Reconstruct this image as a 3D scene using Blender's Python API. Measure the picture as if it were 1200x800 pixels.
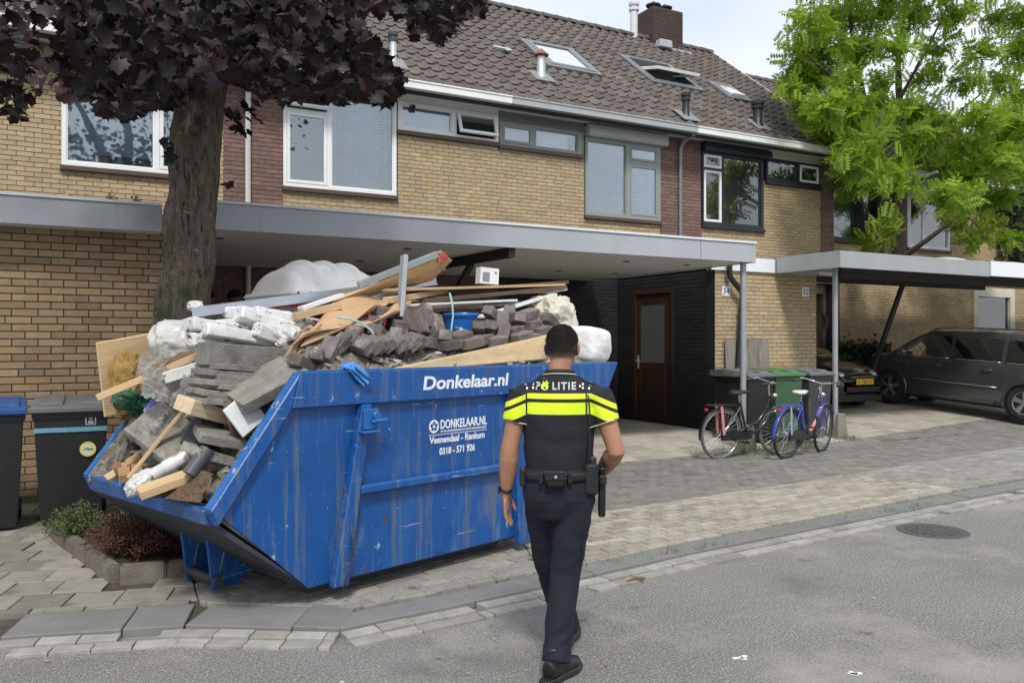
import bpy, bmesh, math, random
import numpy as np
from mathutils import Vector, Matrix, Euler, noise
from mathutils.bvhtree import BVHTree

scn = bpy.context.scene
for o in list(bpy.data.objects):
    bpy.data.objects.remove(o)
COL = scn.collection
RAD = math.radians
rng = random.Random(7)
nrng = np.random.default_rng(7)

# ------------------------------------------------------------------ camera
FPX = 980.0                      # focal length in photo pixels (photo is 1200 wide)
CAMH = 1.66
ANG = math.atan2(FPX, 1780.0)    # turn of the view away from the facade normal
SA, CA = math.sin(ANG), math.cos(ANG)
camd = bpy.data.cameras.new('camera')
cam = bpy.data.objects.new('camera', camd)
COL.objects.link(cam)
cam.location = (0, 0, CAMH)
cam.rotation_euler = (RAD(90), 0, -ANG)
camd.sensor_width = 36
camd.lens = FPX / 1200 * 36
camd.clip_start = 0.05
camd.clip_end = 2000
scn.camera = cam
scn.render.resolution_x, scn.render.resolution_y = 1024, 682

# ------------------------------------------------------------------ world, sun, exposure
SUN_EL, SUN_AZ = RAD(52), RAD(-155)     # azimuth counted from +Y towards +X
world = bpy.data.worlds.new('World')
scn.world = world
world.use_nodes = True
wn, wl = world.node_tree.nodes, world.node_tree.links
wn.clear()
w_out = wn.new('ShaderNodeOutputWorld')
w_bg = wn.new('ShaderNodeBackground')
w_bg.inputs['Strength'].default_value = 0.10
w_sky = wn.new('ShaderNodeTexSky')
w_sky.sky_type = 'NISHITA'
w_sky.sun_disc = False
w_sky.sun_elevation = SUN_EL
w_sky.sun_rotation = SUN_AZ
w_sky.dust_density = 2.0
w_tc = wn.new('ShaderNodeTexCoord')
w_map = wn.new('ShaderNodeMapping')
w_map.inputs['Scale'].default_value = (1.0, 1.0, 2.2)
w_map.inputs['Location'].default_value = (3.1, 0.4, 0.2)
w_ns = wn.new('ShaderNodeTexNoise')
w_ns.inputs['Scale'].default_value = 1.7
w_ns.inputs['Detail'].default_value = 5
w_ns.inputs['Roughness'].default_value = 0.55
w_rp = wn.new('ShaderNodeValToRGB')
w_rp.color_ramp.elements[0].position = 0.30
w_rp.color_ramp.elements[0].color = (0.80, 0.80, 0.80, 1)
w_rp.color_ramp.elements[1].position = 0.62
w_rp.color_ramp.elements[1].color = (1, 1, 1, 1)
w_ns2 = wn.new('ShaderNodeTexNoise')
w_ns2.inputs['Scale'].default_value = 3.1
w_ns2.inputs['Detail'].default_value = 6
w_rp2 = wn.new('ShaderNodeValToRGB')
w_rp2.color_ramp.elements[0].position = 0.3
w_rp2.color_ramp.elements[0].color = (3.6, 4.0, 4.65, 1)
w_rp2.color_ramp.elements[1].position = 0.7
w_rp2.color_ramp.elements[1].color = (5.0, 5.2, 5.45, 1)
w_mix = wn.new('ShaderNodeMix')
w_mix.data_type = 'RGBA'
w_mix.clamp_result = False
wl.new(w_tc.outputs['Generated'], w_map.inputs['Vector'])
wl.new(w_map.outputs['Vector'], w_ns.inputs['Vector'])
wl.new(w_map.outputs['Vector'], w_ns2.inputs['Vector'])
wl.new(w_ns.outputs['Fac'], w_rp.inputs['Fac'])
wl.new(w_ns2.outputs['Fac'], w_rp2.inputs['Fac'])
wl.new(w_rp.outputs['Color'], w_mix.inputs[0])
wl.new(w_sky.outputs['Color'], w_mix.inputs[6])
wl.new(w_rp2.outputs['Color'], w_mix.inputs[7])
wl.new(w_mix.outputs[2], w_bg.inputs['Color'])
wl.new(w_bg.outputs['Background'], w_out.inputs['Surface'])

sund = bpy.data.lights.new('sun', 'SUN')
sund.energy = 1.5
sund.angle = RAD(10)
sund.color = (1.0, 0.96, 0.90)
sun = bpy.data.objects.new('sun', sund)
COL.objects.link(sun)
_sd = Vector((math.sin(SUN_AZ) * math.cos(SUN_EL), math.cos(SUN_AZ) * math.cos(SUN_EL), math.sin(SUN_EL)))
sun.rotation_euler = _sd.to_track_quat('Z', 'Y').to_euler()
sun.location = (0, 0, 30)

vs = scn.view_settings
vs.view_transform = 'Standard'
vs.look = 'None'
vs.exposure = 1.12
vs.gamma = 1.0
vs.use_curve_mapping = False

# ------------------------------------------------------------------ photo pixel -> point on a known surface
def ray(x, y):
    u = (x - 600) / FPX
    return Vector((SA + u * CA, CA - u * SA, (400 - y) / FPX))
CAMP = Vector((0, 0, CAMH))
def onY(x, y, Y):
    d = ray(x, y); return CAMP + d * (Y / d.y)
def onX(x, y, X):
    d = ray(x, y); return CAMP + d * (X / d.x)
def onZ(x, y, Z):
    d = ray(x, y); return CAMP + d * ((Z - CAMH) / d.z)
def onP(x, y, p0, n):
    d = ray(x, y); return CAMP + d * ((p0 - CAMP).dot(n) / d.dot(n))

# ------------------------------------------------------------------ materials
MATS = {}
def ramp(nt, fac, stops):
    r = nt.nodes.new('ShaderNodeValToRGB')
    el = r.color_ramp.elements
    while len(el) < len(stops):
        el.new(0.5)
    for e, (p, c) in zip(el, stops):
        e.position = p
        e.color = (c[0], c[1], c[2], 1)
    nt.links.new(fac, r.inputs['Fac'])
    return r.outputs['Color']
def mixc(nt, fac, a, b, mode='MIX'):
    m = nt.nodes.new('ShaderNodeMix')
    m.data_type = 'RGBA'
    m.blend_type = mode
    for s, i in ((fac, 0), (a, 6), (b, 7)):
        if hasattr(s, 'is_output'):
            nt.links.new(s, m.inputs[i])
        elif i == 0:
            m.inputs[0].default_value = s
        else:
            m.inputs[i].default_value = (s[0], s[1], s[2], 1)
    return m.outputs[2]
def tnoise(nt, vec, scale, detail=4, rough=0.6, stretch=None):
    if stretch:
        mp = nt.nodes.new('ShaderNodeMapping')
        mp.inputs['Scale'].default_value = stretch
        nt.links.new(vec, mp.inputs['Vector'])
        vec = mp.outputs['Vector']
    n = nt.nodes.new('ShaderNodeTexNoise')
    n.inputs['Scale'].default_value = scale
    n.inputs['Detail'].default_value = detail
    n.inputs['Roughness'].default_value = rough
    nt.links.new(vec, n.inputs['Vector'])
    return n.outputs['Fac']
def M(name, col=(.5, .5, .5), rough=.6, var=.18, scale=6, bump=0, bscale=60, metal=0, rand=None, src='attr',
      patches=None, coat=0, trans=0, stretch=None, alpha=None, spec=.5, sub=None):
    """One procedural surface. rand: colour stops picked per piece (attr 'rnd' or object random);
    patches: list of (colour, noise scale, low, high, stretch) wear and dirt with shapes of their own."""
    if name in MATS:
        return MATS[name]
    m = bpy.data.materials.new(name)
    m.use_nodes = True
    nt = m.node_tree
    b = nt.nodes['Principled BSDF']
    tc = nt.nodes.new('ShaderNodeTexCoord')
    geo = nt.nodes.new('ShaderNodeNewGeometry')
    vec = tc.outputs['Object']
    if rand:
        if src == 'attr':
            a = nt.nodes.new('ShaderNodeAttribute'); a.attribute_name = 'rnd'; fac = a.outputs['Fac']
        else:
            a = nt.nodes.new('ShaderNodeObjectInfo'); fac = a.outputs['Random']
        c = ramp(nt, fac, rand)
        if src != 'attr':
            add = nt.nodes.new('ShaderNodeVectorMath'); add.operation = 'MULTIPLY_ADD'
            add.inputs[1].default_value = (1, 1, 1)
            nt.links.new(vec, add.inputs[0])
            sc = nt.nodes.new('ShaderNodeVectorMath'); sc.operation = 'SCALE'
            sc.inputs[0].default_value = (31, 17, 53)
            nt.links.new(fac, sc.inputs['Scale'])
            nt.links.new(sc.outputs[0], add.inputs[2])
            vec = add.outputs[0]
    else:
        rgb = nt.nodes.new('ShaderNodeRGB'); rgb.outputs[0].default_value = (*col, 1); c = rgb.outputs[0]
    if var:
        n = tnoise(nt, vec, scale, 5, .65, stretch)
        c = mixc(nt, 1.0, c, ramp(nt, n, [(.25, (1 - var,) * 3), (.75, (1 + var,) * 3)]), 'MULTIPLY')
    for (pc, ps, lo, hi, st) in (patches or []):
        n = tnoise(nt, vec, ps, 6, .7, st)
        c = mixc(nt, ramp(nt, n, [(lo, (0, 0, 0)), (hi, (1, 1, 1))]), c, pc)
    nt.links.new(c, b.inputs['Base Color'])
    b.inputs['Roughness'].default_value = rough
    b.inputs['Metallic'].default_value = metal
    b.inputs['Specular IOR Level'].default_value = spec
    if coat:
        b.inputs['Coat Weight'].default_value = coat
        b.inputs['Coat Roughness'].default_value = .06
    if sub:
        b.inputs['Subsurface Weight'].default_value = sub
        b.inputs['Subsurface Radius'].default_value = (.02, .008, .004)
    if bump:
        n = tnoise(nt, vec, bscale, 5, .7)
        bp = nt.nodes.new('ShaderNodeBump')
        bp.inputs['Strength'].default_value = min(1, bump)
        bp.inputs['Distance'].default_value = .02 if bump <= 1 else .02 * bump
        nt.links.new(n, bp.inputs['Height'])
        nt.links.new(bp.outputs['Normal'], b.inputs['Normal'])
    if trans:      # thin leaf or plastic film that lets light through
        out = nt.nodes['Material Output']
        tr = nt.nodes.new('ShaderNodeBsdfTranslucent')
        nt.links.new(c, tr.inputs['Color'])
        mx = nt.nodes.new('ShaderNodeMixShader'); mx.inputs[0].default_value = trans
        nt.links.new(b.outputs[0], mx.inputs[1]); nt.links.new(tr.outputs[0], mx.inputs[2])
        nt.links.new(mx.outputs[0], out.inputs['Surface'])
    if alpha is not None:
        b.inputs['Alpha'].default_value = alpha
    MATS[name] = m
    return m
def Mglass(name, tint=(.85, .92, .95), refl=1.0, body=(.02, .025, .03), opac=.25):
    """Window pane: clear sheet with a mirror-like skin, slightly tinted body."""
    if name in MATS:
        return MATS[name]
    m = bpy.data.materials.new(name); m.use_nodes = True
    nt = m.node_tree; nt.nodes.clear()
    out = nt.nodes.new('ShaderNodeOutputMaterial')
    tp = nt.nodes.new('ShaderNodeBsdfTransparent'); tp.inputs[0].default_value = (*tint, 1)
    df = nt.nodes.new('ShaderNodeBsdfDiffuse'); df.inputs[0].default_value = (*body, 1)
    gl = nt.nodes.new('ShaderNodeBsdfGlossy'); gl.inputs['Roughness'].default_value = .02
    gl.inputs[0].default_value = (1, 1, 1, 1)
    lw = nt.nodes.new('ShaderNodeFresnel'); lw.inputs[0].default_value = 1.5
    mul = nt.nodes.new('ShaderNodeMath'); mul.operation = 'MULTIPLY_ADD'; mul.use_clamp = True
    mul.inputs[1].default_value = 1.6 * refl; mul.inputs[2].default_value = .06 * refl
    tn = nt.nodes.new('ShaderNodeTexCoord')
    ns = nt.nodes.new('ShaderNodeTexNoise'); ns.inputs['Scale'].default_value = 1.3
    bp = nt.nodes.new('ShaderNodeBump'); bp.inputs['Strength'].default_value = .06; bp.inputs['Distance'].default_value = .05
    nt.links.new(tn.outputs['Object'], ns.inputs['Vector']); nt.links.new(ns.outputs['Fac'], bp.inputs['Height'])
    nt.links.new(bp.outputs['Normal'], gl.inputs['Normal'])
    m1 = nt.nodes.new('ShaderNodeMixShader'); m1.inputs[0].default_value = opac
    nt.links.new(tp.outputs[0], m1.inputs[1]); nt.links.new(df.outputs[0], m1.inputs[2])
    m2 = nt.nodes.new('ShaderNodeMixShader')
    nt.links.new(lw.outputs[0], mul.inputs[0]); nt.links.new(mul.outputs[0], m2.inputs[0])
    nt.links.new(m1.outputs[0], m2.inputs[1]); nt.links.new(gl.outputs[0], m2.inputs[2])
    nt.links.new(m2.outputs[0], out.inputs['Surface'])
    MATS[name] = m
    return m

# ------------------------------------------------------------------ mesh collecting
def rot(rx=0, ry=0, rz=0):
    return Euler((RAD(rx), RAD(ry), RAD(rz)), 'XYZ').to_matrix()
class MB:
    def __init__(s):
        s.v = []; s.f = []; s.m = []; s.r = []; s.cm = 0; s.cr = 0.5
    def add(s, vs_, fs):
        o = len(s.v)
        s.v += [tuple(p) for p in vs_]
        for f in fs:
            s.f.append(tuple(i + o for i in f)); s.m.append(s.cm); s.r.append(s.cr)
        return s
    def box(s, c, d, R=None):
        x, y, z = d[0] / 2, d[1] / 2, d[2] / 2
        ps = [Vector(p) for p in ((-x, -y, -z), (x, -y, -z), (x, y, -z), (-x, y, -z), (-x, -y, z), (x, -y, z), (x, y, z), (-x, y, z))]
        if R is not None:
            ps = [R @ p for p in ps]
        c = Vector(c)
        return s.add([p + c for p in ps], [(0, 3, 2, 1), (4, 5, 6, 7), (0, 1, 5, 4), (1, 2, 6, 5), (2, 3, 7, 6), (3, 0, 4, 7)])
    def bx(s, x0, x1, y0, y1, z0, z1):
        return s.box(((x0 + x1) / 2, (y0 + y1) / 2, (z0 + z1) / 2), (abs(x1 - x0), abs(y1 - y0), abs(z1 - z0)))
    def bar(s, a, b, w, h, up=(0, 0, 1)):
        a, b = Vector(a), Vector(b); t = (b - a)
        L = t.length; t.normalize()
        sd = t.cross(Vector(up))
        if sd.length < 1e-4: sd = t.cross(Vector((0, 1, 0)))
        sd.normalize(); u = sd.cross(t)
        R = Matrix((t, sd, u)).transposed()
        return s.box((a + b) / 2, (L, w, h), R)
    def prism(s, poly, fn, d0, d1):
        n = len(poly)
        vs_ = [fn(u, v, d0) for u, v in poly] + [fn(u, v, d1) for u, v in poly]
        fs = [tuple(range(n)), tuple(reversed(range(n, 2 * n)))]
        fs += [(i, i + n, (i + 1) % n + n, (i + 1) % n) for i in range(n)]
        return s.add(vs_, fs)
    def poly(s, ps):
        return s.add(ps, [tuple(range(len(ps)))])
    def tube(s, pts, r, n=8, cap=True, ref=None, closed=False):
        pts = [Vector(p) for p in pts]; k = len(pts)
        rr = r if isinstance(r, (list,)) else [r] * k
        vs_ = []; prev = None
        for i, p in enumerate(pts):
            if closed:
                t = pts[(i + 1) % k] - pts[(i - 1) % k]
            else:
                t = pts[min(i + 1, k - 1)] - pts[max(i - 1, 0)]
            t.normalize()
            if ref is not None:
                sd = Vector(ref) - t * t.dot(Vector(ref))
            elif prev is not None:
                sd = prev - t * t.dot(prev)
            else:
                q = Vector((0, 0, 1)) if abs(t.z) < .9 else Vector((1, 0, 0))
                sd = q - t * t.dot(q)
            sd.normalize(); prev = sd; u = t.cross(sd)
            ra, rb = rr[i] if isinstance(rr[i], tuple) else (rr[i], rr[i])
            for j in range(n):
                a = 2 * math.pi * j / n
                vs_.append(p + sd * (ra * math.cos(a)) + u * (rb * math.sin(a)))
        fs = []
        for i in range(k if closed else k - 1):
            i2 = (i + 1) % k
            for j in range(n):
                j2 = (j + 1) % n
                fs.append((i * n + j, i * n + j2, i2 * n + j2, i2 * n + j))
        if cap and not closed:
            fs.append(tuple(reversed(range(n)))); fs.append(tuple(range((k - 1) * n, k * n)))
        return s.add(vs_, fs)
    def lathe(s, prof, n=16, R=None, c=(0, 0, 0), sc=(1, 1)):
        vs_ = []; c = Vector(c)
        for (r, z) in prof:
            for j in range(n):
                a = 2 * math.pi * j / n
                p = Vector((r * math.cos(a) * sc[0], r * math.sin(a) * sc[1], z))
                vs_.append((R @ p if R is not None else p) + c)
        fs = []
        for i in range(len(prof) - 1):
            for j in range(n):
                j2 = (j + 1) % n
                fs.append((i * n + j, i * n + j2, (i + 1) * n + j2, (i + 1) * n + j))
        if prof[0][0] > 1e-6: fs.append(tuple(reversed(range(n))))
        if prof[-1][0] > 1e-6: fs.append(tuple(range((len(prof) - 1) * n, len(prof) * n)))
        return s.add(vs_, fs)
    def ball(s, c, r, n=16, k=10, R=None):
        if not isinstance(r, (tuple, list)): r = (r, r, r)
        vs_ = []
        for i in range(k + 1):
            th = math.pi * i / k
            for j in range(n):
                a = 2 * math.pi * j / n
                p = Vector((r[0] * math.sin(th) * math.cos(a), r[1] * math.sin(th) * math.sin(a), -r[2] * math.cos(th)))
                vs_.append((R @ p if R is not None else p) + Vector(c))
        fs = [(i * n + j, i * n + (j + 1) % n, (i + 1) * n + (j + 1) % n, (i + 1) * n + j) for i in range(k) for j in range(n)]
        return s.add(vs_, fs)
    def grid(s, fn, nu, nv):
        vs_ = [fn(i / nu, j / nv) for j in range(nv + 1) for i in range(nu + 1)]
        w = nu + 1
        return s.add(vs_, [(j * w + i, j * w + i + 1, (j + 1) * w + i + 1, (j + 1) * w + i) for j in range(nv) for i in range(nu)])
    def mesh(s, name, mats, smooth=False, bevel=0, recalc=True, seg=1, weld=False):
        me = bpy.data.meshes.new(name)
        me.from_pydata(s.v, [], s.f)
        for m in (mats if isinstance(mats, (list, tuple)) else [mats]):
            me.materials.append(m)
        if any(s.m): me.polygons.foreach_set('material_index', s.m)
        if len(set(s.r)) > 1:
            at = me.attributes.new('rnd', 'FLOAT', 'FACE'); at.data.foreach_set('value', s.r)
        if recalc or bevel or weld:
            bm = bmesh.new(); bm.from_mesh(me)
            if weld: bmesh.ops.remove_doubles(bm, verts=bm.verts, dist=1e-5)
            if recalc: bmesh.ops.recalc_face_normals(bm, faces=bm.faces)
            if bevel:
                ed = [e for e in bm.edges if len(e.link_faces) == 2 and e.calc_face_angle(0) > .5]
                bmesh.ops.bevel(bm, geom=ed, offset=bevel, segments=seg, affect='EDGES', clamp_overlap=True)
            bm.to_mesh(me); bm.free()
        if smooth is True:
            me.polygons.foreach_set('use_smooth', [True] * len(me.polygons))
        elif smooth:
            me.polygons.foreach_set('use_smooth', [True] * len(me.polygons))
            me.set_sharp_from_angle(angle=RAD(smooth))
        me.update()
        return me
    def build(s, name, mats, parent=None, smooth=False, bevel=0, loc=None, R=None, recalc=True, seg=1, weld=False):
        return link(name, s.mesh(name, mats, smooth, bevel, recalc, seg, weld), parent, loc, R)
def link(name, me, parent=None, loc=None, R=None):
    o = bpy.data.objects.new(name, me)
    COL.objects.link(o)
    if parent is not None: o.parent = parent
    if loc is not None: o.location = loc
    if R is not None: o.rotation_euler = R.to_euler()
    return o
def tag(o, label, cat, group=None):
    o['label'] = label; o['category'] = cat
    if group: o['group'] = group
    return o
def struct(o):
    o['kind'] = 'structure'; return o
def stuff(o):
    o['kind'] = 'stuff'; return o
def thing(name, label, cat, loc=(0, 0, 0), rz=0, group=None):
    o = bpy.data.objects.new(name, None)
    COL.objects.link(o); o.location = loc; o.rotation_euler = (0, 0, rz); o.empty_display_size = .2
    return tag(o, label, cat, group)
def copy_tree(o, parent=None):
    c = o.copy(); COL.objects.link(c)
    if parent is not None: c.parent = parent
    for ch in list(o.children): copy_tree(ch, c)
    return c
def scatter(name, bv, bt, Rs, pos, rnd, mat, parent=None, smooth=False):
    """Many small alike faces (leaves) as one mesh. bv (k,3) verts, bt (t,3) triangles, Rs (N,3,3), pos (N,3)."""
    bv = np.asarray(bv, float); bt = np.asarray(bt, int); N = len(pos); k = len(bv)
    V = np.einsum('nij,kj->nki', Rs, bv) + np.asarray(pos)[:, None, :]
    T = (bt[None] + (np.arange(N) * k)[:, None, None]).reshape(-1, 3)
    me = bpy.data.meshes.new(name)
    me.vertices.add(N * k); me.vertices.foreach_set('co', V.reshape(-1).astype(np.float32))
    me.loops.add(T.size); me.loops.foreach_set('vertex_index', T.reshape(-1).astype(np.int32))
    me.polygons.add(len(T)); me.polygons.foreach_set('loop_start', (np.arange(len(T)) * 3).astype(np.int32))
    me.materials.append(mat)
    at = me.attributes.new('rnd', 'FLOAT', 'FACE')
    at.data.foreach_set('value', np.repeat(np.asarray(rnd), len(bt)).astype(np.float32))
    me.update(calc_edges=True); me.validate()
    if smooth: me.polygons.foreach_set('use_smooth', [True] * len(me.polygons))
    return link(name, me, parent)
def randrot(N, tilt=1.0):
    a = nrng.uniform(0, 2 * np.pi, N); b = nrng.normal(0, tilt, N); c = nrng.normal(0, tilt, N)
    def rx(t): z = np.zeros_like(t); o = z + 1; return np.array([[o, z, z], [z, np.cos(t), -np.sin(t)], [z, np.sin(t), np.cos(t)]]).transpose(2, 0, 1)
    def ry(t): z = np.zeros_like(t); o = z + 1; return np.array([[np.cos(t), z, np.sin(t)], [z, o, z], [-np.sin(t), z, np.cos(t)]]).transpose(2, 0, 1)
    def rz_(t): z = np.zeros_like(t); o = z + 1; return np.array([[np.cos(t), -np.sin(t), z], [np.sin(t), np.cos(t), z], [z, z, o]]).transpose(2, 0, 1)
    return rz_(a) @ rx(b) @ ry(c)
def solid(mb, name, mats, voxel, it=6, parent=None, disp=None, post=None):
    """Fuse overlapping shapes into one continuous skin (voxel remesh + smoothing)."""
    me = mb.mesh(name, mats)
    o = bpy.data.objects.new(name, me); COL.objects.link(o)
    md = o.modifiers.new('r', 'REMESH'); md.mode = 'VOXEL'; md.voxel_size = voxel; md.use_smooth_shade = True
    if it:
        sm = o.modifiers.new('s', 'SMOOTH'); sm.iterations = it; sm.factor = .5
    dg = bpy.context.evaluated_depsgraph_get()
    ev = o.evaluated_get(dg)
    m2 = bpy.data.meshes.new_from_object(ev)
    bpy.data.objects.remove(o); bpy.data.meshes.remove(me)
    m2.name = name; m2.materials.clear()
    for m in (mats if isinstance(mats, (list, tuple)) else [mats]): m2.materials.append(m)
    if disp:
        m2.update()
        co = [v.co.copy() for v in m2.vertices]; no = [v.normal.copy() for v in m2.vertices]
        for v, c, n in zip(m2.vertices, co, no): v.co = c + n * disp(c)
    idx = [0] * len(m2.polygons)
    if post: idx = [post(p.center) for p in m2.polygons]
    m2.polygons.foreach_set('material_index', idx)
    m2.polygons.foreach_set('use_smooth', [True] * len(m2.polygons))
    m2.update()
    return link(name, m2, parent)
_txt_cache = {}
def text_mesh(body, size, bold=.0, shear=0, extrude=.001, space=1.0, align='LEFT'):
    cu = bpy.data.curves.new('lettering', 'FONT'); cu.body = body; cu.size = size; cu.offset = bold
    cu.shear = shear; cu.extrude = extrude; cu.space_character = space; cu.align_x = align; cu.resolution_u = 4
    o = bpy.data.objects.new('lettering', cu); COL.objects.link(o)
    dg = bpy.context.evaluated_depsgraph_get()
    me = bpy.data.meshes.new_from_object(o.evaluated_get(dg))
    bpy.data.objects.remove(o); bpy.data.curves.remove(cu)
    return me
def text_obj(name, body, size, mat, parent, loc, R, width=None, **kw):
    me = text_mesh(body, size, **kw)
    me.materials.clear(); me.materials.append(mat)
    if width:
        xs = [v.co.x for v in me.vertices]; k = width / (max(xs) - min(xs)); x0 = min(xs)
        for v in me.vertices: v.co.x = (v.co.x - x0) * k
    return link(name, me, parent, loc, R)

# ------------------------------------------------------------------ ground heights
CURB = [(-9, 9.0), (-.25, 5.34), (.66, 5.06), (1.42, 4.58), (2.31, 4.66), (4.23, 4.93), (6.3, 5.11), (9.36, 5.36), (16, 5.95), (60, 9.9)]
def curb_y(x):
    for (x0, y0), (x1, y1) in zip(CURB, CURB[1:]):
        if x <= x1: return y0 + (y1 - y0) * (x - x0) / (x1 - x0)
    return CURB[-1][1]
def lerp(a, b, t): return a + (b - a) * max(0, min(1, t))
def gz(x, y):
    if y < curb_y(x): return 0.0
    z = .06
    top = lerp(.14, .30, (x - 11.0) / 1.5)
    if y > 8.9:
        z += min((y - 8.9) * .092, top)
    return z

# ================================================================== GROUND
m_asphalt = M('asphalt', (.205, .195, .18), .9, .18, .9, bump=.8, bscale=70,
              patches=[((.46, .44, .41), 80, .55, .59, None), ((.05, .048, .045), 66, .56, .61, None), ((.42,.40,.37), 40, .60, .64, None),
                       ((.36, .335, .295), .55, .52, .70, None), ((.14, .135, .125), .8, .56, .72, None), ((.12, .11, .10), 2.3, .64, .70, None)])
m_soil = M('sand_joint', (.065, .056, .042), .95, .4, 9, bump=.6, bscale=50, patches=[((.05, .065, .03), 3, .55, .65, None)])
m_lawn = M('far_ground', (.13, .13, .12), .95, .2, .3)
def stops(cs):
    n = len(cs) - 1
    return [(i / n, c) for i, c in enumerate(cs)]
m_light = M('light_paving_brick', rough=.9, var=.22, scale=14, bump=.4, bscale=90, src='obj',
            rand=stops([(.27, .245, .19), (.36, .335, .27), (.32, .30, .245), (.24, .22, .18), (.40, .375, .31)]),
            patches=[((.20, .17, .12), 5, .60, .72, None)])
m_dark = M('dark_paving_brick', rough=.9, var=.2, scale=12, bump=.4, bscale=90, src='obj',
           rand=stops([(.155, .147, .132), (.205, .195, .175), (.175, .166, .15), (.235, .22, .195)]))
m_grey = M('grey_paving_brick', rough=.9, var=.22, scale=12, bump=.4, bscale=90, src='obj',
           rand=stops([(.20, .19, .17), (.26, .245, .22), (.23, .215, .19), (.30, .28, .25)]),
           patches=[((.12, .11, .09), 4, .58, .7, None)])
m_dark_a = M('dark_paving_joined', rough=.9, var=.2, scale=3, bump=.4, bscale=90,
             rand=stops([(.155, .147, .132), (.205, .195, .175), (.175, .166, .15), (.235, .22, .195)]),
             patches=[((.27, .255, .225), .45, .60, .68, None)])
m_light_a = M('light_paving_joined', rough=.9, var=.22, scale=5, bump=.4, bscale=90,
              rand=stops([(.27, .245, .19), (.36, .335, .27), (.32, .30, .245), (.24, .22, .18)]))
m_grey_a = M('grey_paving_joined', rough=.9, var=.22, scale=3, bump=.4, bscale=90,
             rand=stops([(.22, .215, .20), (.28, .27, .25), (.25, .24, .22), (.32, .31, .285)]),
             patches=[((.38, .35, .28), .5, .58, .66, None)])
m_tile = M('paving_tile', rough=.9, var=.25, scale=7, bump=.4, bscale=80, src='obj',
           rand=stops([(.20, .185, .155), (.26, .245, .21), (.17, .16, .135), (.30, .28, .24), (.23, .215, .185)]),
           patches=[((.13, .12, .095), 3.5, .55, .68, None), ((.50, .48, .44), 5, .66, .74, None)])
m_drive = M('driveway_tile', rough=.9, var=.2, scale=6, bump=.3, bscale=80, src='obj',
            rand=stops([(.31, .285, .235), (.38, .35, .295), (.27, .25, .205), (.42, .39, .33)]))
m_kerb = M('kerb_concrete', rough=.9, var=.15, scale=5, bump=.5, bscale=120, src='obj',
           rand=stops([(.165, .163, .158), (.20, .197, .19), (.18, .178, .172)]),
           patches=[((.27, .265, .25), 2.2, .62, .74, None)])
m_gutter = M('gutter_brick', rough=.9, var=.25, scale=9, bump=.4, bscale=90, src='obj',
             rand=stops([(.26, .25, .23), (.33, .315, .285), (.23, .215, .19), (.38, .365, .34)]),
             patches=[((.24, .19, .12), 3, .6, .72, None)])

g = MB(); g.poly([(-400, -400, -.03), (400, -400, -.03), (400, 400, -.03), (-400, 400, -.03)])
struct(g.build('ground', m_lawn, recalc=False))
g = MB()
for (x0, y0), (x1, y1) in zip(CURB, CURB[1:]):
    n = max(1, int((x1 - x0) / 2))
    for i in range(n):
        xa, xb = x0 + (x1 - x0) * i / n, x0 + (x1 - x0) * (i + 1) / n
        g.poly([(xa, -7, 0), (xb, -7, 0), (xb, curb_y(xb) + .1, 0), (xa, curb_y(xa) + .1, 0)])
g.poly([(-80, -7, 0), (-9, -7, 0), (-9, 9.1, 0), (-80, 40, 0)])
road = struct(g.build('road', m_asphalt, recalc=False, weld=True))

# bedding sheet of the pavement, carport floors and driveways (the joints between the pavers)
g = MB()
xs = [-9, -5, -3] + [-2 + .25 * i for i in range(96)] + [24, 30, 40, 60]
ys = [0, .15, .40, .5, 1, 1.5, 2, 2.5, 3, 3.5] + [3.7 + .2 * i for i in range(30)] + [12, 20]
vv = []
for yy in ys:
    for x in xs:
        y = curb_y(x) + .02 + yy
        vv.append((x, y, gz(x, y) - (.012 if yy > .45 else .035)))
w = len(xs)
g.add(vv, [(j * w + i, j * w + i + 1, (j + 1) * w + i + 1, (j + 1) * w + i) for j in range(len(ys) - 1) for i in range(w - 1)])
pavement = struct(g.build('pavement', m_soil, recalc=False, smooth=True))

def clip(poly, zone):
    out = poly
    for i in range(len(zone)):
        a, b = zone[i], zone[(i + 1) % len(zone)]
        inp, out = out, []
        def side(p): return (b[0] - a[0]) * (p[1] - a[1]) - (b[1] - a[1]) * (p[0] - a[0])
        for k in range(len(inp)):
            p, q = inp[k], inp[(k + 1) % len(inp)]
            sp, sq = side(p), side(q)
            if sp >= 0: out.append(p)
            if (sp >= 0) != (sq >= 0):
                t = sp / (sp - sq); out.append((p[0] + (q[0] - p[0]) * t, p[1] + (q[1] - p[1]) * t))
        if len(out) < 3: return []
    return out
def area(p):
    return abs(sum(p[i][0] * p[(i + 1) % len(p)][1] - p[(i + 1) % len(p)][0] * p[i][1] for i in range(len(p)))) / 2
def slab_mesh(name, poly, mat, th=.05, ch=.004):
    """flat piece with a worn, chamfered upper edge; poly round its own centre."""
    n = len(poly); mb = MB()
    ins = []
    for (x, y) in poly:
        r = math.hypot(x, y); k = max(0, (r - ch * 1.4) / r) if r else 1
        ins.append((x * k, y * k))
    vs_ = [(x, y, -th) for x, y in poly] + [(x, y, -ch) for x, y in poly] + [(x, y, 0) for x, y in ins]
    fs = [tuple(range(2 * n, 3 * n))]
    for i in range(n):
        j = (i + 1) % n
        fs += [(i, j, j + n, i + n), (i + n, j + n, j + 2 * n, i + 2 * n)]
    mb.add(vs_, fs)
    return mb.mesh(name, mat, recalc=False)
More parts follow.
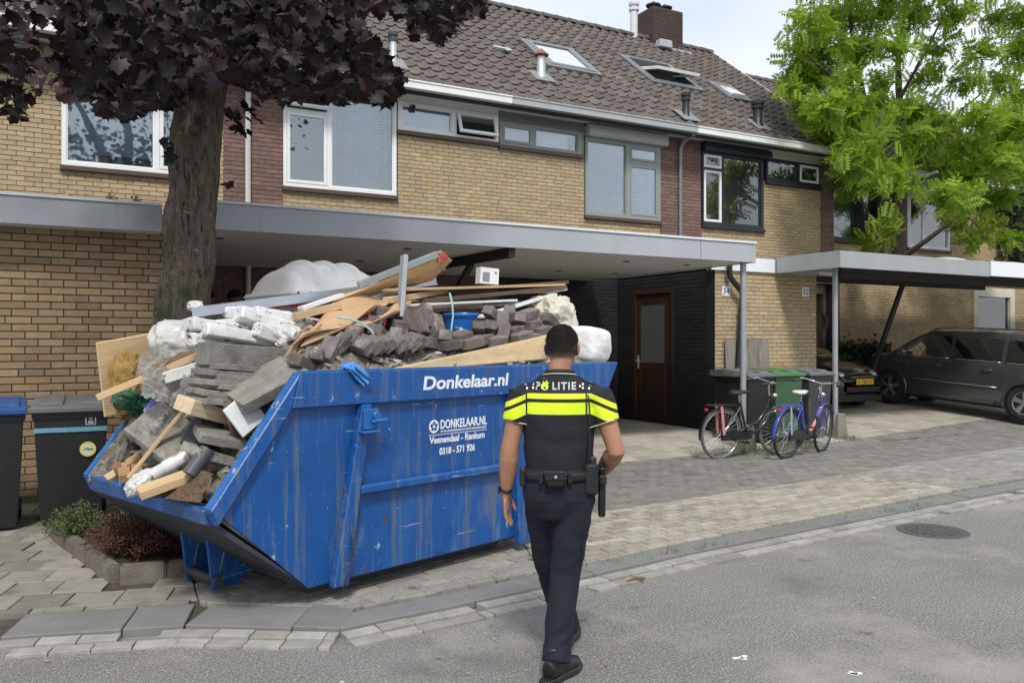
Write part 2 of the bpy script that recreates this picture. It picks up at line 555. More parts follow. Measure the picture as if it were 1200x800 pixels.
def pave(name, zone, parent, org, ang, w, h, mat, mat_joined, gap=.006, bond=.5, limit=300, jitter=.003, joined_name='paving_field', skip=None):
    """Lay pavers in a convex zone; the ones nearest the street camera are single pieces, the rest one joined field."""
    ca, sa = math.cos(ang), math.sin(ang)
    loc = lambda p: ((p[0] - org[0]) * ca + (p[1] - org[1]) * sa, -(p[0] - org[0]) * sa + (p[1] - org[1]) * ca)
    glo = lambda u, v: (org[0] + u * ca - v * sa, org[1] + u * sa + v * ca)
    L = [loc(p) for p in zone]
    u0, u1 = min(p[0] for p in L), max(p[0] for p in L); v0, v1 = min(p[1] for p in L), max(p[1] for p in L)
    full = slab_mesh(name, [(-w / 2 + gap / 2, -h / 2 + gap / 2), (w / 2 - gap / 2, -h / 2 + gap / 2), (w / 2 - gap / 2, h / 2 - gap / 2), (-w / 2 + gap / 2, h / 2 - gap / 2)], mat)
    items = []
    for j in range(int(v0 // h) - 1, int(v1 // h) + 2):
        off = bond * w * (j % 2)
        for i in range(int(u0 // w) - 2, int(u1 // w) + 2):
            u, v = i * w + off, j * h
            sq = [glo(u + a * (w - gap) / 2, v + b * (h - gap) / 2) for a, b in ((-1, -1), (1, -1), (1, 1), (-1, 1))]
            c = clip(sq, zone)
            if not c: continue
            A = area(c)
            if A < .12 * w * h: continue
            cx, cy = sum(p[0] for p in c) / len(c), sum(p[1] for p in c) / len(c)
            if skip and skip(cx, cy): continue
            items.append((math.hypot(cx, cy), cx, cy, None if A > .985 * (w - gap) * (h - gap) else c, glo(u, v)))
    items.sort(key=lambda t: t[0])
    jo = MB()
    for k, (d, cx, cy, c, ctr) in enumerate(items):
        x, y = ctr if c is None else (cx, cy)
        dzx, dzy = (gz(x + .05, y) - gz(x - .05, y)) / .1, (gz(x, y + .05) - gz(x, y - .05)) / .1
        if abs(dzx) > .2: dzx = 0
        if abs(dzy) > .2: dzy = 0
        dzx += rng.gauss(0, jitter * 1.5); dzy += rng.gauss(0, jitter * 1.5)
        n = Vector((-dzx, -dzy, 1)).normalized()
        z = gz(x, y) + rng.uniform(-jitter, jitter)
        if k < limit:
            me = full if c is None else slab_mesh(name, [(p[0] - x, p[1] - y) for p in c], mat)
            o = link(name, me, parent, (x, y, z))
            q = Vector((0, 0, 1)).rotation_difference(n).to_matrix() @ Matrix.Rotation(ang if c is None else 0, 3, 'Z')
            o.rotation_euler = q.to_euler()
        else:
            P = c if c else [glo(*(lambda a, b: (loc(ctr)[0] + a * (w - gap) / 2, loc(ctr)[1] + b * (h - gap) / 2))(a, b)) for a, b in ((-1, -1), (1, -1), (1, 1), (-1, 1))]
            m = len(P); jo.cr = rng.random()
            top = [(p[0], p[1], z + dzx * (p[0] - x) + dzy * (p[1] - y)) for p in P]
            bot = [(p[0], p[1], q[2] - .02) for p, q in zip(P, top)]
            jo.add(top + bot, [tuple(range(m))] + [(i + m, (i + 1) % m + m, (i + 1) % m, i) for i in range(m)])
    if jo.f:
        stuff(jo.build(joined_name, mat_joined, parent, recalc=False))

# kerb stones and the gutter course along the street
def along(dist0, dist1, step, off):
    """points along the kerb line: (x, y, heading, length)"""
    pts = [Vector((x, y, 0)) for x, y in CURB[1:]]
    acc = 0; res = []; s_ = dist0
    for a, b in zip(pts, pts[1:]):
        L = (b - a).length; t = (b - a) / L
        while s_ < acc + L and s_ < dist1:
            st = min(step, acc + L - s_) if acc + L - s_ < step * 1.45 else step
            c = a + t * (s_ - acc + st / 2) + Vector((-t.y, t.x, 0)) * off
            res.append((c.x, c.y, math.atan2(t.y, t.x), st)); s_ += st
        acc += L
    return res
for k, (x, y, h, L) in enumerate(along(1.72, 24, 1.0, .115)):
    b = MB().box((0, 0, -.07), (L - .008, .225, .14))
    o = b.build('kerb_stone', m_kerb, pavement, bevel=.005, loc=(x, y, .056 + rng.uniform(-.004, .004)))
    o.rotation_euler = (rng.gauss(0, .006), rng.gauss(0, .004), h)
for k, (x, y, h, L) in enumerate(along(0, 1.74, .62, .20)):
    b = MB().box((0, 0, -.05), (L - .008, .39, .10))
    o = b.build('kerb_slab', m_kerb, pavement, bevel=.005, loc=(x, y, .054 + rng.uniform(-.004, .004)))
    o.rotation_euler = (rng.gauss(0, .006), rng.gauss(0, .006), h)
gb = slab_mesh('gutter_brick', [(-.1, -.05), (.1, -.05), (.1, .05), (-.1, .05)], m_gutter, .04)
for row in range(2):
    for k, (x, y, h, L) in enumerate(along(0 + .1 * row, 15, .208, -.055 - .106 * row)):
        if rng.random() < .03: continue
        o = link('gutter_brick', gb, road, (x, y, .034 - .014 * row + rng.uniform(-.003, .003)))
        o.rotation_euler = (rng.gauss(0, .01), rng.gauss(0, .01), h + rng.gauss(0, .01))
        o.scale = ((L - .006) / .2, 1, 1)

# paver fields
zl = [(3.02, 5.03), (8.70, 5.60), (8.38, 6.90), (3.5, 6.40)]
pave('light_paver', zl, pavement, (3, 5), RAD(5.5), .212, .108, m_light, m_light_a, limit=300, gap=.015)
zone_d1 = [(3.5, 6.402), (8.38, 6.902), (11.2, 7.225), (11.2, 9.14), (5.0, 8.92), (2.6, 8.4)]
pave('dark_paver', zone_d1, pavement, (3, 7), RAD(5.5), .212, .108, m_dark, m_dark_a, limit=280, gap=.010)
pave('dark_paver', [(11.202, 7.226), (24, 8.70), (24, 11.0), (11.202, 9.14)], pavement, (3, 7), RAD(5.5), .212, .108, m_dark, m_dark_a, limit=0, gap=.009)
zone_d2 = [(8.705, 5.602), (24, 6.95), (24, 8.698), (8.385, 6.90)]
pave('grey_paver', zone_d2, pavement, (9, 6), RAD(5.5), .212, .108, m_grey, m_grey_a, limit=200, gap=.011)
zone_m = [(1.63, 4.86), (3.01, 5.03), (3.49, 6.40), (2.59, 8.4), (1.0, 8.2), (.80, 5.43)]
pave('grey_paver', zone_m, pavement, (1.5, 5), RAD(18), .212, .108, m_grey, m_grey_a, limit=290, gap=.007, jitter=.004,
     skip=lambda x, y: False)
zone_t = [(-2.4, 6.44), (-.134, 5.72), (.79, 5.435), (.99, 8.2), (.9, 9.3), (-2.4, 9.3)]
pave('pavement_tile', zone_t, pavement, (0, 5.6), RAD(-18), .30, .30, m_tile, m_tile, gap=.008, bond=.5, limit=300, jitter=.005,
     skip=lambda x, y: x > .30 - .2 * (y - 6.13) and 6.05 < y < 7.95)
zone_c = [(4.6, 8.91), (9.48, 9.085), (9.48, 13.0), (4.6, 13.0)]
pave('floor_tile', zone_c, pavement, (5, 9), RAD(2), .30, .30, m_drive, m_drive, gap=.007, bond=.5, limit=300, jitter=.002)
pave('floor_tile', [(1.06, 8.22), (2.59, 8.41), (4.59, 8.85), (4.59, 13.0), (1.06, 13.0)], pavement, (5, 9), RAD(2), .30, .30, m_drive, m_grey_a, gap=.007, bond=.5, limit=0, jitter=.002)
zone_r = [(10.6, 9.055), (11.2, 9.145), (19, 10.28), (19, 13.2), (11.9, 13.2), (10.6, 10.4)]
pave('driveway_tile', zone_r, pavement, (12, 9.4), RAD(5), .30, .30, m_drive, m_drive, gap=.007, bond=.5, limit=300, jitter=.002)

# worn patch of the road, modelled as a manhole cover
m_worn = M('worn_patch_dark', (.075, .072, .067), .7, .3, 14, bump=.5, bscale=50)
p = onZ(1093, 622, 0)
mb = MB(); mb.lathe([(.0, .004), (.26, .004), (.265, .006), (.27, .007), (.285, .007), (.295, .001)], 28)
for k in range(-3, 4):
    w_ = math.sqrt(max(0, .22 ** 2 - (k * .06) ** 2))
    mb.bx(-w_, w_, k * .06 - .012, k * .06 + .012, .002, .011)
tag(mb.build('worn_road_patch', m_worn, loc=(p.x, p.y, .002)), 'round dark patch of wear in the asphalt shaped like a manhole lid', 'worn patch')

# ================================================================== BUILDING HELPERS
def rect_minus(r, holes):
    """split rectangle (u0,u1,v0,v1) minus holes into rectangles"""
    rs = [r]
    for h in holes:
        nr = []
        for (a, b, c, d) in rs:
            if h[0] >= b or h[1] <= a or h[2] >= d or h[3] <= c:
                nr.append((a, b, c, d)); continue
            if h[0] > a: nr.append((a, h[0], c, d))
            if h[1] < b: nr.append((h[1], b, c, d))
            m0, m1 = max(a, h[0]), min(b, h[1])
            if h[2] > c: nr.append((m0, m1, c, h[2]))
            if h[3] < d: nr.append((m0, m1, h[3], d))
        rs = nr
    return rs
def brickwork(parent, u0, u1, v0, v1, fn, holes, mat_b, mat_m, bl=.206, bh=.067, name='brickwork', th=.2, wall='wall_panel', single=None, proud=.009, bone=False):
    """mortar wall panel (thickness th) and its bricks standing proud; fn(u,v,d) -> xyz, d>0 towards the viewer"""
    mw = MB()
    for (a, b, c, d) in rect_minus((u0, u1, v0, v1), holes):
        mw.prism([(a, c), (b, c), (b, d), (a, d)], fn, 0, -th)
    wo = mw.build(wall, mat_m, parent)
    jo = MB(); j = .010; items = []
    nrow = int(math.ceil((v1 - v0) / bh))
    for r in range(nrow):
        va, vb = v0 + r * bh, min(v1, v0 + r * bh + bh - j)
        off = (r % 2) * bl * .5
        if r % 7 == 3: off += bl * .25
        k0 = int(math.floor((u0 - off) / bl)) - 1
        for k in range(k0, int((u1 - u0) / bl) + k0 + 4):
            ua, ub = max(u0, off + k * bl), min(u1, off + (k + 1) * bl - j)
            if ub - ua < .02: continue
            for (a, b, c, d) in rect_minus((ua, ub, va, vb), holes):
                if b - a < .015 or d - c < .015: continue
                items.append((a, b, c, d))
    cache = {}
    if single:      # every brick its own piece
        fr = [Vector(fn(*q)) for q in ((0, 0, 0), (1, 0, 0), (0, 1, 0), (0, 0, 1))]
        Rm = Matrix((fr[1] - fr[0], fr[2] - fr[0], fr[3] - fr[0])).transposed()
        items.sort(key=lambda t: single(t))
    for n_, (a, b, c, d) in enumerate(items):
        p = proud + rng.uniform(-.002, .002)
        if single and n_ < 300:
            key = (round(b - a, 3), round(d - c, 3))
            if key not in cache:
                hw, hh = (b - a) / 2, (d - c) / 2; q = MB()
                e = .003
                q.add([(-hw, -hh, -.01), (hw, -hh, -.01), (hw, hh, -.01), (-hw, hh, -.01), (-hw, -hh, .006), (hw, -hh, .006), (hw, hh, .006), (-hw, hh, .006),
                       (-hw + e, -hh + e, .009), (hw - e, -hh + e, .009), (hw - e, hh - e, .009), (-hw + e, hh - e, .009)],
                      [(0, 1, 5, 4), (1, 2, 6, 5), (2, 3, 7, 6), (3, 0, 4, 7), (4, 5, 9, 8), (5, 6, 10, 9), (6, 7, 11, 10), (7, 4, 8, 11), (8, 9, 10, 11)])
                cache[key] = q.mesh('brick', single.mat, recalc=False)
            o = link('brick', cache[key], wo, fn((a + b) / 2, (c + d) / 2, rng.uniform(-.002, .002)), Rm)
            o.rotation_euler.y += rng.gauss(0, .002)
        else:
            jo.cr = rng.random()
            jo.add([fn(a, c, 0), fn(b, c, 0), fn(b, d, 0), fn(a, d, 0), fn(a, c, p), fn(b, c, p), fn(b, d, p), fn(a, d, p)],
                   [(0, 1, 5, 4), (1, 2, 6, 5), (2, 3, 7, 6), (3, 0, 4, 7), (4, 5, 6, 7)])
    if jo.f:
        stuff(jo.build(name, mat_b, wo, recalc=False))
    return wo
def fY(Y): return lambda u, v, d: (u, Y - d, v)           # wall facing the street
def fX(X): return lambda u, v, d: (X - d, -u, v)          # wall facing -X, u runs towards the street

yb = [(.37, .275, .155), (.44, .335, .19), (.41, .305, .165), (.47, .37, .22), (.35, .265, .165), (.43, .32, .18), (.39, .32, .23), (.48, .36, .19)]
m_ybrick = M('yellow_brick', rough=.85, var=.12, scale=9, bump=.3, bscale=120, rand=stops(yb), patches=[((.30, .24, .17), 1.1, .58, .75, None)])
m_ymortar = M('yellow_mortar', (.17, .135, .09), .95, .2, 20)
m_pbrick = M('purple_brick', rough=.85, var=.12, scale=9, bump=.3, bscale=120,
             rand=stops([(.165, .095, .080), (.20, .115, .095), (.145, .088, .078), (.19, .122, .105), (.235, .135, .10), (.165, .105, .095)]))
m_pmortar = M('purple_mortar', (.155, .115, .10), .95, .2, 20)
m_bbrick = M('brown_brick', rough=.8, var=.16, scale=11, bump=.35, bscale=120, src='obj',
             rand=stops([(.30, .205, .115), (.36, .25, .14), (.265, .185, .11), (.39, .28, .165), (.31, .20, .12), (.23, .15, .09), (.34, .245, .15)]))
m_bbrick_a = M('brown_brick_joined', rough=.8, var=.16, scale=11, rand=stops([(.30, .205, .115), (.36, .25, .14), (.265, .185, .11), (.39, .28, .165), (.23, .15, .09)]))
m_bmortar = M('brown_mortar', (.055, .042, .034), .95, .25, 20)
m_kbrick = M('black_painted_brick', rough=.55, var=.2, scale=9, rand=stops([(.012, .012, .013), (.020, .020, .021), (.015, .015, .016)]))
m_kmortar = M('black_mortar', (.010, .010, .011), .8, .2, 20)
m_upvc = M('white_upvc', (.78, .79, .79), .35, .05, 3, patches=[((.60, .60, .57), 3, .62, .8, None)])
m_wood_w = M('white_paint', (.74, .74, .72), .5, .08, 3, patches=[((.5, .5, .47), 2.5, .62, .78, None)])
m_greyfr = M('grey_green_frame', (.25, .275, .255), .45, .08, 3)
m_greypan = M('grey_board', (.16, .165, .165), .55, .1, 3)
m_navy = M('dark_blue_frame', (.018, .024, .034), .35, .1, 3)
m_sill = M('brown_sill', (.085, .05, .038), .6, .25, 8)
m_cream = M('cream_paint', (.60, .56, .44), .5, .08, 3)
m_alu = M('grey_aluminium', (.36, .37, .38), .45, .06, 4)
m_zinc = M('zinc_grey', (.33, .35, .37), .45, .12, 5, metal=.4)
m_pane = Mglass('window_pane', opac=.06, body=(.3,.36,.42), refl=1.35)
m_panedk = Mglass('dark_window_pane', opac=.5, body=(.012, .014, .016), refl=1.0)
m_room = M('room_wall', (.20, .19, .175), .9, .2, 1.5)
m_roomdk = M('dark_interior', (.05, .048, .045), .9, .2, 1.5)
m_curtain = M('white_curtain', (.74, .77, .80), .9, .05, 3)
m_curtain_c = M('cream_curtain', (.62, .60, .50), .9, .08, 4)
m_blind = M('white_blind', (.66, .73, .80), .6, .04, 3)
m_blind_d = M('brown_blind', (.11, .10, .085), .6, .1, 3)

def sash(parent, x0, x1, z0, z1, Y, fm, gm, fw=.05, dp=.05, tilt=0, name='sash'):
    """opening or fixed light: a mitred frame with its pane; tilt swings the foot out (top hung)"""
    b = MB(); w, h = x1 - x0, z1 - z0
    for (a, c, d, e) in rect_minus((0, w, -h, 0), [(fw, w - fw, -h + fw, -fw)]):
        b.bx(a, c, -dp / 2, dp / 2, d, e)
    o = b.build(name, fm, parent, bevel=.004, loc=(x0, Y, z1))
    o.rotation_euler = (-tilt, 0, 0)
    g_ = MB(); g_.bx(fw - .005, w - fw + .005, -.004, .004, -h + fw - .005, -fw + .005)
    g_.build('pane', gm, o)
    return o
def window(house, x0, x1, z0, z1, Y, fm, lights, inside=None, sill=True, fw=.055, gm=None, room=True, sillm=None, dk=False):
    """lights: (x0,x1,z0,z1,frame or None,tilt). Frame stands in the wall opening; a lit room lies behind."""
    gm = gm or m_pane
    b = MB()
    holes = [(a, c, d, e) for (a, c, d, e, _, _) in lights]
    for (a, c, d, e) in rect_minus((x0, x1, z0, z1), holes):
        b.bx(a, c, Y - .03, Y + .06, d, e)
    wo = b.build('window', fm, house)
    for (a, c, d, e, sm, tl) in lights:
        if sm is None:
            b = MB(); b.bx(a - .004, c + .004, Y + .012, Y + .020, d - .004, e + .004); b.build('pane', gm, wo)
            b = MB()
            for q in rect_minus((a, c, d, e), [(a + .018, c - .018, d + .018, e - .018)]): b.bx(q[0], q[1], Y - .012, Y + .034, q[2], q[3])
            b.build('glazing_bead', fm, wo)
        else:
            sash(wo, a + .004, c - .004, d + .004, e - .004, Y - .012 if not tl else Y - .04, sm, gm, tilt=tl)
    if room:
        b = MB(); i = .02
        b.add([(x0 + i, Y + .075, z0 + i), (x1 - i, Y + .075, z0 + i), (x1 - i, Y + .075, z1 - i), (x0 + i, Y + .075, z1 - i),
               (x0 - .3, Y + 1.5, z0 - .3), (x1 + .3, Y + 1.5, z0 - .3), (x1 + .3, Y + 1.5, z1 + .1), (x0 - .3, Y + 1.5, z1 + .1)],
              [(0, 1, 5, 4), (1, 2, 6, 5), (2, 3, 7, 6), (3, 0, 4, 7), (4, 5, 6, 7)])
        b.build('room', m_roomdk if dk else m_room, wo, recalc=False)
    for it in (inside or []):
        kind, a, c, d, e, mt = it
        b = MB()
        if kind == 'curtain':
            n = max(12, int((c - a) * 60))
            ph = rng.random() * 6
            b.grid(lambda u, v: (a + (c - a) * u, Y + .16 + .022 * math.sin(u * (c - a) * 62 + ph) + .010 * math.sin(u * 23 + v * 2), d + (e - d) * v), n, 4)
            b.build('curtain', mt, wo, smooth=True, recalc=False)
        elif kind == 'blind':
            z = d; st = .05
            while z < e:
                b.box(((a + c) / 2, Y + .11, z), (c - a, .042, .0016), rot(-38)); z += st
            for xx in (a + .1 * (c - a), a + .9 * (c - a)): b.bx(xx - .006, xx + .006, Y + .094, Y + .098, d, e)
            stuff(b.build('blind_slats', mt, wo, recalc=False))
        elif kind == 'roller':
            b.bx(a, c, Y + .10, Y + .104, d, e); b.build('blind_or_sky_sheet', mt, wo)  # real blinds, and one sheet coloured as the sky's reflection
    if sill:
        b = MB(); b.bx(x0 - .02, x1 + .02, Y - .075, Y + .05, z0 - .07, z0 - .002); b.build('sill', sillm or m_sill, wo, bevel=.006)
    return wo

# roof tiles
m_rtile = M('roof_tile', rough=.85, var=.28, scale=7, bump=.35, bscale=70, src='obj',
            rand=stops([(.085, .070, .060), (.115, .096, .082), (.10, .083, .072), (.135, .115, .10), (.092, .078, .070)]),
            patches=[((.25, .25, .22), 9, .66, .74, None), ((.06, .065, .035), 4, .62, .74, None)])
m_rtile_a = M('roof_tile_joined', rough=.85, var=.25, scale=7, bump=.35, bscale=70,
              rand=stops([(.085, .070, .060), (.115, .096, .082), (.10, .083, .072), (.135, .115, .10)]))
m_underlay = M('roof_underlay', (.03, .028, .026), .9, .1, 3)
TW, TL, EXP = .252, .40, .3465
def tile_geo():
    prof = [(-.126, .012), (-.10, .004), (-.02, 0), (.035, .004), (.06, .030), (.085, .045), (.112, .040), (.132, .014)]
    vs_ = []; n = len(prof)
    for yy, lift in ((0, .030), (TL, .0)):
        vs_ += [(x, yy, z + lift) for x, z in prof]
    vs_ += [(x, 0, z + .030 - .022) for x, z in prof]
    fs = [(i, i + 1, n + i + 1, n + i) for i in range(n - 1)] + [(2 * n + i, 2 * n + i + 1, i + 1, i) for i in range(n - 1)]
    return vs_, fs
TV, TF = tile_geo()
_t = MB(); _t.add(TV, TF)
tile_me = _t.mesh('roof_tile', m_rtile, recalc=False, smooth=35)
def roof(house, x0, x1, Ye, ze, Yr, zr, single=True, openings=(), back=4.3):
    """pitched roof: underlay slabs front and back, gutter, ridge and every pantile of the street slope"""
    L = math.hypot(Yr - Ye, zr - ze); c, s_ = (Yr - Ye) / L, (zr - ze) / L
    b = MB()
    b.prism([(Ye + .02, ze - .05), (Yr, zr - .05), (Yr + back, zr - .05 - back * s_ / c), (Yr + back, zr - .25 - back * s_ / c), (Yr, zr - .25), (Ye + .02, ze - .2)],
            lambda u, v, d: (d, u, v), x0 + .002, x1 - .002)
    ro = b.build('roof', m_underlay, house)
    R = Matrix(((1, 0, 0), (0, c, s_), (0, -s_, c))).transposed()
    ncol = int(round((x1 - x0) / TW)); tw = (x1 - x0) / ncol; nrow = int(round((L + .02) / EXP)); ex = (L - .05) / nrow
    jo = MB()
    for r in range(nrow):
        for k in range(ncol):
            x = x0 + (k + .5) * tw; d = r * ex - .03
            if any(a < x < b2 and e < d + .2 < f for (a, b2, e, f) in openings): continue
            o3 = Vector((x, Ye + d * c, ze + d * s_))
            if single:
                o = link('roof_tile', tile_me, ro, o3 + Vector((0, 0, rng.uniform(-.004, .004))), R @ rot(rng.gauss(0, .3), rng.gauss(0, .3), rng.gauss(0, .5)))
                o.scale.x = tw / TW
            else:
                jo.cr = rng.random(); jo.add([R @ Vector((p[0] * tw / TW, p[1], p[2])) + o3 for p in TV], TF)
    if jo.f: stuff(jo.build('roof_tiles', m_rtile_a, ro, recalc=False, smooth=35))
    rd = MB(); n = int((x1 - x0) / .36)
    for k in range(n):
        xa = x0 + (x1 - x0) * k / n; xb = x0 + (x1 - x0) * (k + 1) / n + .03
        rd.cr = rng.random()
        pts = [(math.cos(a) * .13, math.sin(a) * .10) for a in np.linspace(-.25, math.pi + .25, 9)]
        lift = .012
        rd.add([(xa, Yr + p[0] * 1.08, zr - .01 + p[1] + lift) for p in pts] + [(xb, Yr + p[0], zr - .01 + p[1]) for p in pts],
               [(i, i + 1, i + 10, i + 9) for i in range(8)])
    stuff(rd.build('ridge_tiles', m_rtile_a, ro, recalc=False, smooth=35))
    return ro
def gutter(house, x0, x1, Ye, z, mat, h=.125):
    b = MB(); b.bx(x0, x1, Ye - .10, Ye + .06, z - h, z); b.bx(x0, x1, Ye - .115, Ye - .09, z - .02, z + .012)
    b.build('gutter', mat, house, bevel=.008)
    b = MB(); b.bx(x0, x1, Ye + .055, Ye + .62, z - h + .015, z - h + .045); b.build('eaves_board', m_wood_w, house)

# ================================================================== HOUSES
FY, EY, EZ, RY, RZ = 13.1, 12.65, 5.86, 17.3, 9.48
m_render = M('rough_wall', (.30, .26, .20), .9, .15, 2)
def shell(h, X0, X1, Yf, ground=None):
    """party walls, rear block and floor deck behind the street front"""
    for (a, c) in ((X0 + .003, X0 + .10), (X1 - .10, X1 - .003)):
        b = MB(); b.bx(a, c, Yf + .21, RY + 4, .1, 5.6); b.build('party_wall', m_pmortar, h)
    b = MB(); b.bx(X0 + .101, X1 - .101, Yf + 3.2, RY + 3.9, .1, 5.6); b.build('rear_wall', m_render, h)
    b = MB(); b.bx(X0 + .101, X1 - .101, Yf + .21, Yf + 3.19, 2.75, 2.95); b.build('floor_deck', m_render, h)
def gable(h, X, sgn, Ye, ze, Yr, zr):
    b = MB(); s_ = (zr - ze) / (Yr - Ye)
    b.prism([(Ye + .45, 5.5), (Yr + 4, 5.5), (Yr + 4, zr - 4 * s_ - .27), (Yr, zr - .27), (Ye + .45, ze + .45 * s_ - .27)], lambda u, v, d: (d, u, v), X - .12 * (sgn > 0) - .003 * sgn, X + .12 * (sgn < 0) - .003 * sgn)
    b.build('gable_wall', m_pmortar, h)

# --- house with the potted twigs in its window (behind the maple)
h0 = thing('terraced_house', 'end of brick terrace behind the dark maple, vase and white curtain in its window', 'house', (0, 0, 0), 0, 'houses of the near terrace')
W0 = (.12, 1.80, 4.09, 5.52)
brickwork(h0, -4.0, 2.26, 2.96, 5.72, fY(FY), [W0], m_ybrick, m_ymortar)
brickwork(h0, 2.262, 2.648, .1, 5.72, fY(FY), [], m_pbrick, m_pmortar)
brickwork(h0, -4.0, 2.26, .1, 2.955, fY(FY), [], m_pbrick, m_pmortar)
w = window(h0, *W0, FY, m_upvc, [(.18, 1.30, 4.15, 5.46, None, 0), (1.37, 1.74, 4.15, 5.46, m_upvc, 0)],
           [('curtain', .17, .52, 4.14, 5.5, m_curtain), ('roller', .52, 1.75, 4.3, 5.5, M('sky_reflection_sheet', (.66, .74, .82), .9, .06, 3))])  # pale blue sheet stands in for the sky's reflection in the glass
b = MB(); b.lathe([(.0, 0), (.05, .0), (.075, .05), (.06, .11), (.03, .15), (.035, .17)], 14, c=(.86, FY + .17, 4.12)); b.build('vase', M('pale_vase', (.55, .66, .66), .3), w, smooth=True)
b = MB()
for k in range(14):
    a = rng.uniform(-.6, .6); q = rng.uniform(-.3, .3)
    b.tube([(.86, FY + .17, 4.27), (.86 + a * .25, FY + .17 + q * .1, 4.45), (.86 + a * .6, FY + .17 + q * .2, 4.45 + rng.uniform(.1, .3))], .004, 4)
b.build('dried_twigs', M('twig_pale', (.45, .32, .32), .9), w)
b = MB(); b.box((.60, FY + .19, 4.26), (.2, .02, .24), rot(-8)); b.build('card', m_cream, w)
shell(h0, -4.0, 2.648, FY)
roof(h0, -4.0, 2.648, EY, EZ, RY, RZ, single=False)
gutter(h0, -4.0, 2.64, EY, EZ - .005, m_wood_w)

# --- house with the white windows
h1 = thing('terraced_house', 'terraced house with white window frames and a small top-hung window propped open', 'house', (0, 0, 0), 0, 'houses of the near terrace')
W1, W2 = (3.15, 5.01, 4.07, 5.64), (5.04, 6.925, 5.17, 5.66)
brickwork(h1, 2.652, 3.15, .1, 5.72, fY(FY), [], m_pbrick, m_pmortar)
brickwork(h1, 3.152, 6.928, 2.96, 5.72, fY(FY), [(3.15, 5.04, 4.06, 5.73), (5.03, 6.93, 5.17, 5.73)], m_ybrick, m_ymortar)
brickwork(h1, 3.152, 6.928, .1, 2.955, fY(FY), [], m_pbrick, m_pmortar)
window(h1, *W1, FY, m_upvc, [(3.20, 3.84, 5.30, 5.60, m_upvc, .28), (3.20, 3.84, 4.13, 5.24, m_upvc, 0), (3.91, 4.96, 4.13, 5.60, None, 0)],
       [('blind', 3.9, 4.97, 4.13, 5.6, m_blind), ('blind', 3.22, 3.84, 4.35, 5.25, m_blind_d), ('curtain', 4.2, 4.75, 4.12, 5.6, m_curtain)])
window(h1, *W2, FY, m_upvc, [(5.11, 6.02, 5.23, 5.60, None, 0), (6.11, 6.86, 5.22, 5.61, m_upvc, .32)], [('roller', 5.1, 6.03, 5.22, 5.62, m_curtain)], dk=True)
b = MB(); b.bx(3.16, 6.925, FY - .02, FY + .05, 5.668, 5.745); b.build('window_head', m_wood_w, h1)
shell(h1, 2.652, 6.928, FY)
sky1 = (8.62, 9.92, 1.98, 3.42)
ro1 = roof(h1, 2.652, 6.928, EY, EZ, RY, RZ)
gutter(h1, 2.645, 6.925, EY, EZ - .005, m_wood_w)
# --- house with the grey-green windows and roller shutter
h2 = thing('terraced_house', 'terraced house with grey-green window frames, white blinds and a roller shutter box', 'house', (0, 0, 0), 0, 'houses of the near terrace')
W3, W4 = (6.95, 8.70, 5.14, 5.56), (8.77, 10.55, 4.03, 5.50)
brickwork(h2, 6.932, 10.55, 2.96, 5.72, fY(FY), [(6.93, 8.72, 5.13, 5.73), (8.75, 10.56, 4.02, 5.73)], m_ybrick, m_ymortar)
brickwork(h2, 10.552, 11.068, .1, 5.72, fY(FY), [], m_pbrick, m_pmortar)
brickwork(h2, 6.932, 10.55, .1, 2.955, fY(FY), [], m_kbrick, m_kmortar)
window(h2, *W3, FY, m_greyfr, [(7.0, 7.62, 5.19, 5.52, m_greyfr, 0), (7.69, 8.60, 5.19, 5.52, None, 0)], [('roller', 7.0, 8.45, 5.18, 5.53, m_curtain)], dk=True)
b = MB(); b.bx(6.94, 8.73, FY - .015, FY + .06, 5.562, 5.745); b.build('window_head', m_greypan, h2)
m_blind_w = M('pleated_blind', (.72, .74, .72), .7, .05, 3)
window(h2, *W4, FY, m_greyfr, [(8.82, 9.72, 4.09, 5.44, None, 0), (9.80, 10.49, 5.16, 5.44, m_greyfr, 0), (9.80, 10.49, 4.10, 5.09, m_greyfr, 0)],
       [('blind', 8.8, 9.74, 4.09, 5.45, m_blind_w), ('blind', 9.84, 10.45, 4.1, 5.1, m_blind_w), ('roller', 9.8, 10.5, 5.15, 5.45, m_greypan)])
b = MB(); b.bx(8.76, 10.66, FY - .17, FY + .02, 5.505, 5.715); b.build('roller_shutter_box', M('shutter_box_grey', (.42, .43, .42), .5, .06, 3), h2, bevel=.02, seg=2)
shell(h2, 6.932, 11.068, FY)
ro2 = roof(h2, 6.932, 11.068, EY, EZ, RY, RZ, openings=[(8.70, 9.84, 2.0, 3.40)])
gutter(h2, 6.928, 11.066, EY, EZ - .005, m_alu)
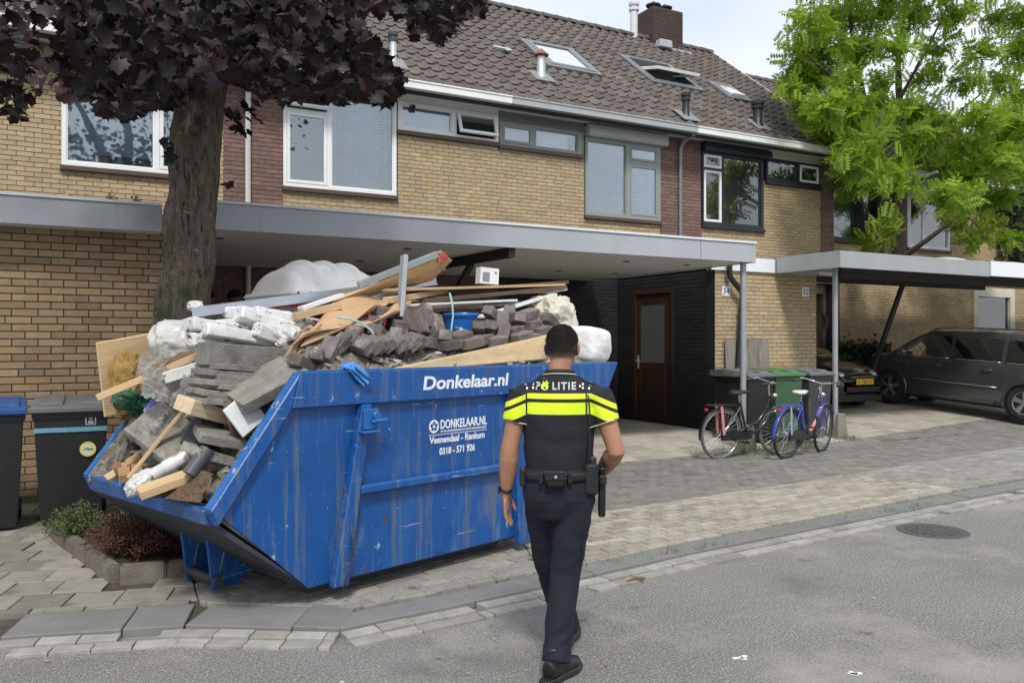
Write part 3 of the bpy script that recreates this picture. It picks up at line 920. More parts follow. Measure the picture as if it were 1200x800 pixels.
# --- house with the dark blue windows
h3 = thing('terraced_house', 'last house of near terrace with dark blue window frames, chimney and open roof window', 'house', (0, 0, 0), 0, 'houses of the near terrace')
W5, W6 = (11.63, 13.34, 4.05, 5.54), (13.42, 15.08, 5.10, 5.60)
brickwork(h3, 11.072, 11.61, .1, 5.72, fY(FY), [], m_pbrick, m_pmortar)
brickwork(h3, 11.612, 15.10, 2.96, 5.72, fY(FY), [(11.61, 13.36, 4.04, 5.73), (13.35, 15.11, 5.10, 5.73)], m_ybrick, m_ymortar)
brickwork(h3, 15.102, 15.54, 2.96, 5.72, fY(FY), [], m_pbrick, m_pmortar)
window(h3, *W5, FY, m_navy, [(11.67, 12.15, 5.22, 5.49, m_upvc, 0), (11.67, 12.15, 4.11, 5.17, m_upvc, 0), (12.22, 13.26, 4.11, 5.49, None, 0)],
       [('roller', 12.2, 13.28, 5.02, 5.5, M('pale_green_roller', (.55, .64, .58), .8)), ('curtain', 12.75, 13.1, 4.4, 5.3, m_curtain_c), ('roller', 12.2, 13.28, 4.1, 4.45, M('frosted_film', (.40, .42, .40), .6))], sillm=m_navy)
window(h3, *W6, FY, m_navy, [(13.48, 14.36, 5.17, 5.55, None, 0), (14.43, 15.03, 5.17, 5.55, m_upvc, 0)], None, sillm=m_navy)
b = MB(); b.bx(13.43, 15.10, FY - .015, FY + .06, 5.602, 5.745); b.build('window_head', m_cream, h3)
b = MB(); b.bx(11.60, 13.50, FY - .15, FY + .02, 5.545, 5.715); b.build('roller_shutter_box', m_navy, h3, bevel=.02, seg=2)
shell(h3, 11.072, 15.54, FY)
gable(h3, 15.54, 1, EY, EZ, RY, RZ)
ro3 = roof(h3, 11.072, 15.66, EY, EZ, RY, RZ, openings=[(11.45, 12.75, 2.25, 3.72), (13.6, 14.12, 2.15, 3.0)])
gutter(h3, 11.07, 15.72, EY, EZ - .005, m_wood_w)
b = MB(); b.bar((15.665, EY - .05, EZ - .03), (15.665, RY, RZ - .02), .03, .16); b.build('verge_board', m_wood_w, h3)

# roof windows, vents, chimney --------------------------------------------------
RL = math.hypot(RY - EY, RZ - EZ); RC, RS = (RY - EY) / RL, (RZ - EZ) / RL
RR = Matrix(((1, 0, 0), (0, RC, RS), (0, -RS, RC))).transposed()
def rp(x, d, n=0): return Vector((x, EY + d * RC - n * RS, EZ + d * RS + n * RC))
m_flash = M('lead_flashing', (.20, .21, .22), .6, .2, 8)
m_rwglass = Mglass('roof_window_pane', opac=.35, body=(.30, .34, .37), refl=2.6)
m_velux = M('roof_window_cladding', (.17, .18, .19), .4, .1, 5)
def roof_window(house, x0, x1, d0, d1, open_=0):
    b = MB(); w_, h_ = x1 - x0, d1 - d0
    for q in rect_minus((-.10, w_ + .10, -.10, h_ + .08), [(0, w_, 0, h_)]): b.bx(q[0], q[1], q[2], q[3], .02, .085)
    for q in rect_minus((-.01, w_ + .01, -.01, h_ + .01), [(.05, w_ - .05, .05, h_ - .05)]): b.bx(q[0], q[1], q[2], q[3], -.12, .098)
    o = b.build('roof_window', m_velux, house, bevel=.006, loc=rp(x0, d0), R=RR)
    b = MB(); b.bx(.03, w_ - .03, .03, h_ - .03, -.30, -.28); b.build('room', m_roomdk, o)
    s_ = MB()
    for q in rect_minus((.035, w_ - .035, -h_ / 2 + .03, h_ / 2 - .03), [(.10, w_ - .10, -h_ / 2 + .10, h_ / 2 - .10)]): s_.bx(q[0], q[1], q[2], q[3], -.02, .045)
    so = s_.build('sash', m_velux if not open_ else m_wood_w, o, bevel=.005, loc=(0, h_ / 2, .06))
    so.rotation_euler = (-open_, 0, 0)
    s_ = MB(); s_.bx(.095, w_ - .095, -h_ / 2 + .095, h_ / 2 - .095, .008, .018); s_.build('pane', m_rwglass, so)
    return o
roof_window(h2, 8.72, 9.82, 2.05, 3.35)
roof_window(h3, 11.47, 12.72, 2.30, 3.65, .42)
roof_window(h3, 13.62, 14.10, 2.2, 2.95, .12)
m_terra = M('terracotta', (.24, .10, .065), .8, .2, 8)
m_steel = M('galvanised_steel', (.52, .54, .55), .42, .15, 10, metal=.6)
m_plast_k = M('black_plastic', (.018, .018, .019), .42, .2, 8)
m_plast_dg = M('dark_grey_plastic', (.05, .054, .058), .42, .15, 8)
def vent(house, x, d, h_, r, mat, cap, capm, name='roof_vent'):
    b = MB(); base = rp(x, d)
    b.box(rp(x, d, .06), (.42, .46, .03), RR)
    o = b.build(name, m_flash, house, bevel=.01)
    b = MB(); b.lathe([(r * 1.25, -.06), (r * 1.25, .05), (r, .08), (r, h_)], 16, c=base); b.build('pipe', mat, o, smooth=40)
    b = MB()
    if cap == 'cone': b.lathe([(r * .9, h_), (r * .9, h_ + .02), (r * 1.7, h_ + .03), (r * 1.7, h_ + .05), (r * .2, h_ + .16), (0, h_ + .17)], 16, c=base)
    else:
        b.lathe([(r, h_), (r * 1.35, h_ + .01), (r * 1.35, h_ + .05), (r * 1.1, h_ + .06), (r * 1.1, h_ + .09), (r * 1.4, h_ + .10), (r * 1.4, h_ + .16), (r * 1.0, h_ + .17), (0, h_ + .17)], 16, c=base)
    b.build('cap', capm, o, smooth=40)
vent(h2, 8.14, 1.25, .42, .085, m_steel, 'cone', m_terra)
vent(h1, 4.97, .60, .40, .06, m_steel, 'ring', m_plast_dg)
vent(h3, 11.12, .42, .34, .07, m_plast_k, 'ring', m_plast_k)
vent(h3, 13.24, .62, .38, .10, m_plast_k, 'ring', m_plast_k)
b = MB(); b.box(rp(7.77, 2.48, .075), (.34, .10, .04), RR); b.box(rp(7.9, 2.44, .085), (.16, .14, .03), RR @ rot(0, 0, 30)); b.build('roof_clip', m_steel, h2)
m_chim = M('chimney_brick', rough=.85, var=.15, scale=9, rand=stops([(.062, .040, .038), (.078, .05, .046), (.052, .036, .036), (.09, .056, .05)]))
ch = MB(); ch.bx(13.50, 14.45, 17.0, 17.75, 8.6, 10.25); cho = ch.build('chimney', M('chimney_mortar', (.06, .052, .05), .9), h3)
jb = MB()
for r in range(22):
    z0 = 8.75 + r * .067
    for (fn, L0, L1) in ((fY(17.0), 13.5, 14.45), (fX(13.5), -17.75, -17.0)):
        u = L0 - (r % 2) * .1
        while u < L1:
            a, c_ = max(L0, u), min(L1, u + .19); u += .2
            if c_ - a < .02: continue
            jb.cr = rng.random()
            q = [fn(a, z0, 0), fn(c_, z0, 0), fn(c_, z0 + .057, 0), fn(a, z0 + .057, 0), fn(a, z0, .008), fn(c_, z0, .008), fn(c_, z0 + .057, .008), fn(a, z0 + .057, .008)]
            jb.add(q, [(0, 1, 5, 4), (1, 2, 6, 5), (2, 3, 7, 6), (3, 0, 4, 7), (4, 5, 6, 7)])
stuff(jb.build('bricks', m_chim, cho, recalc=False))
for xx in (13.78, 14.16):
    b = MB(); b.lathe([(.13, 10.25), (.13, 10.36), (.11, 10.37), (.11, 10.40), (.19, 10.41), (.20, 10.44), (.06, 10.50), (.03, 10.53), (0, 10.53)], 16, c=(xx, 17.37, 0)); b.build('chimney_pot', M('pot_brown', (.07, .058, .05), .8, .2, 8), cho, smooth=40)
b = MB(); b.bx(13.35, 14.6, 16.80, 17.1, 9.02, 9.18); b.bx(13.36, 13.75, 16.55, 16.75, 9.05, 9.25); b.build('flashing', M('lead_light', (.42, .44, .46), .5, .2, 6), cho, bevel=.02)
b = MB(); b.lathe([(.10, 9.2), (.10, 10.10), (.13, 10.11), (.13, 10.17), (.10, 10.18), (.10, 10.24), (.135, 10.25), (.135, 10.32), (.11, 10.33), (0, 10.34)], 18, c=(13.06, 17.25, 0)); b.build('flue_pipe', M('white_flue', (.62, .63, .63), .35, .15, 5), h3, smooth=40)

# downpipes
def downpipe(house, x, Y, z0, z1, mat, r=.038):
    b = MB(); b.tube([(x, Y, z0), (x, Y, z1 - .12), (x, Y - .10, z1 + .02), (x, EY - .01, z1 + .10)], r, 12)
    o = b.build('downpipe', mat, house, smooth=50)
    b = MB()
    for z in (z0 + .4, z0 + 1.5): b.lathe([(r + .008, z - .02), (r + .008, z + .02)], 12, c=(x, Y, 0)); b.bx(x - .012, x + .012, Y, Y + .06, z - .015, z + .015)
    b.build('pipe_clip', m_zinc, o)
downpipe(h0, 2.61, FY - .06, .3, 5.62, m_wood_w, .042)
downpipe(h2, 11.03, FY - .06, .3, 5.62, m_zinc)

# --- far terrace (right)
FY4, EY4, RY4, RZ4 = 13.75, 13.30, 17.95, 9.30
h4 = thing('terraced_house', 'first house of far terrace, dark framed window mirroring sky, half hidden by green tree', 'house', (0, 0, 0), 0, 'houses of the far terrace')
W7 = (16.15, 17.9, 4.08, 5.45)
brickwork(h4, 15.70, 18.0, 3.0, 5.72, fY(FY4), [W7], m_ybrick, m_ymortar)
brickwork(h4, 18.002, 18.70, .1, 5.72, fY(FY4), [], m_pbrick, m_pmortar)
window(h4, *W7, FY4, m_navy, [(16.2, 17.2, 4.14, 5.4, None, 0), (17.27, 17.85, 4.14, 5.4, m_navy, 0)], [('roller', 16.2, 17.2, 4.14, 5.4, m_curtain)], dk=True)
roof(h4, 15.60, 18.70, EY4, EZ, RY4, RZ4, single=False)
gutter(h4, 15.60, 18.70, EY4, EZ - .005, m_wood_w)
shell(h4, 15.70, 18.70, FY4)
downpipe(h4, 18.60, FY4 - .06, .3, 5.62, m_wood_w)
h5 = thing('terraced_house', 'second house of far terrace with white window frame and pale lintel behind the green tree', 'house', (0, 0, 0), 0, 'houses of the far terrace')
W8 = (19.0, 20.70, 4.04, 5.42)
brickwork(h5, 18.702, 18.98, .1, 5.72, fY(FY4), [], m_pbrick, m_pmortar)
brickwork(h5, 18.982, 26, 3.0, 5.72, fY(FY4), [(18.99, 20.72, 4.0, 5.73)], m_ybrick, m_ymortar)
window(h5, *W8, FY4, m_upvc, [(19.06, 19.62, 4.10, 5.36, m_upvc, 0), (19.7, 20.64, 4.10, 5.36, None, 0)], [('curtain', 20.1, 20.6, 4.1, 5.4, m_curtain_c)], dk=True)
b = MB(); b.bx(18.99, 20.72, FY4 - .02, FY4 + .05, 5.424, 5.745); b.build('window_head', m_wood_w, h5)
roof(h5, 18.70, 26, EY4, EZ, RY4, RZ4, single=False)
gutter(h5, 18.70, 26, EY4, EZ - .005, m_wood_w)
shell(h5, 18.702, 26, FY4)

# ================================================================== GARAGE WALL, CARPORTS, STORE
m_fascia = M('grey_fascia', (.37, .39, .42), .4, .06, 2, patches=[((.29, .30, .32), 1.3, .56, .74, (1, 1, .3)), ((.24, .24, .235), 5, .60, .72, (3, 1, .25))])
m_fasciaw = M('white_fascia', (.72, .74, .76), .4, .06, 2)
m_trim = M('pale_trim', (.66, .68, .70), .4, .05, 3)
m_soffit = M('soffit_board', (.78, .765, .73), .6, .08, 1.2)
m_dtimber = M('dark_timber', (.022, .020, .019), .6, .3, 10, stretch=(1, 1, .2))
m_felt = M('roof_felt', (.12, .12, .12), .9, .2, 4)

gr = thing('brick_garage', 'brown brick garage with pale grey roof edge behind the wheelie bins', 'garage')
class NearKey:
    mat = m_bbrick
    def __call__(s, t): return math.hypot((t[0] + t[1]) / 2 - .5, ((t[2] + t[3]) / 2 - 1.9))
gfy = 9.6
brickwork(gr, -3.2, 1.04, .05, 2.83, fY(gfy), [], m_bbrick_a, m_bmortar, bl=.226, bh=.0745, single=NearKey(), proud=.007)
b = MB(); b.bx(-3.2, -3.0, gfy + .2, 13.05, .05, 2.83); b.bx(.84, 1.04, gfy + .202, 13.05, .05, 2.83); b.build('side_wall', m_bmortar, gr)
b = MB(); b.bx(-3.4, 1.0, 9.33, 13.05, 2.84, 3.02); b.build('roof_deck', m_felt, gr)
b = MB(); b.bx(-3.4, 1.0, 9.30, 9.328, 2.785, 3.055); b.build('fascia', m_fascia, gr, bevel=.004)
b = MB(); b.bx(-3.4, 1.0, 9.285, 9.36, 3.057, 3.085); b.build('roof_trim', m_trim, gr)
b = MB(); b.bx(-3.4, 1.0, 9.33, gfy - .012, 2.79, 2.80); b.build('soffit', m_soffit, gr)

cp = thing('carport', 'long open carport with pale blue-grey fascia spanning the fronts behind the skip', 'carport')
b = MB(); b.bx(1.02, 7.80, 8.80, 8.83, 2.785, 3.05); b.build('fascia', m_fascia, cp, bevel=.004)
b = MB(); b.bx(7.808, 8.83, 8.80, 8.83, 2.785, 3.05); b.build('fascia', m_fascia, cp, bevel=.004)
b = MB(); b.bx(1.02, 8.84, 8.782, 8.86, 3.052, 3.082); b.build('roof_trim', m_trim, cp, bevel=.004)
b = MB(); b.bx(8.80, 8.83, 8.832, 13.05, 2.785, 3.05); b.build('fascia', m_fascia, cp)
b = MB(); b.bx(1.02, 1.05, 8.832, 9.28, 2.785, 3.05); b.build('fascia', m_fascia, cp)
b = MB(); b.bx(1.06, 8.79, 8.84, 13.06, 2.83, 3.04); b.build('roof_deck', m_felt, cp)
n = 7
for k in range(n):
    xa, xb = 1.06 + 7.73 * k / n, 1.06 + 7.73 * (k + 1) / n
    b = MB(); b.bx(xa + .002, xb - .002, 8.84, 13.06, 2.795, 2.826); b.build('soffit_panel', m_soffit, cp)
    for yy in (9.6, 11.4):
        if k in (0, 2, 3, 5, 6):
            b = MB(); b.lathe([(.0, 2.790), (.035, 2.790), (.05, 2.786), (.055, 2.794)], 14, c=((xa + xb) / 2, yy, 0)); b.build('downlight', m_plast_dg, cp)
b = MB(); b.bar((4.88, 8.86, 2.735), (4.78, 11.1, 2.735), .09, .115); b.bar((4.84, 9.9, 2.68), (4.80, 10.7, 2.05), .07, .07); b.bar((4.80, 10.7, 2.1), (4.80, 10.7, .25), .07, .07, (0, 1, 0)); b.build('timber_bracket', m_dtimber, cp)
def post(parent, x, y, z0, z1, fx):
    b = MB(); b.lathe([(.044, z0), (.044, z1)], 14, c=(x, y, 0)); b.build('post', m_zinc, parent, smooth=40)
    b = MB(); z = gz(fx, y) - .03
    b.add([(fx - .12, y - .12, z), (fx + .12, y - .12, z), (fx + .12, y + .12, z), (fx - .12, y + .12, z), (fx - .085, y - .085, z + .42), (fx + .085, y - .085, z + .42), (fx + .085, y + .085, z + .42), (fx - .085, y + .085, z + .42)],
          [(0, 3, 2, 1), (4, 5, 6, 7), (0, 1, 5, 4), (1, 2, 6, 5), (2, 3, 7, 6), (3, 0, 4, 7)])
    b.build('concrete_foot', M('mossy_concrete', (.20, .19, .15), .9, .25, 8, bump=.5, patches=[((.09, .10, .05), 6, .55, .68, None)]), parent, bevel=.012)
post(cp, 8.73, 8.95, .4, 2.79, 8.78)
b = MB()
pts = [onY(855, 306, 10.26), onY(855, 322, 10.26), onY(858, 328, 10.26), onY(868, 340, 10.26), onY(870, 345, 10.26), onY(868, 380, 10.27), onY(863, 455, 10.28), onY(863, 510, 10.28)]
b.tube(pts, .048, 12); b.build('rainwater_pipe', m_plast_k, cp, smooth=50)

# brick store between the carports
st = thing('brick_store', 'yellow brick store with house numbers and a black painted side wall', 'storehouse')
SX0, SX1, SY = 9.52, 11.88, 10.40
brickwork(st, SX0, SX1, .1, 2.86, fY(SY), [], m_ybrick, m_ymortar)
DY0, DY1 = 11.42, 12.60
brickwork(st, -13.05, -SY - .203, .1, 2.83, fX(SX0), [(-DY1, -DY0, .20, 2.62)], m_kbrick, m_kmortar, th=.18)
b = MB(); b.prism([(SY + .0, .1), (SY + .199, .1), (SY + .199, 2.83), (SY + .0, 2.83)], lambda u, v, d: (SX0 - d, u, v), 0.0, .008); b.build('painted_corner', m_kmortar, st)
b = MB(); b.bx(SX1 - .2, SX1, SY + .203, 13.05, .1, 2.86); b.build('side_wall', m_ymortar, st)
b = MB(); b.bx(SX0 + .02, 11.9, SY + .03, 13.05, 2.865, 3.06); b.build('roof_deck', m_felt, st)
xw = onY(907, 305, SY - .03).x
b = MB(); b.bx(SX0 - .1, xw - .002, SY - .05, SY - .02, 2.83, 3.06); b.build('fascia', m_fasciaw, st)
b = MB(); b.bx(xw, 11.9, SY - .05, SY - .02, 2.83, 3.06); b.build('fascia', m_fascia, st)
b = MB(); b.bx(SX0 - .1, 11.9, SY - .019, SY + .03, 2.835, 3.07); b.build('roof_edge', m_dtimber, st)
# door in the black wall
m_door = M('brown_door', (.032, .018, .009), .5, .2, 6, stretch=(1, 1, .15))
b = MB()
for q in rect_minus((DY0, DY1, .20, 2.62), [(DY0 + .09, DY1 - .09, .24, 2.52)]): b.bx(SX0 - .02, SX0 + .08, q[0], q[1], q[2], q[3])
dr = b.build('door_frame', m_door, st)
b = MB()
for q in rect_minus((DY0 + .095, DY1 - .095, .245, 2.515), [(DY0 + .27, DY1 - .22, 1.28, 2.36)]): b.bx(SX0 + .012, SX0 + .055, q[0], q[1], q[2], q[3])
do = b.build('door', m_door, st, bevel=.004)
b = MB(); b.bx(SX0 + .03, SX0 + .038, DY0 + .26, DY1 - .21, 1.27, 2.37); b.build('pane', Mglass('door_pane', opac=.6, body=(.16, .17, .165), refl=.8), do)
b = MB(); b.tube([(SX0 + .01, DY1 - .14, 1.30), (SX0 - .05, DY1 - .14, 1.30), (SX0 - .05, DY1 - .27, 1.30)], .012, 8); b.bx(SX0 + .001, SX0 + .013, DY1 - .165, DY1 - .12, 1.16, 1.40); b.build('handle', m_steel, do)
b = MB(); b.bx(SX0 - .03, SX0 + .15, DY0, DY1, .10, .197); b.build('step', m_kerb, st)
# house numbers
m_plate = M('number_plate', (.70, .72, .74), .4, .05)
m_ink = M('number_ink', (.05, .06, .08), .5, 0)
for (num, px, py) in (('34', 851, 341), ('32', 944, 342)):
    p = onY(px, py, SY - .02)
    b = MB(); b.box((0, 0, 0), (.175, .012, .165)); o = b.build('number_plate', m_plate, st, bevel=.004, loc=(p.x, SY - .017, p.z))
    t = text_obj('house_number', num, .15, m_ink, o, (-.07, -.0075, -.052), rot(90), width=.14, bold=.0)

# weathered boards leaning on the store
m_oldwood = M('weathered_wood', rough=.9, var=.35, scale=9, src='obj', stretch=(4, 4, .35), bump=.5, bscale=30,
              rand=stops([(.22, .195, .165), (.29, .26, .225), (.18, .16, .135)]), patches=[((.10, .09, .075), 7, .55, .68, (3, 3, .4))])
x0, x1 = onY(854, 430, 10.25).x, onY(905, 430, 10.25).x
bp_ = thing('plank_panel', 'weathered grey wooden plank panel leaning against the numbered brick store', 'panel', (x0, 10.26, gz(x0, 10.26)), 0)
n = 4
for k in range(n):
    wd = (x1 - x0) / n
    b = MB(); b.box((wd * (k + .5), 0, .76 + rng.uniform(-.01, .01)), (wd - .008, .028, 1.52)); o = b.build('plank', m_oldwood, bp_, bevel=.003)
    o.rotation_euler = (RAD(-3.2), 0, 0)

# right-hand carport
rc = thing('carport', 'grey fascia carport on a slim steel post over the parked dark cars', 'carport')
RX0, RX1 = 10.83, 14.73
m_fascia_g = M('weathered_fascia', (.31, .33, .335), .5, .08, 2, patches=[((.24, .25, .25), 2, .58, .72, (1, 1, .3))])
b = MB(); b.bx(RX0, RX1, 9.0, 9.03, 2.82, 3.085); b.build('fascia', m_fascia_g, rc, bevel=.004)
b = MB(); b.bx(RX0, RX0 + .03, 9.032, 10.32, 2.82, 3.085); b.build('fascia', m_fascia_g, rc, bevel=.004)
b = MB(); b.bx(RX0 + .035, RX1, 9.035, 12.4, 3.025, 3.08); b.build('roof_deck', m_felt, rc)
b = MB(); b.bx(RX0 + .035, RX1, 9.035, 12.39, 3.0, 3.02); b.build('soffit', m_soffit, rc)
for (yy, mt, zz, hh, nm) in ((9.9, m_dtimber, 2.86, .20, 'beam'), (10.9, m_fasciaw, 2.93, .07, 'batten'), (11.9, m_fasciaw, 2.93, .07, 'batten'), (11.4, m_dtimber, 2.90, .16, 'beam')):
    b = MB(); b.bx(11.92, 18.5, yy, yy + .09, zz - hh / 2, zz + hh / 2); b.build(nm, mt, rc)
post(rc, 11.14, 9.36, .3, 3.0, 11.2)
b = MB(); b.bar((14.96, 11.9, .36), (16.15, 11.75, 2.98), .10, .06, (0, 1, 0)); b.build('timber_brace', m_dtimber, rc)
nc = thing('carport', 'neighbouring carport with white fascia and two roof domes beside the grey one', 'carport')
b = MB(); b.bx(RX1 + .004, 25, 8.97, 9.0, 2.83, 3.10); b.build('fascia', m_fasciaw, nc, bevel=.004)
b = MB(); b.bx(RX1 + .004, 25, 9.005, 12.4, 3.02, 3.09); b.build('roof_deck', m_felt, nc)
b = MB(); b.bx(RX1 + .004, 25, 9.005, 12.39, 3.0, 3.018); b.build('soffit', m_soffit, nc)
m_dome = M('acrylic_dome', (.60, .60, .56), .3, .06, 3)
for (px, py) in ((1105, 297), (1178, 300)):
    p = onY(px, py, 10.6)
    b = MB(); b.lathe([(.62, 3.09), (.62, 3.16), (.58, 3.18), (.5, 3.25), (.36, 3.31), (.18, 3.345), (0, 3.355)], 20, c=(p.x, 10.6, 0)); b.build('roof_dome', m_dome, nc, smooth=50)

# ground floor front behind the parked cars
gf = thing('garage_front', 'shaded brick front with dark garage opening and cream framed door behind the parked cars', 'garage')
GX = 15.62
c0, c1 = onY(1140, 345, 13.0), onY(1188, 345, 13.0); ctop = onY(1163, 338, 13.0).z
brickwork(gf, GX, 26, .25, 3.05, fY(13.0), [(c0.x, c1.x, .25, ctop)], m_ybrick, m_ymortar, wall='wall_panel', th=.15)
b = MB()
for q in rect_minus((c0.x, c1.x, .25, ctop), [(c0.x + .20, c1.x - .20, .40, ctop - .22)]): b.bx(q[0], q[1], 12.97, 13.09, q[2], q[3])
o = b.build('door_frame', m_cream, gf)
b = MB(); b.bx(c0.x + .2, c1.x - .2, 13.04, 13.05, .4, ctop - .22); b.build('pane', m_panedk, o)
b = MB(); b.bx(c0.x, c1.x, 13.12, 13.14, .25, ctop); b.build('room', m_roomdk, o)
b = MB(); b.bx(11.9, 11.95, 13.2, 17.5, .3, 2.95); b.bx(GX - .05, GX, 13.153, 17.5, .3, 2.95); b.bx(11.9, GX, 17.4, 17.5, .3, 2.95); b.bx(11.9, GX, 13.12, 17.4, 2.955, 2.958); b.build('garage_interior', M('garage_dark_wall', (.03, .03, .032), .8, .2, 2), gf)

# ================================================================== SKIP CONTAINER
CTH = RAD(18.2); CO = Vector((1.461, 5.014, 0)); CD = Vector((math.cos(CTH), math.sin(CTH), 0)); CN = Vector((-math.sin(CTH), math.cos(CTH), 0))
CR = Matrix((CD, CN, Vector((0, 0, 1)))).transposed()
def cw(s_, v, z): return CO + CD * s_ + CN * v + Vector((0, 0, z))
def cpx(x, y, v):
    """photo pixel -> world point at depth v behind the near side of the skip"""
    return onP(x, y, CO + CN * v, CN)
m_blue = M('blue_skip_paint', (.003, .070, .265), .42, .22, 1.6, bump=.15, bscale=25, spec=.5,
           patches=[((.014, .10, .30), 2.6, .54, .68, (1, 1, .35)), ((.075, .15, .30), 5.5, .60, .69, (1.4, 1, .3)), ((.003, .045, .18), 1.7, .58, .72, None),
                    ((.30, .38, .46), 11, .655, .69, (1, 1, .6)), ((.085, .045, .028), 6.5, .665, .70, None), ((.14, .15, .16), 1.1, .60, .80, (1, 1, .5)), ((.20,.23,.26), 40, .66, .70, (1,1,.4)), ((.09, .125, .18), 3, .53, .68, (5, 1, .30)), ((.085, .05, .032), 4.5, .63, .66, (1.5, 1, .8)), ((.25, .30, .38), 6, .66, .675, (.35, 1, 5))])
m_blue_e = M('highlit_blue_paint', (.012, .11, .34), .4, .2, 3, patches=[((.35, .40, .46), 8, .58, .68, None), ((.10, .06, .04), 7, .64, .70, None)])  # paler blue holds the rail highlights; its patches are scuffs and rust
m_under = M('skip_underside', (.035, .040, .055), .8, .3, 6, patches=[((.07, .05, .035), 3, .5, .7, None)])
m_inner = M('skip_inside', (.14, .135, .125), .9, .3, 6, patches=[((.03, .07, .19), 3, .58, .68, None), ((.20, .16, .11), 5, .55, .7, None)])
m_letter = M('white_lettering', (.72, .75, .78), .5, .08, 9)
skip = thing('skip_container', 'big blue steel waste skip with white lettering heaped with building rubble', 'skip', CO, CTH)
ZR, ZB = 1.478, .175
Wd = 1.8
prof = [(-.10, ZB), (1.90, ZB), (2.90, 1.27), (-.23, 1.27), (-.66, .69)]
fs_ = lambda u, v, d: (u, d, v)
for (nm, d0, d1) in (('side_plate', .035, .045), ('side_plate', Wd - .045, Wd - .035)):
    MB().prism(prof, fs_, d0, d1).build(nm, [m_blue], skip, recalc=True)
# rim band (top rail) and the inclined rail of the low end
topb = [(-.19, 1.47), (-.24, 1.262), (2.90, 1.262), (3.02, 1.478), (2.9, ZR)]
topb = [(-.175, ZR), (-.235, 1.262), (2.885, 1.262), (3.02, ZR)]
incb = [(-.745, .735), (-.70, .64), (-.655, .70), (-.236, 1.261), (-.176, ZR)]
for (d0, d1) in ((-.012, .075), (Wd - .075, Wd + .012)):
    MB().prism(topb, fs_, d0, d1).build('top_rail', m_blue, skip, bevel=.008)
    MB().prism(incb, fs_, d0 + .001, d1 - .001).build('inclined_rail', m_blue, skip, bevel=.008)
# paler strips on the rail tops: highlights put into the colour, with worn patches
for (d0, d1) in ((-.004, .065), (Wd - .065, Wd + .004)):
    MB().bx(-.16, 2.98, d0, d1, ZR + .001, ZR + .005).build('rail_highlight', m_blue_e, skip)
    b = MB(); b.bar((-.742, (d0 + d1) / 2, .742), (-.182, (d0 + d1) / 2, ZR - .002), .064, .006, (-.8, 0, .6)); b.build('rail_highlight', m_blue_e, skip)
# low end lip, inclined floors, bottom
MB().prism([(-.745, .735), (-.73, .645), (-.66, .62), (-.655, .735)], fs_, .078, Wd - .078).build('lip_rail', m_blue, skip, bevel=.006)
MB().bx(-.742, -.66, .08, Wd - .08, .736, .741).build('rail_highlight', m_blue_e, skip)
MB().prism([(-.69, .66), (-.09, ZB + .008), (-.08, ZB - .012), (-.69, .62)], fs_, .046, Wd - .046).build('low_end_floor', [m_under], skip)
MB().prism([(-.66, .688), (-.08, ZB + .03), (-.085, ZB + .015), (-.67, .672)], fs_, .047, Wd - .047).build('low_end_liner', [m_inner], skip)
MB().bx(-.09, 1.90, .046, Wd - .046, ZB - .012, ZB + .01).build('bottom_plate', m_under, skip)
MB().prism([(1.90, ZB), (2.885, 1.262), (2.86, 1.262), (1.88, ZB + .012)], fs_, .047, Wd - .047).build('high_end_plate', m_blue, skip)
MB().prism([(2.885, 1.262), (3.02, ZR), (2.93, ZR), (2.80, 1.262)], fs_, .078, Wd - .078).build('end_rail', m_blue, skip, bevel=.006)
# ribs, waist beam, skids, brackets
def rib(poly, side):
    d = (-.03, .034) if side == 0 else (Wd - .034, Wd + .03)
    MB().prism(poly, fs_, *d).build('rib', m_blue, skip, bevel=.008)
for side in (0, 1):
    rib([(.045, .15), (.16, .15), (.335, 1.261), (.262, 1.261)], side)
    rib([(1.73, .12), (1.85, .12), (1.72, 1.261), (1.645, 1.261)], side)
    d0, d1 = (-.022, .033) if side == 0 else (Wd - .033, Wd + .022)
    MB().prism([(.252, .69), (1.70, .69), (1.692, .752), (.262, .752)], fs_, d0, d1).build('waist_beam', m_blue_e if side == 2 else m_blue, skip, bevel=.014)
    s0 = .25 if side == 0 else Wd - .35
    MB().prism([(-.02, ZB - .012), (-.06, .12), (.10, .062), (1.75, .062), (1.88, ZB - .012)], fs_, s0, s0 + .1).build('skid', m_under, skip)
for v0 in (.70, 1.05):
    MB().prism([(-.40, .42), (-.36, .075), (-.33, .075), (-.30, .36)], fs_, v0, v0 + .03).build('bracket_plate', m_blue, skip)
    MB().prism([(-.26, .32), (-.315, .09), (-.20, .075), (-.05, .16)], fs_, v0 + .035, v0 + .055).build('bracket_plate', m_blue, skip)
b = MB(); b.tube([(-.345, .66, .14), (-.345, 1.12, .14)], .028, 10); b.build('hook_bar', m_under, skip, smooth=50)
# latch on the near rib
b = MB(); b.box((.305, -.045, 1.17), (.11, .03, .13)); b.tube([(.30, -.075, 1.155), (.42, -.075, 1.16)], .014, 8); b.lathe([(.0, 0), (.03, 0), (.03, .03), (0, .03)], 12, R=rot(90), c=(.34, -.05, 1.19)); b.bx(.22, .36, -.09, -.03, 1.085, 1.10)
b.build('latch', m_blue_e, skip, bevel=.004)
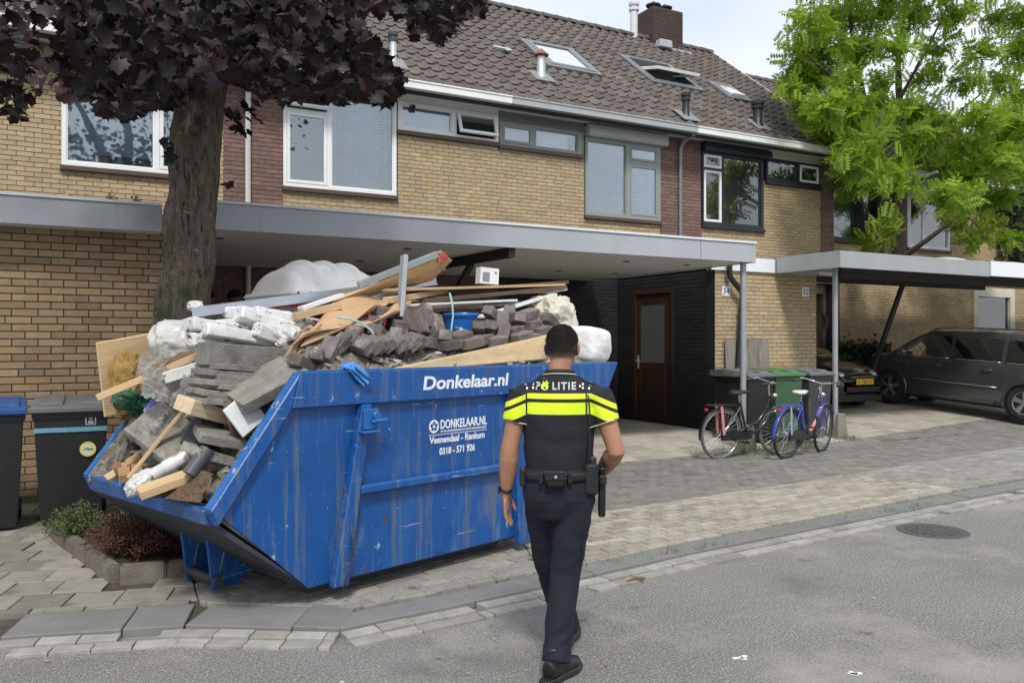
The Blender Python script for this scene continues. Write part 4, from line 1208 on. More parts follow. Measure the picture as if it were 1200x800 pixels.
# lettering
RT = rot(90)
zt = -.0125
text_obj('lettering', 'Donkelaar.nl', .125, m_letter, skip, (.775, zt - .0005, 1.335), RT, width=.845, bold=.0032, shear=.12, extrude=.0008)
zs = .0345
text_obj('lettering', 'DONKELAAR.NL', .085, m_letter, skip, (.975, zs, 1.052), RT, width=.46, bold=.0022, shear=.05, extrude=.0008)
text_obj('lettering', 'AFVALVERWERKING & CONTAINERVERHUUR', .018, m_letter, skip, (.975, zs, 1.026), RT, width=.455, bold=.0004, extrude=.0008)
b = MB(); b.bx(.865, 1.435, zs - .0008, zs, 1.010, 1.014); b.build('lettering_line', m_letter, skip)
text_obj('lettering', 'Veenendaal - Renkum', .066, m_letter, skip, (.875, zs, .955), RT, width=.535, bold=.0016, shear=.05, extrude=.0008)
text_obj('lettering', '0318 - 571 926', .066, m_letter, skip, (.965, zs, .872), RT, width=.345, bold=.0016, shear=.08, extrude=.0008)
b = MB(); N_ = 24
b.add([(.915 + .046 * math.cos(a), zs, 1.072 + .046 * math.sin(a)) for a in np.linspace(0, 2 * math.pi, N_, False)], [tuple(range(N_))])
lo = b.build('logo_disc', m_letter, skip, recalc=False)
b = MB()
for k in range(5):
    a = k * 2 * math.pi / 5 + .3
    c = Vector((.915 + .022 * math.cos(a), zs - .0008, 1.072 + .022 * math.sin(a)))
    b.add([c + Vector((.013 * math.cos(t), 0, .013 * math.sin(t))) for t in np.linspace(0, 2 * math.pi, 10, False)], [tuple(range(10))])
b.build('logo_petals', m_blue, lo, recalc=False)
# blue lifting strap over the rail
m_strap = M('blue_strap', (.05, .22, .55), .7, .15, 30)
b = MB()
pts = [cpx(398, 438, .05), cpx(402, 428, .02), cpx(410, 430, -.03), cpx(418, 441, -.035), cpx(427, 450, -.035), cpx(431, 446, -.04), cpx(424, 440, -.045), cpx(412, 429, -.05)]
b.tube(pts, [(.018, .005)] * len(pts), 8); b.tube([p + Vector((.02, -.01, .012)) for p in pts], [(.016, .004)] * len(pts), 8)
tag(b.build('webbing_strap', m_strap, smooth=True), 'looped blue webbing strap hung over the rim of the blue skip', 'strap')
b = MB(); pts = [cpx(412, 610, -.03), cpx(413, 640, -.04), cpx(409, 668, -.06), cpx(402, 690, -.1)]
b.tube(pts, .006, 6)
tag(b.build('hanging_cable', m_plast_k, smooth=True), 'thin black cable hanging down beside the rib of the skip', 'cable')

# ================================================================== LOAD
m_gravel = M('rubble_gravel', (.27, .245, .205), .95, .5, 45, bump=1.5, bscale=55, patches=[((.40, .37, .32), 30, .56, .66, None), ((.09, .075, .06), 18, .55, .68, None), ((.20, .11, .075), 8, .63, .72, None)])
m_conc = M('old_concrete', rough=.95, var=.3, scale=9, bump=.5, bscale=60, src='obj', rand=stops([(.20, .188, .165), (.26, .245, .215), (.17, .158, .14), (.30, .285, .25)]),
           patches=[((.11, .10, .085), 5, .52, .68, None), ((.36, .34, .30), 14, .62, .70, None)])
m_paver = M('used_paving_brick', rough=.9, var=.3, scale=14, bump=.5, bscale=80, src='obj', rand=stops([(.125, .105, .095), (.165, .14, .128), (.105, .09, .084), (.20, .17, .155), (.14, .125, .12)]),
            patches=[((.32, .295, .26), 7, .54, .70, None), ((.06, .05, .046), 5, .60, .72, None)])
m_ply = M('plywood', rough=.7, var=.18, scale=4, src='obj', stretch=(1.2, 6, 6), rand=stops([(.56, .41, .22), (.62, .46, .26), (.52, .36, .19)]), patches=[((.36, .25, .14), 5, .63, .76, (1, 3, 3))])
m_pine = M('raw_timber', rough=.75, var=.25, scale=6, src='obj', stretch=(.6, 6, 6), rand=stops([(.50, .35, .19), (.58, .42, .24), (.45, .29, .15), (.55, .44, .30)]), patches=[((.25, .16, .09), 8, .62, .72, (.6, 4, 4))])
m_brown = M('stained_timber', rough=.7, var=.3, scale=6, src='obj', stretch=(.6, 6, 6), rand=stops([(.155, .085, .048), (.20, .115, .065), (.105, .063, .042), (.26, .18, .12)]))
m_card = M('cardboard', (.46, .30, .165), .85, .12, 4, patches=[((.36, .23, .125), 3, .56, .7, None)])
m_film = M('white_film', (.66, .66, .64), .35, .15, 6, trans=.25, bump=.7, bscale=7)
m_film_g = M('grey_film', (.42, .42, .40), .35, .25, 9, trans=.25)
m_bigbag = M('white_woven_bag', (.70, .70, .68), .8, .08, 5, bump=.5, bscale=5)
m_cream_b = M('cream_bag', (.64, .61, .50), .6, .14, 6, trans=.15, bump=.8, bscale=7)
m_print = M('printed_film', (.62, .62, .61), .45, .15, 8, patches=[((.06, .055, .06), 13, .56, .60, (1, 1, 2.2)), ((.42, .06, .07), 9, .665, .69, None), ((.40, .38, .34), 5, .6, .7, None)])
m_dkcloth = M('dark_cloth', (.035, .037, .042), .8, .3, 9, bump=.4, bscale=30)
m_speck = M('speckled_board', (.60, .60, .58), .7, .1, 9, patches=[((.06, .06, .06), 28, .60, .64, None)])
m_whiteb = M('white_board', (.66, .67, .66), .55, .08, 6, patches=[((.45, .43, .40), 6, .6, .74, None)])

# heap body that carries the pieces
def heap_z(s_, v):
    base = lerp(.72, 1.44, (s_ + .62) / .72)
    e = min(1, max(0, (v - .02) / .45)) * min(1, max(0, (Wd - .02 - v) / .35)) * min(1, max(0, (2.92 - s_) / .3))
    hump = .30 * e * lerp(.25, 1, (s_ + .5) / .6)
    return base - .02 + hump + .035 * (noise.noise(Vector((s_ * 3, v * 3, 1))) + .6 * noise.noise(Vector((s_ * 9, v * 9, 4))))
b = MB(); ns, nv = 150, 80
b.grid(lambda u, v: (lambda s_, w_: (s_, w_, max(heap_z(s_, w_), .66 if s_ < -.5 else .4) + .012 * noise.noise(Vector((s_ * 40, w_ * 40, 0)))))(-.64 + 3.48 * u, .055 + (Wd - .11) * v), ns, nv)
ho = b.build('rubble_heap', m_gravel, loc=CO, recalc=False, smooth=True); ho.rotation_euler = (0, 0, CTH)
stuff(ho); tag(ho, 'loose grey gravel and grit filling the blue skip', 'rubble')

def piece(name, label, cat, px, py, v, dims, r, mat, group=None, bevel=.004, rough=0):
    """box-like item: centre seen at photo pixel (px,py) at depth v in the skip; r = (rx,ry,rz) degrees in the skip's frame"""
    c = cpx(px, py, v)
    b = MB(); b.box((0, 0, 0), dims)
    me = b.mesh(name, mat, bevel=bevel)
    if rough:
        bm = bmesh.new(); bm.from_mesh(me); bmesh.ops.subdivide_edges(bm, edges=bm.edges, cuts=3, use_grid_fill=True)
        sd = rng.random() * 50
        for vt in bm.verts: vt.co += Vector((noise.noise(vt.co * 9 + Vector((sd, 0, 0))), noise.noise(vt.co * 9 + Vector((0, sd, 0))), noise.noise(vt.co * 9 + Vector((0, 0, sd))))) * rough
        bm.to_mesh(me); bm.free()
    o = link(name, me, None, c, CR @ rot(*r))
    return tag(o, label, cat, group)
def blob(name, label, cat, px, py, v, dims, mat, seed=1, amp=.25, freq=2.2, r=(0, 0, 0), sub=5, group=None, ridge=True):
    """crumpled bag or sheet: a folded, creased closed skin"""
    c = cpx(px, py, v)
    bm = bmesh.new(); bmesh.ops.create_icosphere(bm, subdivisions=sub, radius=1)
    pn = 3 if ridge else 7
    for vt in bm.verts:
        p = vt.co.copy(); q = p * freq + Vector((seed * 7.3, seed * 3.1, seed))
        if ridge:      # folds: sharp creases at several sizes
            d = noise.noise(q * .7) + sum(w_ * (1 - 2.4 * abs(noise.noise(q * k_ + Vector((k_, seed, 0))))) for k_, w_ in ((.8, .60), (1.7, .34), (3.3, .10)))
        else:
            d = noise.noise(q) * .7 + (.5 - abs(noise.noise(q * 2.1))) * .35 + (.5 - abs(noise.noise(q * 4.3))) * .15
        k = (abs(p.x) ** pn + abs(p.y) ** pn + abs(p.z) ** pn) ** (-1 / pn)
        p = p * (k * .7 + .3) * (1 + amp * d)
        vt.co = Vector((p.x * dims[0] / 2, p.y * dims[1] / 2, p.z * dims[2] / 2))
    me = bpy.data.meshes.new(name); bm.to_mesh(me); bm.free(); me.materials.append(mat)
    me.polygons.foreach_set('use_smooth', [True] * len(me.polygons)); me.set_sharp_from_angle(angle=RAD(45))
    o = link(name, me, None, c, CR @ rot(*r))
    return tag(o, label, cat, group)
def plank(name, label, cat, p0, p1, w_, h_, mat, group=None, up=(0, 0, 1), bevel=.003):
    """long piece between two (pixel x, pixel y, depth v) ends"""
    a, c = cpx(*p0), cpx(*p1); mid = (a + c) / 2
    t = (c - a); L = t.length; t.normalize(); sd = t.cross(Vector(up)).normalized(); u = sd.cross(t)
    R = Matrix((t, sd, u)).transposed()
    b = MB(); b.box((0, 0, 0), (L, w_, h_))
    o = b.build(name, mat, None, bevel=bevel, loc=mid, R=R)
    return tag(o, label, cat, group)

# --- low (left) end
piece('plywood_sheet', 'pale plywood sheet standing up at the low end of the skip beside the brick garage', 'board', 172, 434, 1.60, (.66, .018, .52), (8, -10, 4), m_ply)
plank('timber_batten', 'long raw timber batten poking out over the low end of the skip', 'batten', (114, 466, 1.30), (243, 412, .95), .03, .045, m_pine)
plank('timber_batten', 'speckled white painted batten beside the torn plastic film', 'batten', (192, 443, .9), (252, 424, .8), .06, .07, m_speck)
plank('timber_board', 'dark brown stained board end under the white plastic bag', 'board', (182, 432, 1.15), (226, 415, 1.05), .09, .06, m_brown)
blob('plastic_bag', 'crumpled white plastic bag at top of the low end by the tree trunk', 'bag', 217, 402, 1.3, (.36, .3, .26), m_film, 3, .26, 1.6)
def film(name, label, cat, pts, mat, seed, amp=.06, n=44):
    P = [cpx(*p) for p in pts]; nrm = (P[1] - P[0]).cross(P[3] - P[0]).normalized()
    def f(u, v):
        eu, ev = u + .05 * noise.noise(Vector((v * 6, seed, 0))), v + .06 * noise.noise(Vector((u * 7, 3, seed)))
        p = (P[0] * (1 - eu) + P[1] * eu) * (1 - ev) + (P[3] * (1 - eu) + P[2] * eu) * ev
        q = Vector((u * 3.1 + seed, v * 3.1, seed * 1.7))
        return p + nrm * amp * (noise.noise(q) + sum(w_ * (1 - 2.2 * abs(noise.noise(q * k_))) for k_, w_ in ((.9, .6), (1.9, .45), (4.1, .22))))
    b = MB(); b.grid(f, n, n); o = b.build(name, mat, None, recalc=False, smooth=24)
    return tag(o, label, cat)
m_clear = M('clear_film', (.55, .55, .54), .18, .2, 9, trans=.3, alpha=.55, spec=.8)
film('plastic_film', 'torn milky film hanging below the timber batten', 'plastic', [(166, 470, 1.0), (205, 478, .85), (216, 436, .95), (172, 432, 1.1)], m_clear, 5)
film('plastic_film', 'clear crumpled film wrapped round a pale stick', 'plastic', [(203, 470, .8), (224, 478, .7), (248, 438, .75), (226, 428, .9)], m_clear, 8)
film('plastic_film', 'grey film scrap lying left of the square concrete tile', 'plastic', [(160, 512, 1.0), (184, 510, .9), (203, 486, 1.0), (172, 480, 1.15)], m_clear, 11)
film('plastic_film', 'clear film stretched beside the white plastic bag', 'plastic', [(160, 440, 1.2), (186, 448, 1.05), (206, 420, 1.1), (180, 408, 1.25)], m_clear, 15)
blob('rubbish_bag', 'ochre yellow rubbish bag squeezed behind the timber batten', 'bag', 152, 452, 1.45, (.2, .2, .36), M('ochre_bag', (.34, .20, .05), .45, .35, 7, bump=2, bscale=14), 12, .3, 2)
blob('rubbish_bag', 'dark green printed bag beside the ochre bag', 'bag', 158, 470, 1.4, (.26, .2, .16), M('green_bag', (.02, .10, .05), .4, .4, 9, patches=[((.6, .6, .58), 9, .64, .68, None)]), 13, .3, 2, (0, 25, 0))
blob('plastic_bag', 'small blue and white bag under the plywood sheet', 'bag', 183, 480, 1.2, (.12, .1, .12), M('blue_white_bag', (.05, .07, .26), .4, .3, 9, patches=[((.6, .6, .6), 12, .55, .6, None)]), 14, .3, 2)
piece('concrete_tile', 'square grey concrete tile leaning flat in the open low end of the skip', 'tile', 193, 507, .95, (.34, .36, .05), (42, -28, 18), m_conc, rough=.006)
piece('timber_block', 'thick pale timber offcut with cut end lying above the concrete chunks', 'timber', 243, 481, .45, (.36, .16, .09), (12, 16, 14), m_pine)
piece('timber_board', 'narrow brown board standing below the pale timber offcut', 'board', 272, 494, .30, (.05, .025, .22), (0, -18, 10), m_brown)
piece('board_offcut', 'white board corner wedged against the inclined rail of the skip', 'board', 287, 485, .22, (.20, .015, .20), (-15, -32, 8), m_whiteb)
blob('dark_sack', 'dark grey sack squeezed beside the timber offcut', 'sack', 238, 506, .55, (.16, .2, .24), m_dkcloth, 16, .25, 1.8, (0, 20, 0))
blob('dark_sack', 'black plastic clump on a broken lath at the low end', 'sack', 162, 508, 1.2, (.12, .12, .16), m_dkcloth, 17, .3, 2)
piece('concrete_tile', 'upper of two broken concrete tiles beside the inclined rail', 'tile', 258, 512, .35, (.28, .2, .055), (14, 14, -12), m_conc, rough=.006)
piece('concrete_tile', 'lower of two broken concrete tiles beside the inclined rail', 'tile', 246, 532, .38, (.27, .2, .055), (10, 18, 6), m_conc, rough=.006)
plank('lath', 'long thin pale lath crossing the low end diagonally', 'lath', (150, 560, .9), (240, 450, .80), .025, .022, m_pine)
plank('lath', 'pale lath lying against the square concrete tile', 'lath', (185, 553, .7), (226, 518, .62), .03, .02, m_pine)
b = MB(); a, c = cpx(180, 556, .62), cpx(222, 533, .52); t = c - a
b.tube([a, a + t * .3, a + t * .34, a + t * .6, a + t * .64, c], [.040, .040, .046, .046, .040, .040], 14)
tag(b.build('drain_pipe', M('grey_white_pipe', (.56, .57, .57), .4, .12, 8, patches=[((.16, .20, .16), 7, .60, .64, None)]), None, smooth=50), 'short grey white plastic drain pipe lying at the low end of the skip', 'pipe')
b = MB(); a, c = cpx(222, 556, .3), cpx(243, 526, .3); b.tube([a, c], .045, 14)
tag(b.build('drain_pipe', M('dark_pipe', (.07, .072, .08), .5, .2, 8), None, smooth=50), 'dark grey pipe stub standing beside the white drain pipe', 'pipe')
piece('timber_board', 'greyish timber plank lying by the lip of the skip', 'board', 196, 566, .42, (.32, .12, .05), (8, -16, -14), m_pine)
blob('paper_sack', 'torn white paper bag hanging on the lip of the skip', 'bag', 168, 563, .7, (.2, .10, .09), m_film, 21, .28, 1.6, (0, -25, 0))
for k, (px, py, v) in enumerate([(140, 546, 1.35), (150, 548, 1.2), (158, 540, 1.15), (146, 556, 1.1), (136, 556, 1.4), (165, 549, 1.0), (205, 540, .8), (212, 552, .6)]):
    piece('brick_fragment', 'small broken tan brick piece by the lip of the low end', 'brick', px, py, v, (.10 + .03 * rng.random(), .07, .055), (rng.uniform(-40, 40), rng.uniform(-40, 40), rng.uniform(0, 180)),
          M('tan_brick_fragment', rough=.9, var=.2, src='obj', rand=stops([(.40, .26, .12), (.28, .13, .08), (.48, .36, .20)])), 'brick fragments at the low end', rough=.008)
film('soil_patch', 'reddish brown soil in the corner of the low end', 'soil', [(178, 584, .50), (236, 590, .12), (252, 556, .14), (205, 552, .55)], M('red_soil', (.17, .11, .068), .95, .5, 40, bump=1.5, bscale=60), 23, .02)
film('felt_mat', 'mouldy grey felt mat lining the far side of the low end', 'mat', [(104, 562, 1.70), (138, 566, 1.55), (172, 490, 1.60), (160, 476, 1.72)], m_gravel, 24, .03)

# --- stacked concrete near the rail
piece('concrete_kerb', 'long grey concrete kerb lying on top of the tile stack', 'kerb', 286, 418, .55, (.55, .16, .145), (0, 5, -2), m_conc, rough=.005)
for k in range(8):
    piece('concrete_tile', ['topmost', 'second', 'third', 'fourth', 'fifth', 'sixth', 'seventh', 'lowest'][k] + ' thin grey concrete tile in the stack under the long kerb', 'tile', 268 + (-1) ** k * 3 - k * 1.2, 432 + k * 5.6, .52 - .01 * k, (.30 + .03 * rng.random(), .30, .036), (rng.uniform(-2, 2), 7 + rng.uniform(-2, 2), rng.uniform(-10, 10)), m_conc, 'thin tiles stacked in the skip', rough=.004)
piece('concrete_slab', 'concrete slab leaning diagonally against the blue rail right of the tile stack', 'slab', 310, 450, .28, (.47, .30, .075), (18, -24, -4), m_conc, rough=.006)
piece('concrete_slab', 'flat grey slab tucked behind the leaning concrete slab', 'slab', 300, 440, .55, (.5, .3, .06), (5, -8, 4), m_conc, rough=.006)

# --- wrapped bundles
packs = [(290, 378, .85, .62, -7), (322, 381, .75, .55, 14), (258, 385, .8, .45, 6), (290, 396, .7, .62, 9), (258, 400, .78, .42, 2), (325, 396, .62, .34, 20)]
for k, (px, py, v, L, tl) in enumerate(packs):
    piece('wrapped_bundle', 'printed white film wrapped bundle of boards on top of the kerb', 'bundle', px, py, v, (L, .12, .085), (rng.uniform(-12, 12), tl, rng.uniform(-6, 6)), m_print, 'film wrapped bundles', rough=.016, bevel=.012)
blob('plastic_wrap', 'crumpled silvery wrap end at the tip of the white bundles', 'plastic', 338, 397, .55, (.16, .14, .15), m_film, 27, .28, 1.8)
blob('plastic_wrap', 'crumpled wrap at the far end of the metal channel', 'plastic', 229, 359, 1.0, (.08, .08, .06), m_film, 28, .28, 1.8)
# --- metal channel (U section)
a, c = cpx(222, 366, .95), cpx(508, 329, .95)
t = (c - a); L = t.length; t.normalize(); sd = t.cross(Vector((0, 0, 1))).normalized(); u = sd.cross(t)
b = MB(); b.bx(-L / 2, L / 2, -.035, -.032, -.03, .03); b.bx(-L / 2, L / 2, -.032, .035, -.03, -.027); b.bx(-L / 2, L / 2, -.032, .035, .027, .03); b.bx(-L / 2, L / 2, -.05, -.036, -.034, -.026)
tag(b.build('metal_channel', M('galvanised_channel', (.46, .50, .54), .35, .2, 6, metal=.7), None, loc=(a + c) / 2, R=Matrix((t, -sd, u)).transposed()), 'long galvanised steel channel lying across the top of the load', 'steel profile')
# --- cardboard
def sheet(name, label, cat, pts, mat, th=.006, n=10, wav=.02, seed=0, group=None):
    """bent sheet through four corner pixels (x,y,v) with waves; has its own thickness"""
    P = [cpx(*p) for p in pts]
    def f(u, v):
        p = (P[0] * (1 - u) + P[1] * u) * (1 - v) + (P[3] * (1 - u) + P[2] * u) * v
        nrm = (P[1] - P[0]).cross(P[3] - P[0]).normalized()
        return p + nrm * wav * noise.noise(Vector((u * 2.3 + seed, v * 2.1, seed * 2.7)))
    b = MB(); b.grid(f, n, n)
    o = b.build(name, mat, None, smooth=True, recalc=False)
    sm = o.modifiers.new('thickness', 'SOLIDIFY'); sm.thickness = th; sm.offset = 0
    return tag(o, label, cat, group)
sheet('cardboard_sheet', 'big brown cardboard sheet bent over the kerb with torn corner', 'cardboard', [(334, 419, .30), (358, 392, .30), (447, 372, .55), (385, 367, .70)], m_card, wav=.05, seed=1)
sheet('cardboard_sheet', 'long folded cardboard strip under the metal channel', 'cardboard', [(352, 408, .32), (438, 362, .45), (470, 345, .75), (395, 350, .8)], m_card, wav=.06, seed=2)
sheet('cardboard_sheet', 'curled cardboard flap beside the dark paving bricks', 'cardboard', [(398, 402, .30), (462, 366, .40), (492, 352, .55), (420, 375, .5)], m_card, wav=.08, seed=3)
cb = sheet('cardboard_box', 'flattened cardboard box with red sticker pointing up at the top of the heap', 'cardboard', [(432, 338, .8), (516, 293, .75), (530, 305, .80), (500, 334, .95)], m_card, wav=.01, seed=4)
cb2 = sheet('sticker_label', 'small red sticker on the upright cardboard box', 'sticker', [(511.5, 301.5, .735), (522, 295.5, .735), (526, 302.5, .74), (515, 308.5, .74)], M('red_sticker', (.45, .06, .04), .6, .1, 9, patches=[((.55, .30, .2), 40, .56, .6, None)]), th=.002, wav=0)
sheet('cardboard_sheet', 'long cream board lying slanted below the cardboard box', 'board', [(392, 352, .7), (512, 303, .75), (522, 315, .9), (410, 356, .95)], m_ply, th=.014, wav=.008, seed=6)
plank('metal_profile', 'short grey steel stud standing upright among the boards', 'steel profile', (469, 372, .45), (474, 299, .50), .06, .035, M('grey_stud', (.40, .42, .43), .4, .12, 6, metal=.5), up=(0, 1, 0))
plank('metal_profile', 'grey steel stud lying along the slanted cardboard box', 'steel profile', (420, 334, .72), (512, 298, .72), .05, .03, M('grey_stud', ), up=(0, 1, 0))
# --- board pile
bl = [((455, 340, .7), (655, 334, 1.0), .16, .022, m_pine, 'long pale board at the top of the board pile'),
      ((505, 343, .9), (660, 331, 1.15), .14, .030, m_brown, 'reddish brown door jamb on top of the board pile'),
      ((490, 353, .75), (657, 337, 1.0), .15, .035, m_brown, 'dark stained board in the middle of the board pile'),
      ((470, 358, .7), (600, 352, .85), .13, .020, m_whiteb, 'white faced board low in the board pile'),
      ((455, 352, .6), (520, 340, .9), .10, .045, m_pine, 'cream timber stud sticking out of the board pile'),
      ((480, 366, .75), (640, 352, 1.0), .16, .022, m_conc, 'greyish fibre board under the white faced board'),
      ((560, 372, .7), (648, 345, .9), .10, .020, m_whiteb, 'narrow pale skirting slanting down from the board pile'),
      ((575, 385, .75), (650, 352, .95), .22, .015, m_ply, 'tan hardboard triangle showing under the slanted skirting'),
      ((500, 349, .85), (640, 342, 1.05), .20, .012, m_pine, 'thin pale panel between the stained boards'),
      ((450, 364, .65), (560, 356, .80), .10, .03, m_brown, 'short brown rail at the foot of the board pile')]
for (p0, p1, w_, h_, mt, lb) in bl:
    plank('timber_board', lb, 'board', p0, p1, w_, h_, mt)
plank('timber_board', 'thin white board end lying over the tip of the board pile', 'board', (636, 343, 1.0), (660, 338, 1.02), .10, .04, m_whiteb)
c = cpx(571, 324, 1.05)
b = MB(); b.box((0, 0, 0), (.19, .10, .15))
o = b.build('white_box', M('white_carton', (.70, .71, .72), .6, .05, 6), None, bevel=.004, loc=c, R=CR @ rot(0, 3, -18))
tag(o, 'small white carton box with dark print standing on the board pile', 'box')
b = MB(); b.box((-.035, -.0508, -.01), (.07, .001, .085)); b.lathe([(0, 0), (.011, 0)], 10, R=rot(90), c=(.06, -.0512, .035)); b.build('print', M('grey_print', (.22, .23, .25), .6, .3, 60), o, recalc=False)
# blue tub
c = cpx(540, 382, .62)
b = MB(); b.lathe([(.0, -.11), (.125, -.11), (.150, .085), (.165, .087), (.168, .10), (.155, .104), (.148, .095), (.125, -.095), (0, -.095)], 24, sc=(1, .8))
tag(b.build('plastic_tub', M('blue_tub_plastic', (.012, .12, .42), .35, .08, 5), None, smooth=35, loc=c, R=CR @ rot(4, -3, 0)), 'blue plastic tub half buried among the dark paving bricks', 'tub')
b = MB(); b.tube([cpx(527, 343, .50), cpx(530, 355, .47), cpx(531, 370, .46), cpx(529, 385, .45), cpx(530, 396, .44)], [(.008, .002)] * 5, 6)
tag(b.build('packing_band', M('teal_band', (.28, .50, .47), .5, .1), None, smooth=True), 'pale teal packing band hanging over the boards', 'band')
b = MB(); b.tube([cpx(395, 371, .40), cpx(412, 374, .37), cpx(425, 379, .35), cpx(436, 388, .32), cpx(439, 396, .30)], [(.008, .002)] * 5, 6)
tag(b.build('packing_band', M('teal_band'), None, smooth=True), 'pale teal packing band curling over the cardboard', 'band')
# --- dark paving bricks: tidy row in front, tumbled behind
pv = []
for k in range(8): pv.append((424 + k * 8.5 + (k > 3) * 3, 405 - k * .8, .20 + .006 * k, (-38, -12 + rng.uniform(-3, 3), 84 + rng.uniform(-4, 4))))
tum = [(451, 366, .5, 6, 0, 10), (466, 381, .42, 8, -8, 70), (478, 377, .40, 24, -60, 80), (493, 378, .38, 28, -64, 85), (500, 372, .42, 20, -60, 75), (512, 383, .34, 20, -55, 70),
       (470, 397, .30, 4, 30, 20), (484, 404, .26, 2, 24, 14), (505, 402, .25, 4, 6, 10), (519, 395, .24, 8, 10, 60), (540, 396, .22, 4, -10, 14), (528, 404, .18, 4, -6, 6), (553, 402, .15, 2, -10, 2), (446, 392, .34, 14, 22, 30),
       (566, 398, .22, 2, -4, 20), (581, 400, .20, 6, -6, 4), (590, 392, .30, 12, -50, 30), (603, 388, .34, 4, -8, 12), (612, 395, .24, 4, -12, 4), (588, 378, .40, 16, -44, 40), (606, 374, .45, 10, 10, 60), (624, 381, .36, 2, -6, 10),
       (636, 388, .28, 4, -10, 4), (570, 384, .38, 8, 14, 70), (625, 396, .22, 6, -4, 30), (578, 370, .52, 12, 30, 10), (597, 366, .58, 2, -20, 40), (440, 380, .46, 10, 10, 50), (620, 368, .55, 8, -10, 10), (644, 376, .42, 8, 20, 20),
       (560, 388, .32, 2, 30, 50), (458, 404, .27, 4, 18, 40), (412, 395, .30, 10, -30, 30), (397, 404, .25, 14, -34, 10), (385, 411, .22, 10, -40, 30), (372, 420, .20, 6, 20, 50), (356, 428, .20, 10, 24, 20), (432, 388, .40, 10, 8, 80)]
for (px, py, v, ax, ay, az) in tum: pv.append((px, py, v + .02, (ax, ay, az)))
pm = MB(); pm.box((0, 0, 0), (.205, .10, .078)); pme = pm.mesh('paving_brick', m_paver, bevel=.006)
for (px, py, v, r) in pv:
    o = link('paving_brick', pme, None, cpx(px, py, v), CR @ rot(*r))
    s_ = rng.uniform(.92, 1.05); o.scale = (s_, s_, s_)
    tag(o, 'used dark grey paving brick tumbled on the load of the skip', 'paving brick', 'loose dark paving bricks on the skip load')
# board along the near rail + its end
sheet('side_board', 'tan chipboard upstand set along the near rim of the skip under the paving bricks', 'board', [(414, 441, .09), (640, 421, .09), (640, 393, .10), (640, 393.2, .10)], m_ply, th=.02, wav=.004, n=16, seed=9)
sheet('side_board', 'short tan chipboard end beside the white bag by the rim of the skip', 'board', [(622, 423, .095), (652, 420, .30), (652, 404, .30), (622, 397, .095)], m_ply, th=.02, wav=.002, n=6, seed=10)
# bags at the high end
blob('rubble_bag', 'crumpled cream plastic bag on top of the high end of the skip', 'bag', 650, 370, .75, (.34, .30, .34), m_cream_b, 31, .30, 1.7)
blob('rubble_bag', 'cream film scrap on the boards next to the crumpled cream bag', 'plastic', 630, 357, .9, (.14, .16, .14), m_cream_b, 32, .30, 1.8)
blob('bulk_bag', 'full smooth white woven bulk bag at the high end of the skip behind the officer', 'bag', 684, 404, .55, (.44, .45, .34), m_bigbag, 33, .09, 1.6, (0, 4, 10), ridge=False)
blob('bulk_bag', 'white plastic liner folded over the chipboard end', 'bag', 652, 411, .32, (.22, .22, .20), m_bigbag, 34, .25, 1.8)
for (p0, p1, w_, h_, mt, lb) in [((318, 376, .95), (402, 350, .85), .14, .03, m_brown, 'dark brown board below the steel channel'), ((352, 362, .80), (400, 346, .75), .10, .03, m_whiteb, 'chipped white board between channel and cardboard'),
                                 ((300, 386, 1.05), (395, 362, 1.0), .18, .05, m_brown, 'wide stained plank behind the film wrapped bundles'), ((345, 371, .70), (398, 358, .62), .07, .05, m_pine, 'cream timber stub beside the bent cardboard'),
                                 ((236, 374, 1.05), (345, 364, 1.0), .12, .06, m_conc, 'grey fibre strip under the end of the steel channel'), ((430, 352, .85), (470, 338, .9), .10, .05, m_whiteb, 'white board scrap beneath the upright cardboard')]:
    plank('timber_board', lb, 'board', p0, p1, w_, h_, mt)
for (px, py, v, L, tl) in [(335, 374, .82, .5, 10), (300, 368, .95, .5, 4)]:
    piece('wrapped_bundle', 'printed white film wrapped bundle of boards on top of the kerb', 'bundle', px, py, v, (L, .12, .085), (rng.uniform(-12, 12), tl, rng.uniform(-6, 6)), m_print, 'film wrapped bundles', rough=.016, bevel=.012)
# broken bits wedged between the larger pieces
for k in range(46):
    s_, v = rng.uniform(-.55, 2.3), rng.uniform(.10, .75)
    if rng.random() < .45: s_ = rng.uniform(-.55, .2)
    c = cw(s_, v, heap_z(s_, v) + .02); kind = rng.choice(['conc', 'wood', 'brick', 'conc'])
    mt = {'conc': m_conc, 'wood': m_pine, 'brick': M('tan_brick_fragment')}[kind]
    dm = {'conc': (.07, .05, .04), 'wood': (.16, .025, .018), 'brick': (.06, .05, .045)}[kind]
    b = MB(); b.box((0, 0, 0), [q * rng.uniform(.6, 1.4) for q in dm]); me = b.mesh('rubble_piece', mt, bevel=.006)
    for vt in me.vertices: vt.co += Vector((rng.gauss(0, .004), rng.gauss(0, .004), rng.gauss(0, .004)))
    o = link('rubble_piece', me, None, c, rot(rng.uniform(-40, 40), rng.uniform(-40, 40), rng.uniform(0, 180)))
    tag(o, {'conc': 'small grey concrete shard wedged in the skip load', 'wood': 'short pale wood splinter wedged in the skip load', 'brick': 'small tan brick chip wedged in the skip load'}[kind], {'conc': 'concrete shard', 'wood': 'splinter', 'brick': 'brick chip'}[kind], {'conc': 'concrete shards in the skip load', 'wood': 'wood splinters in the skip load', 'brick': 'brick chips in the skip load'}[kind])
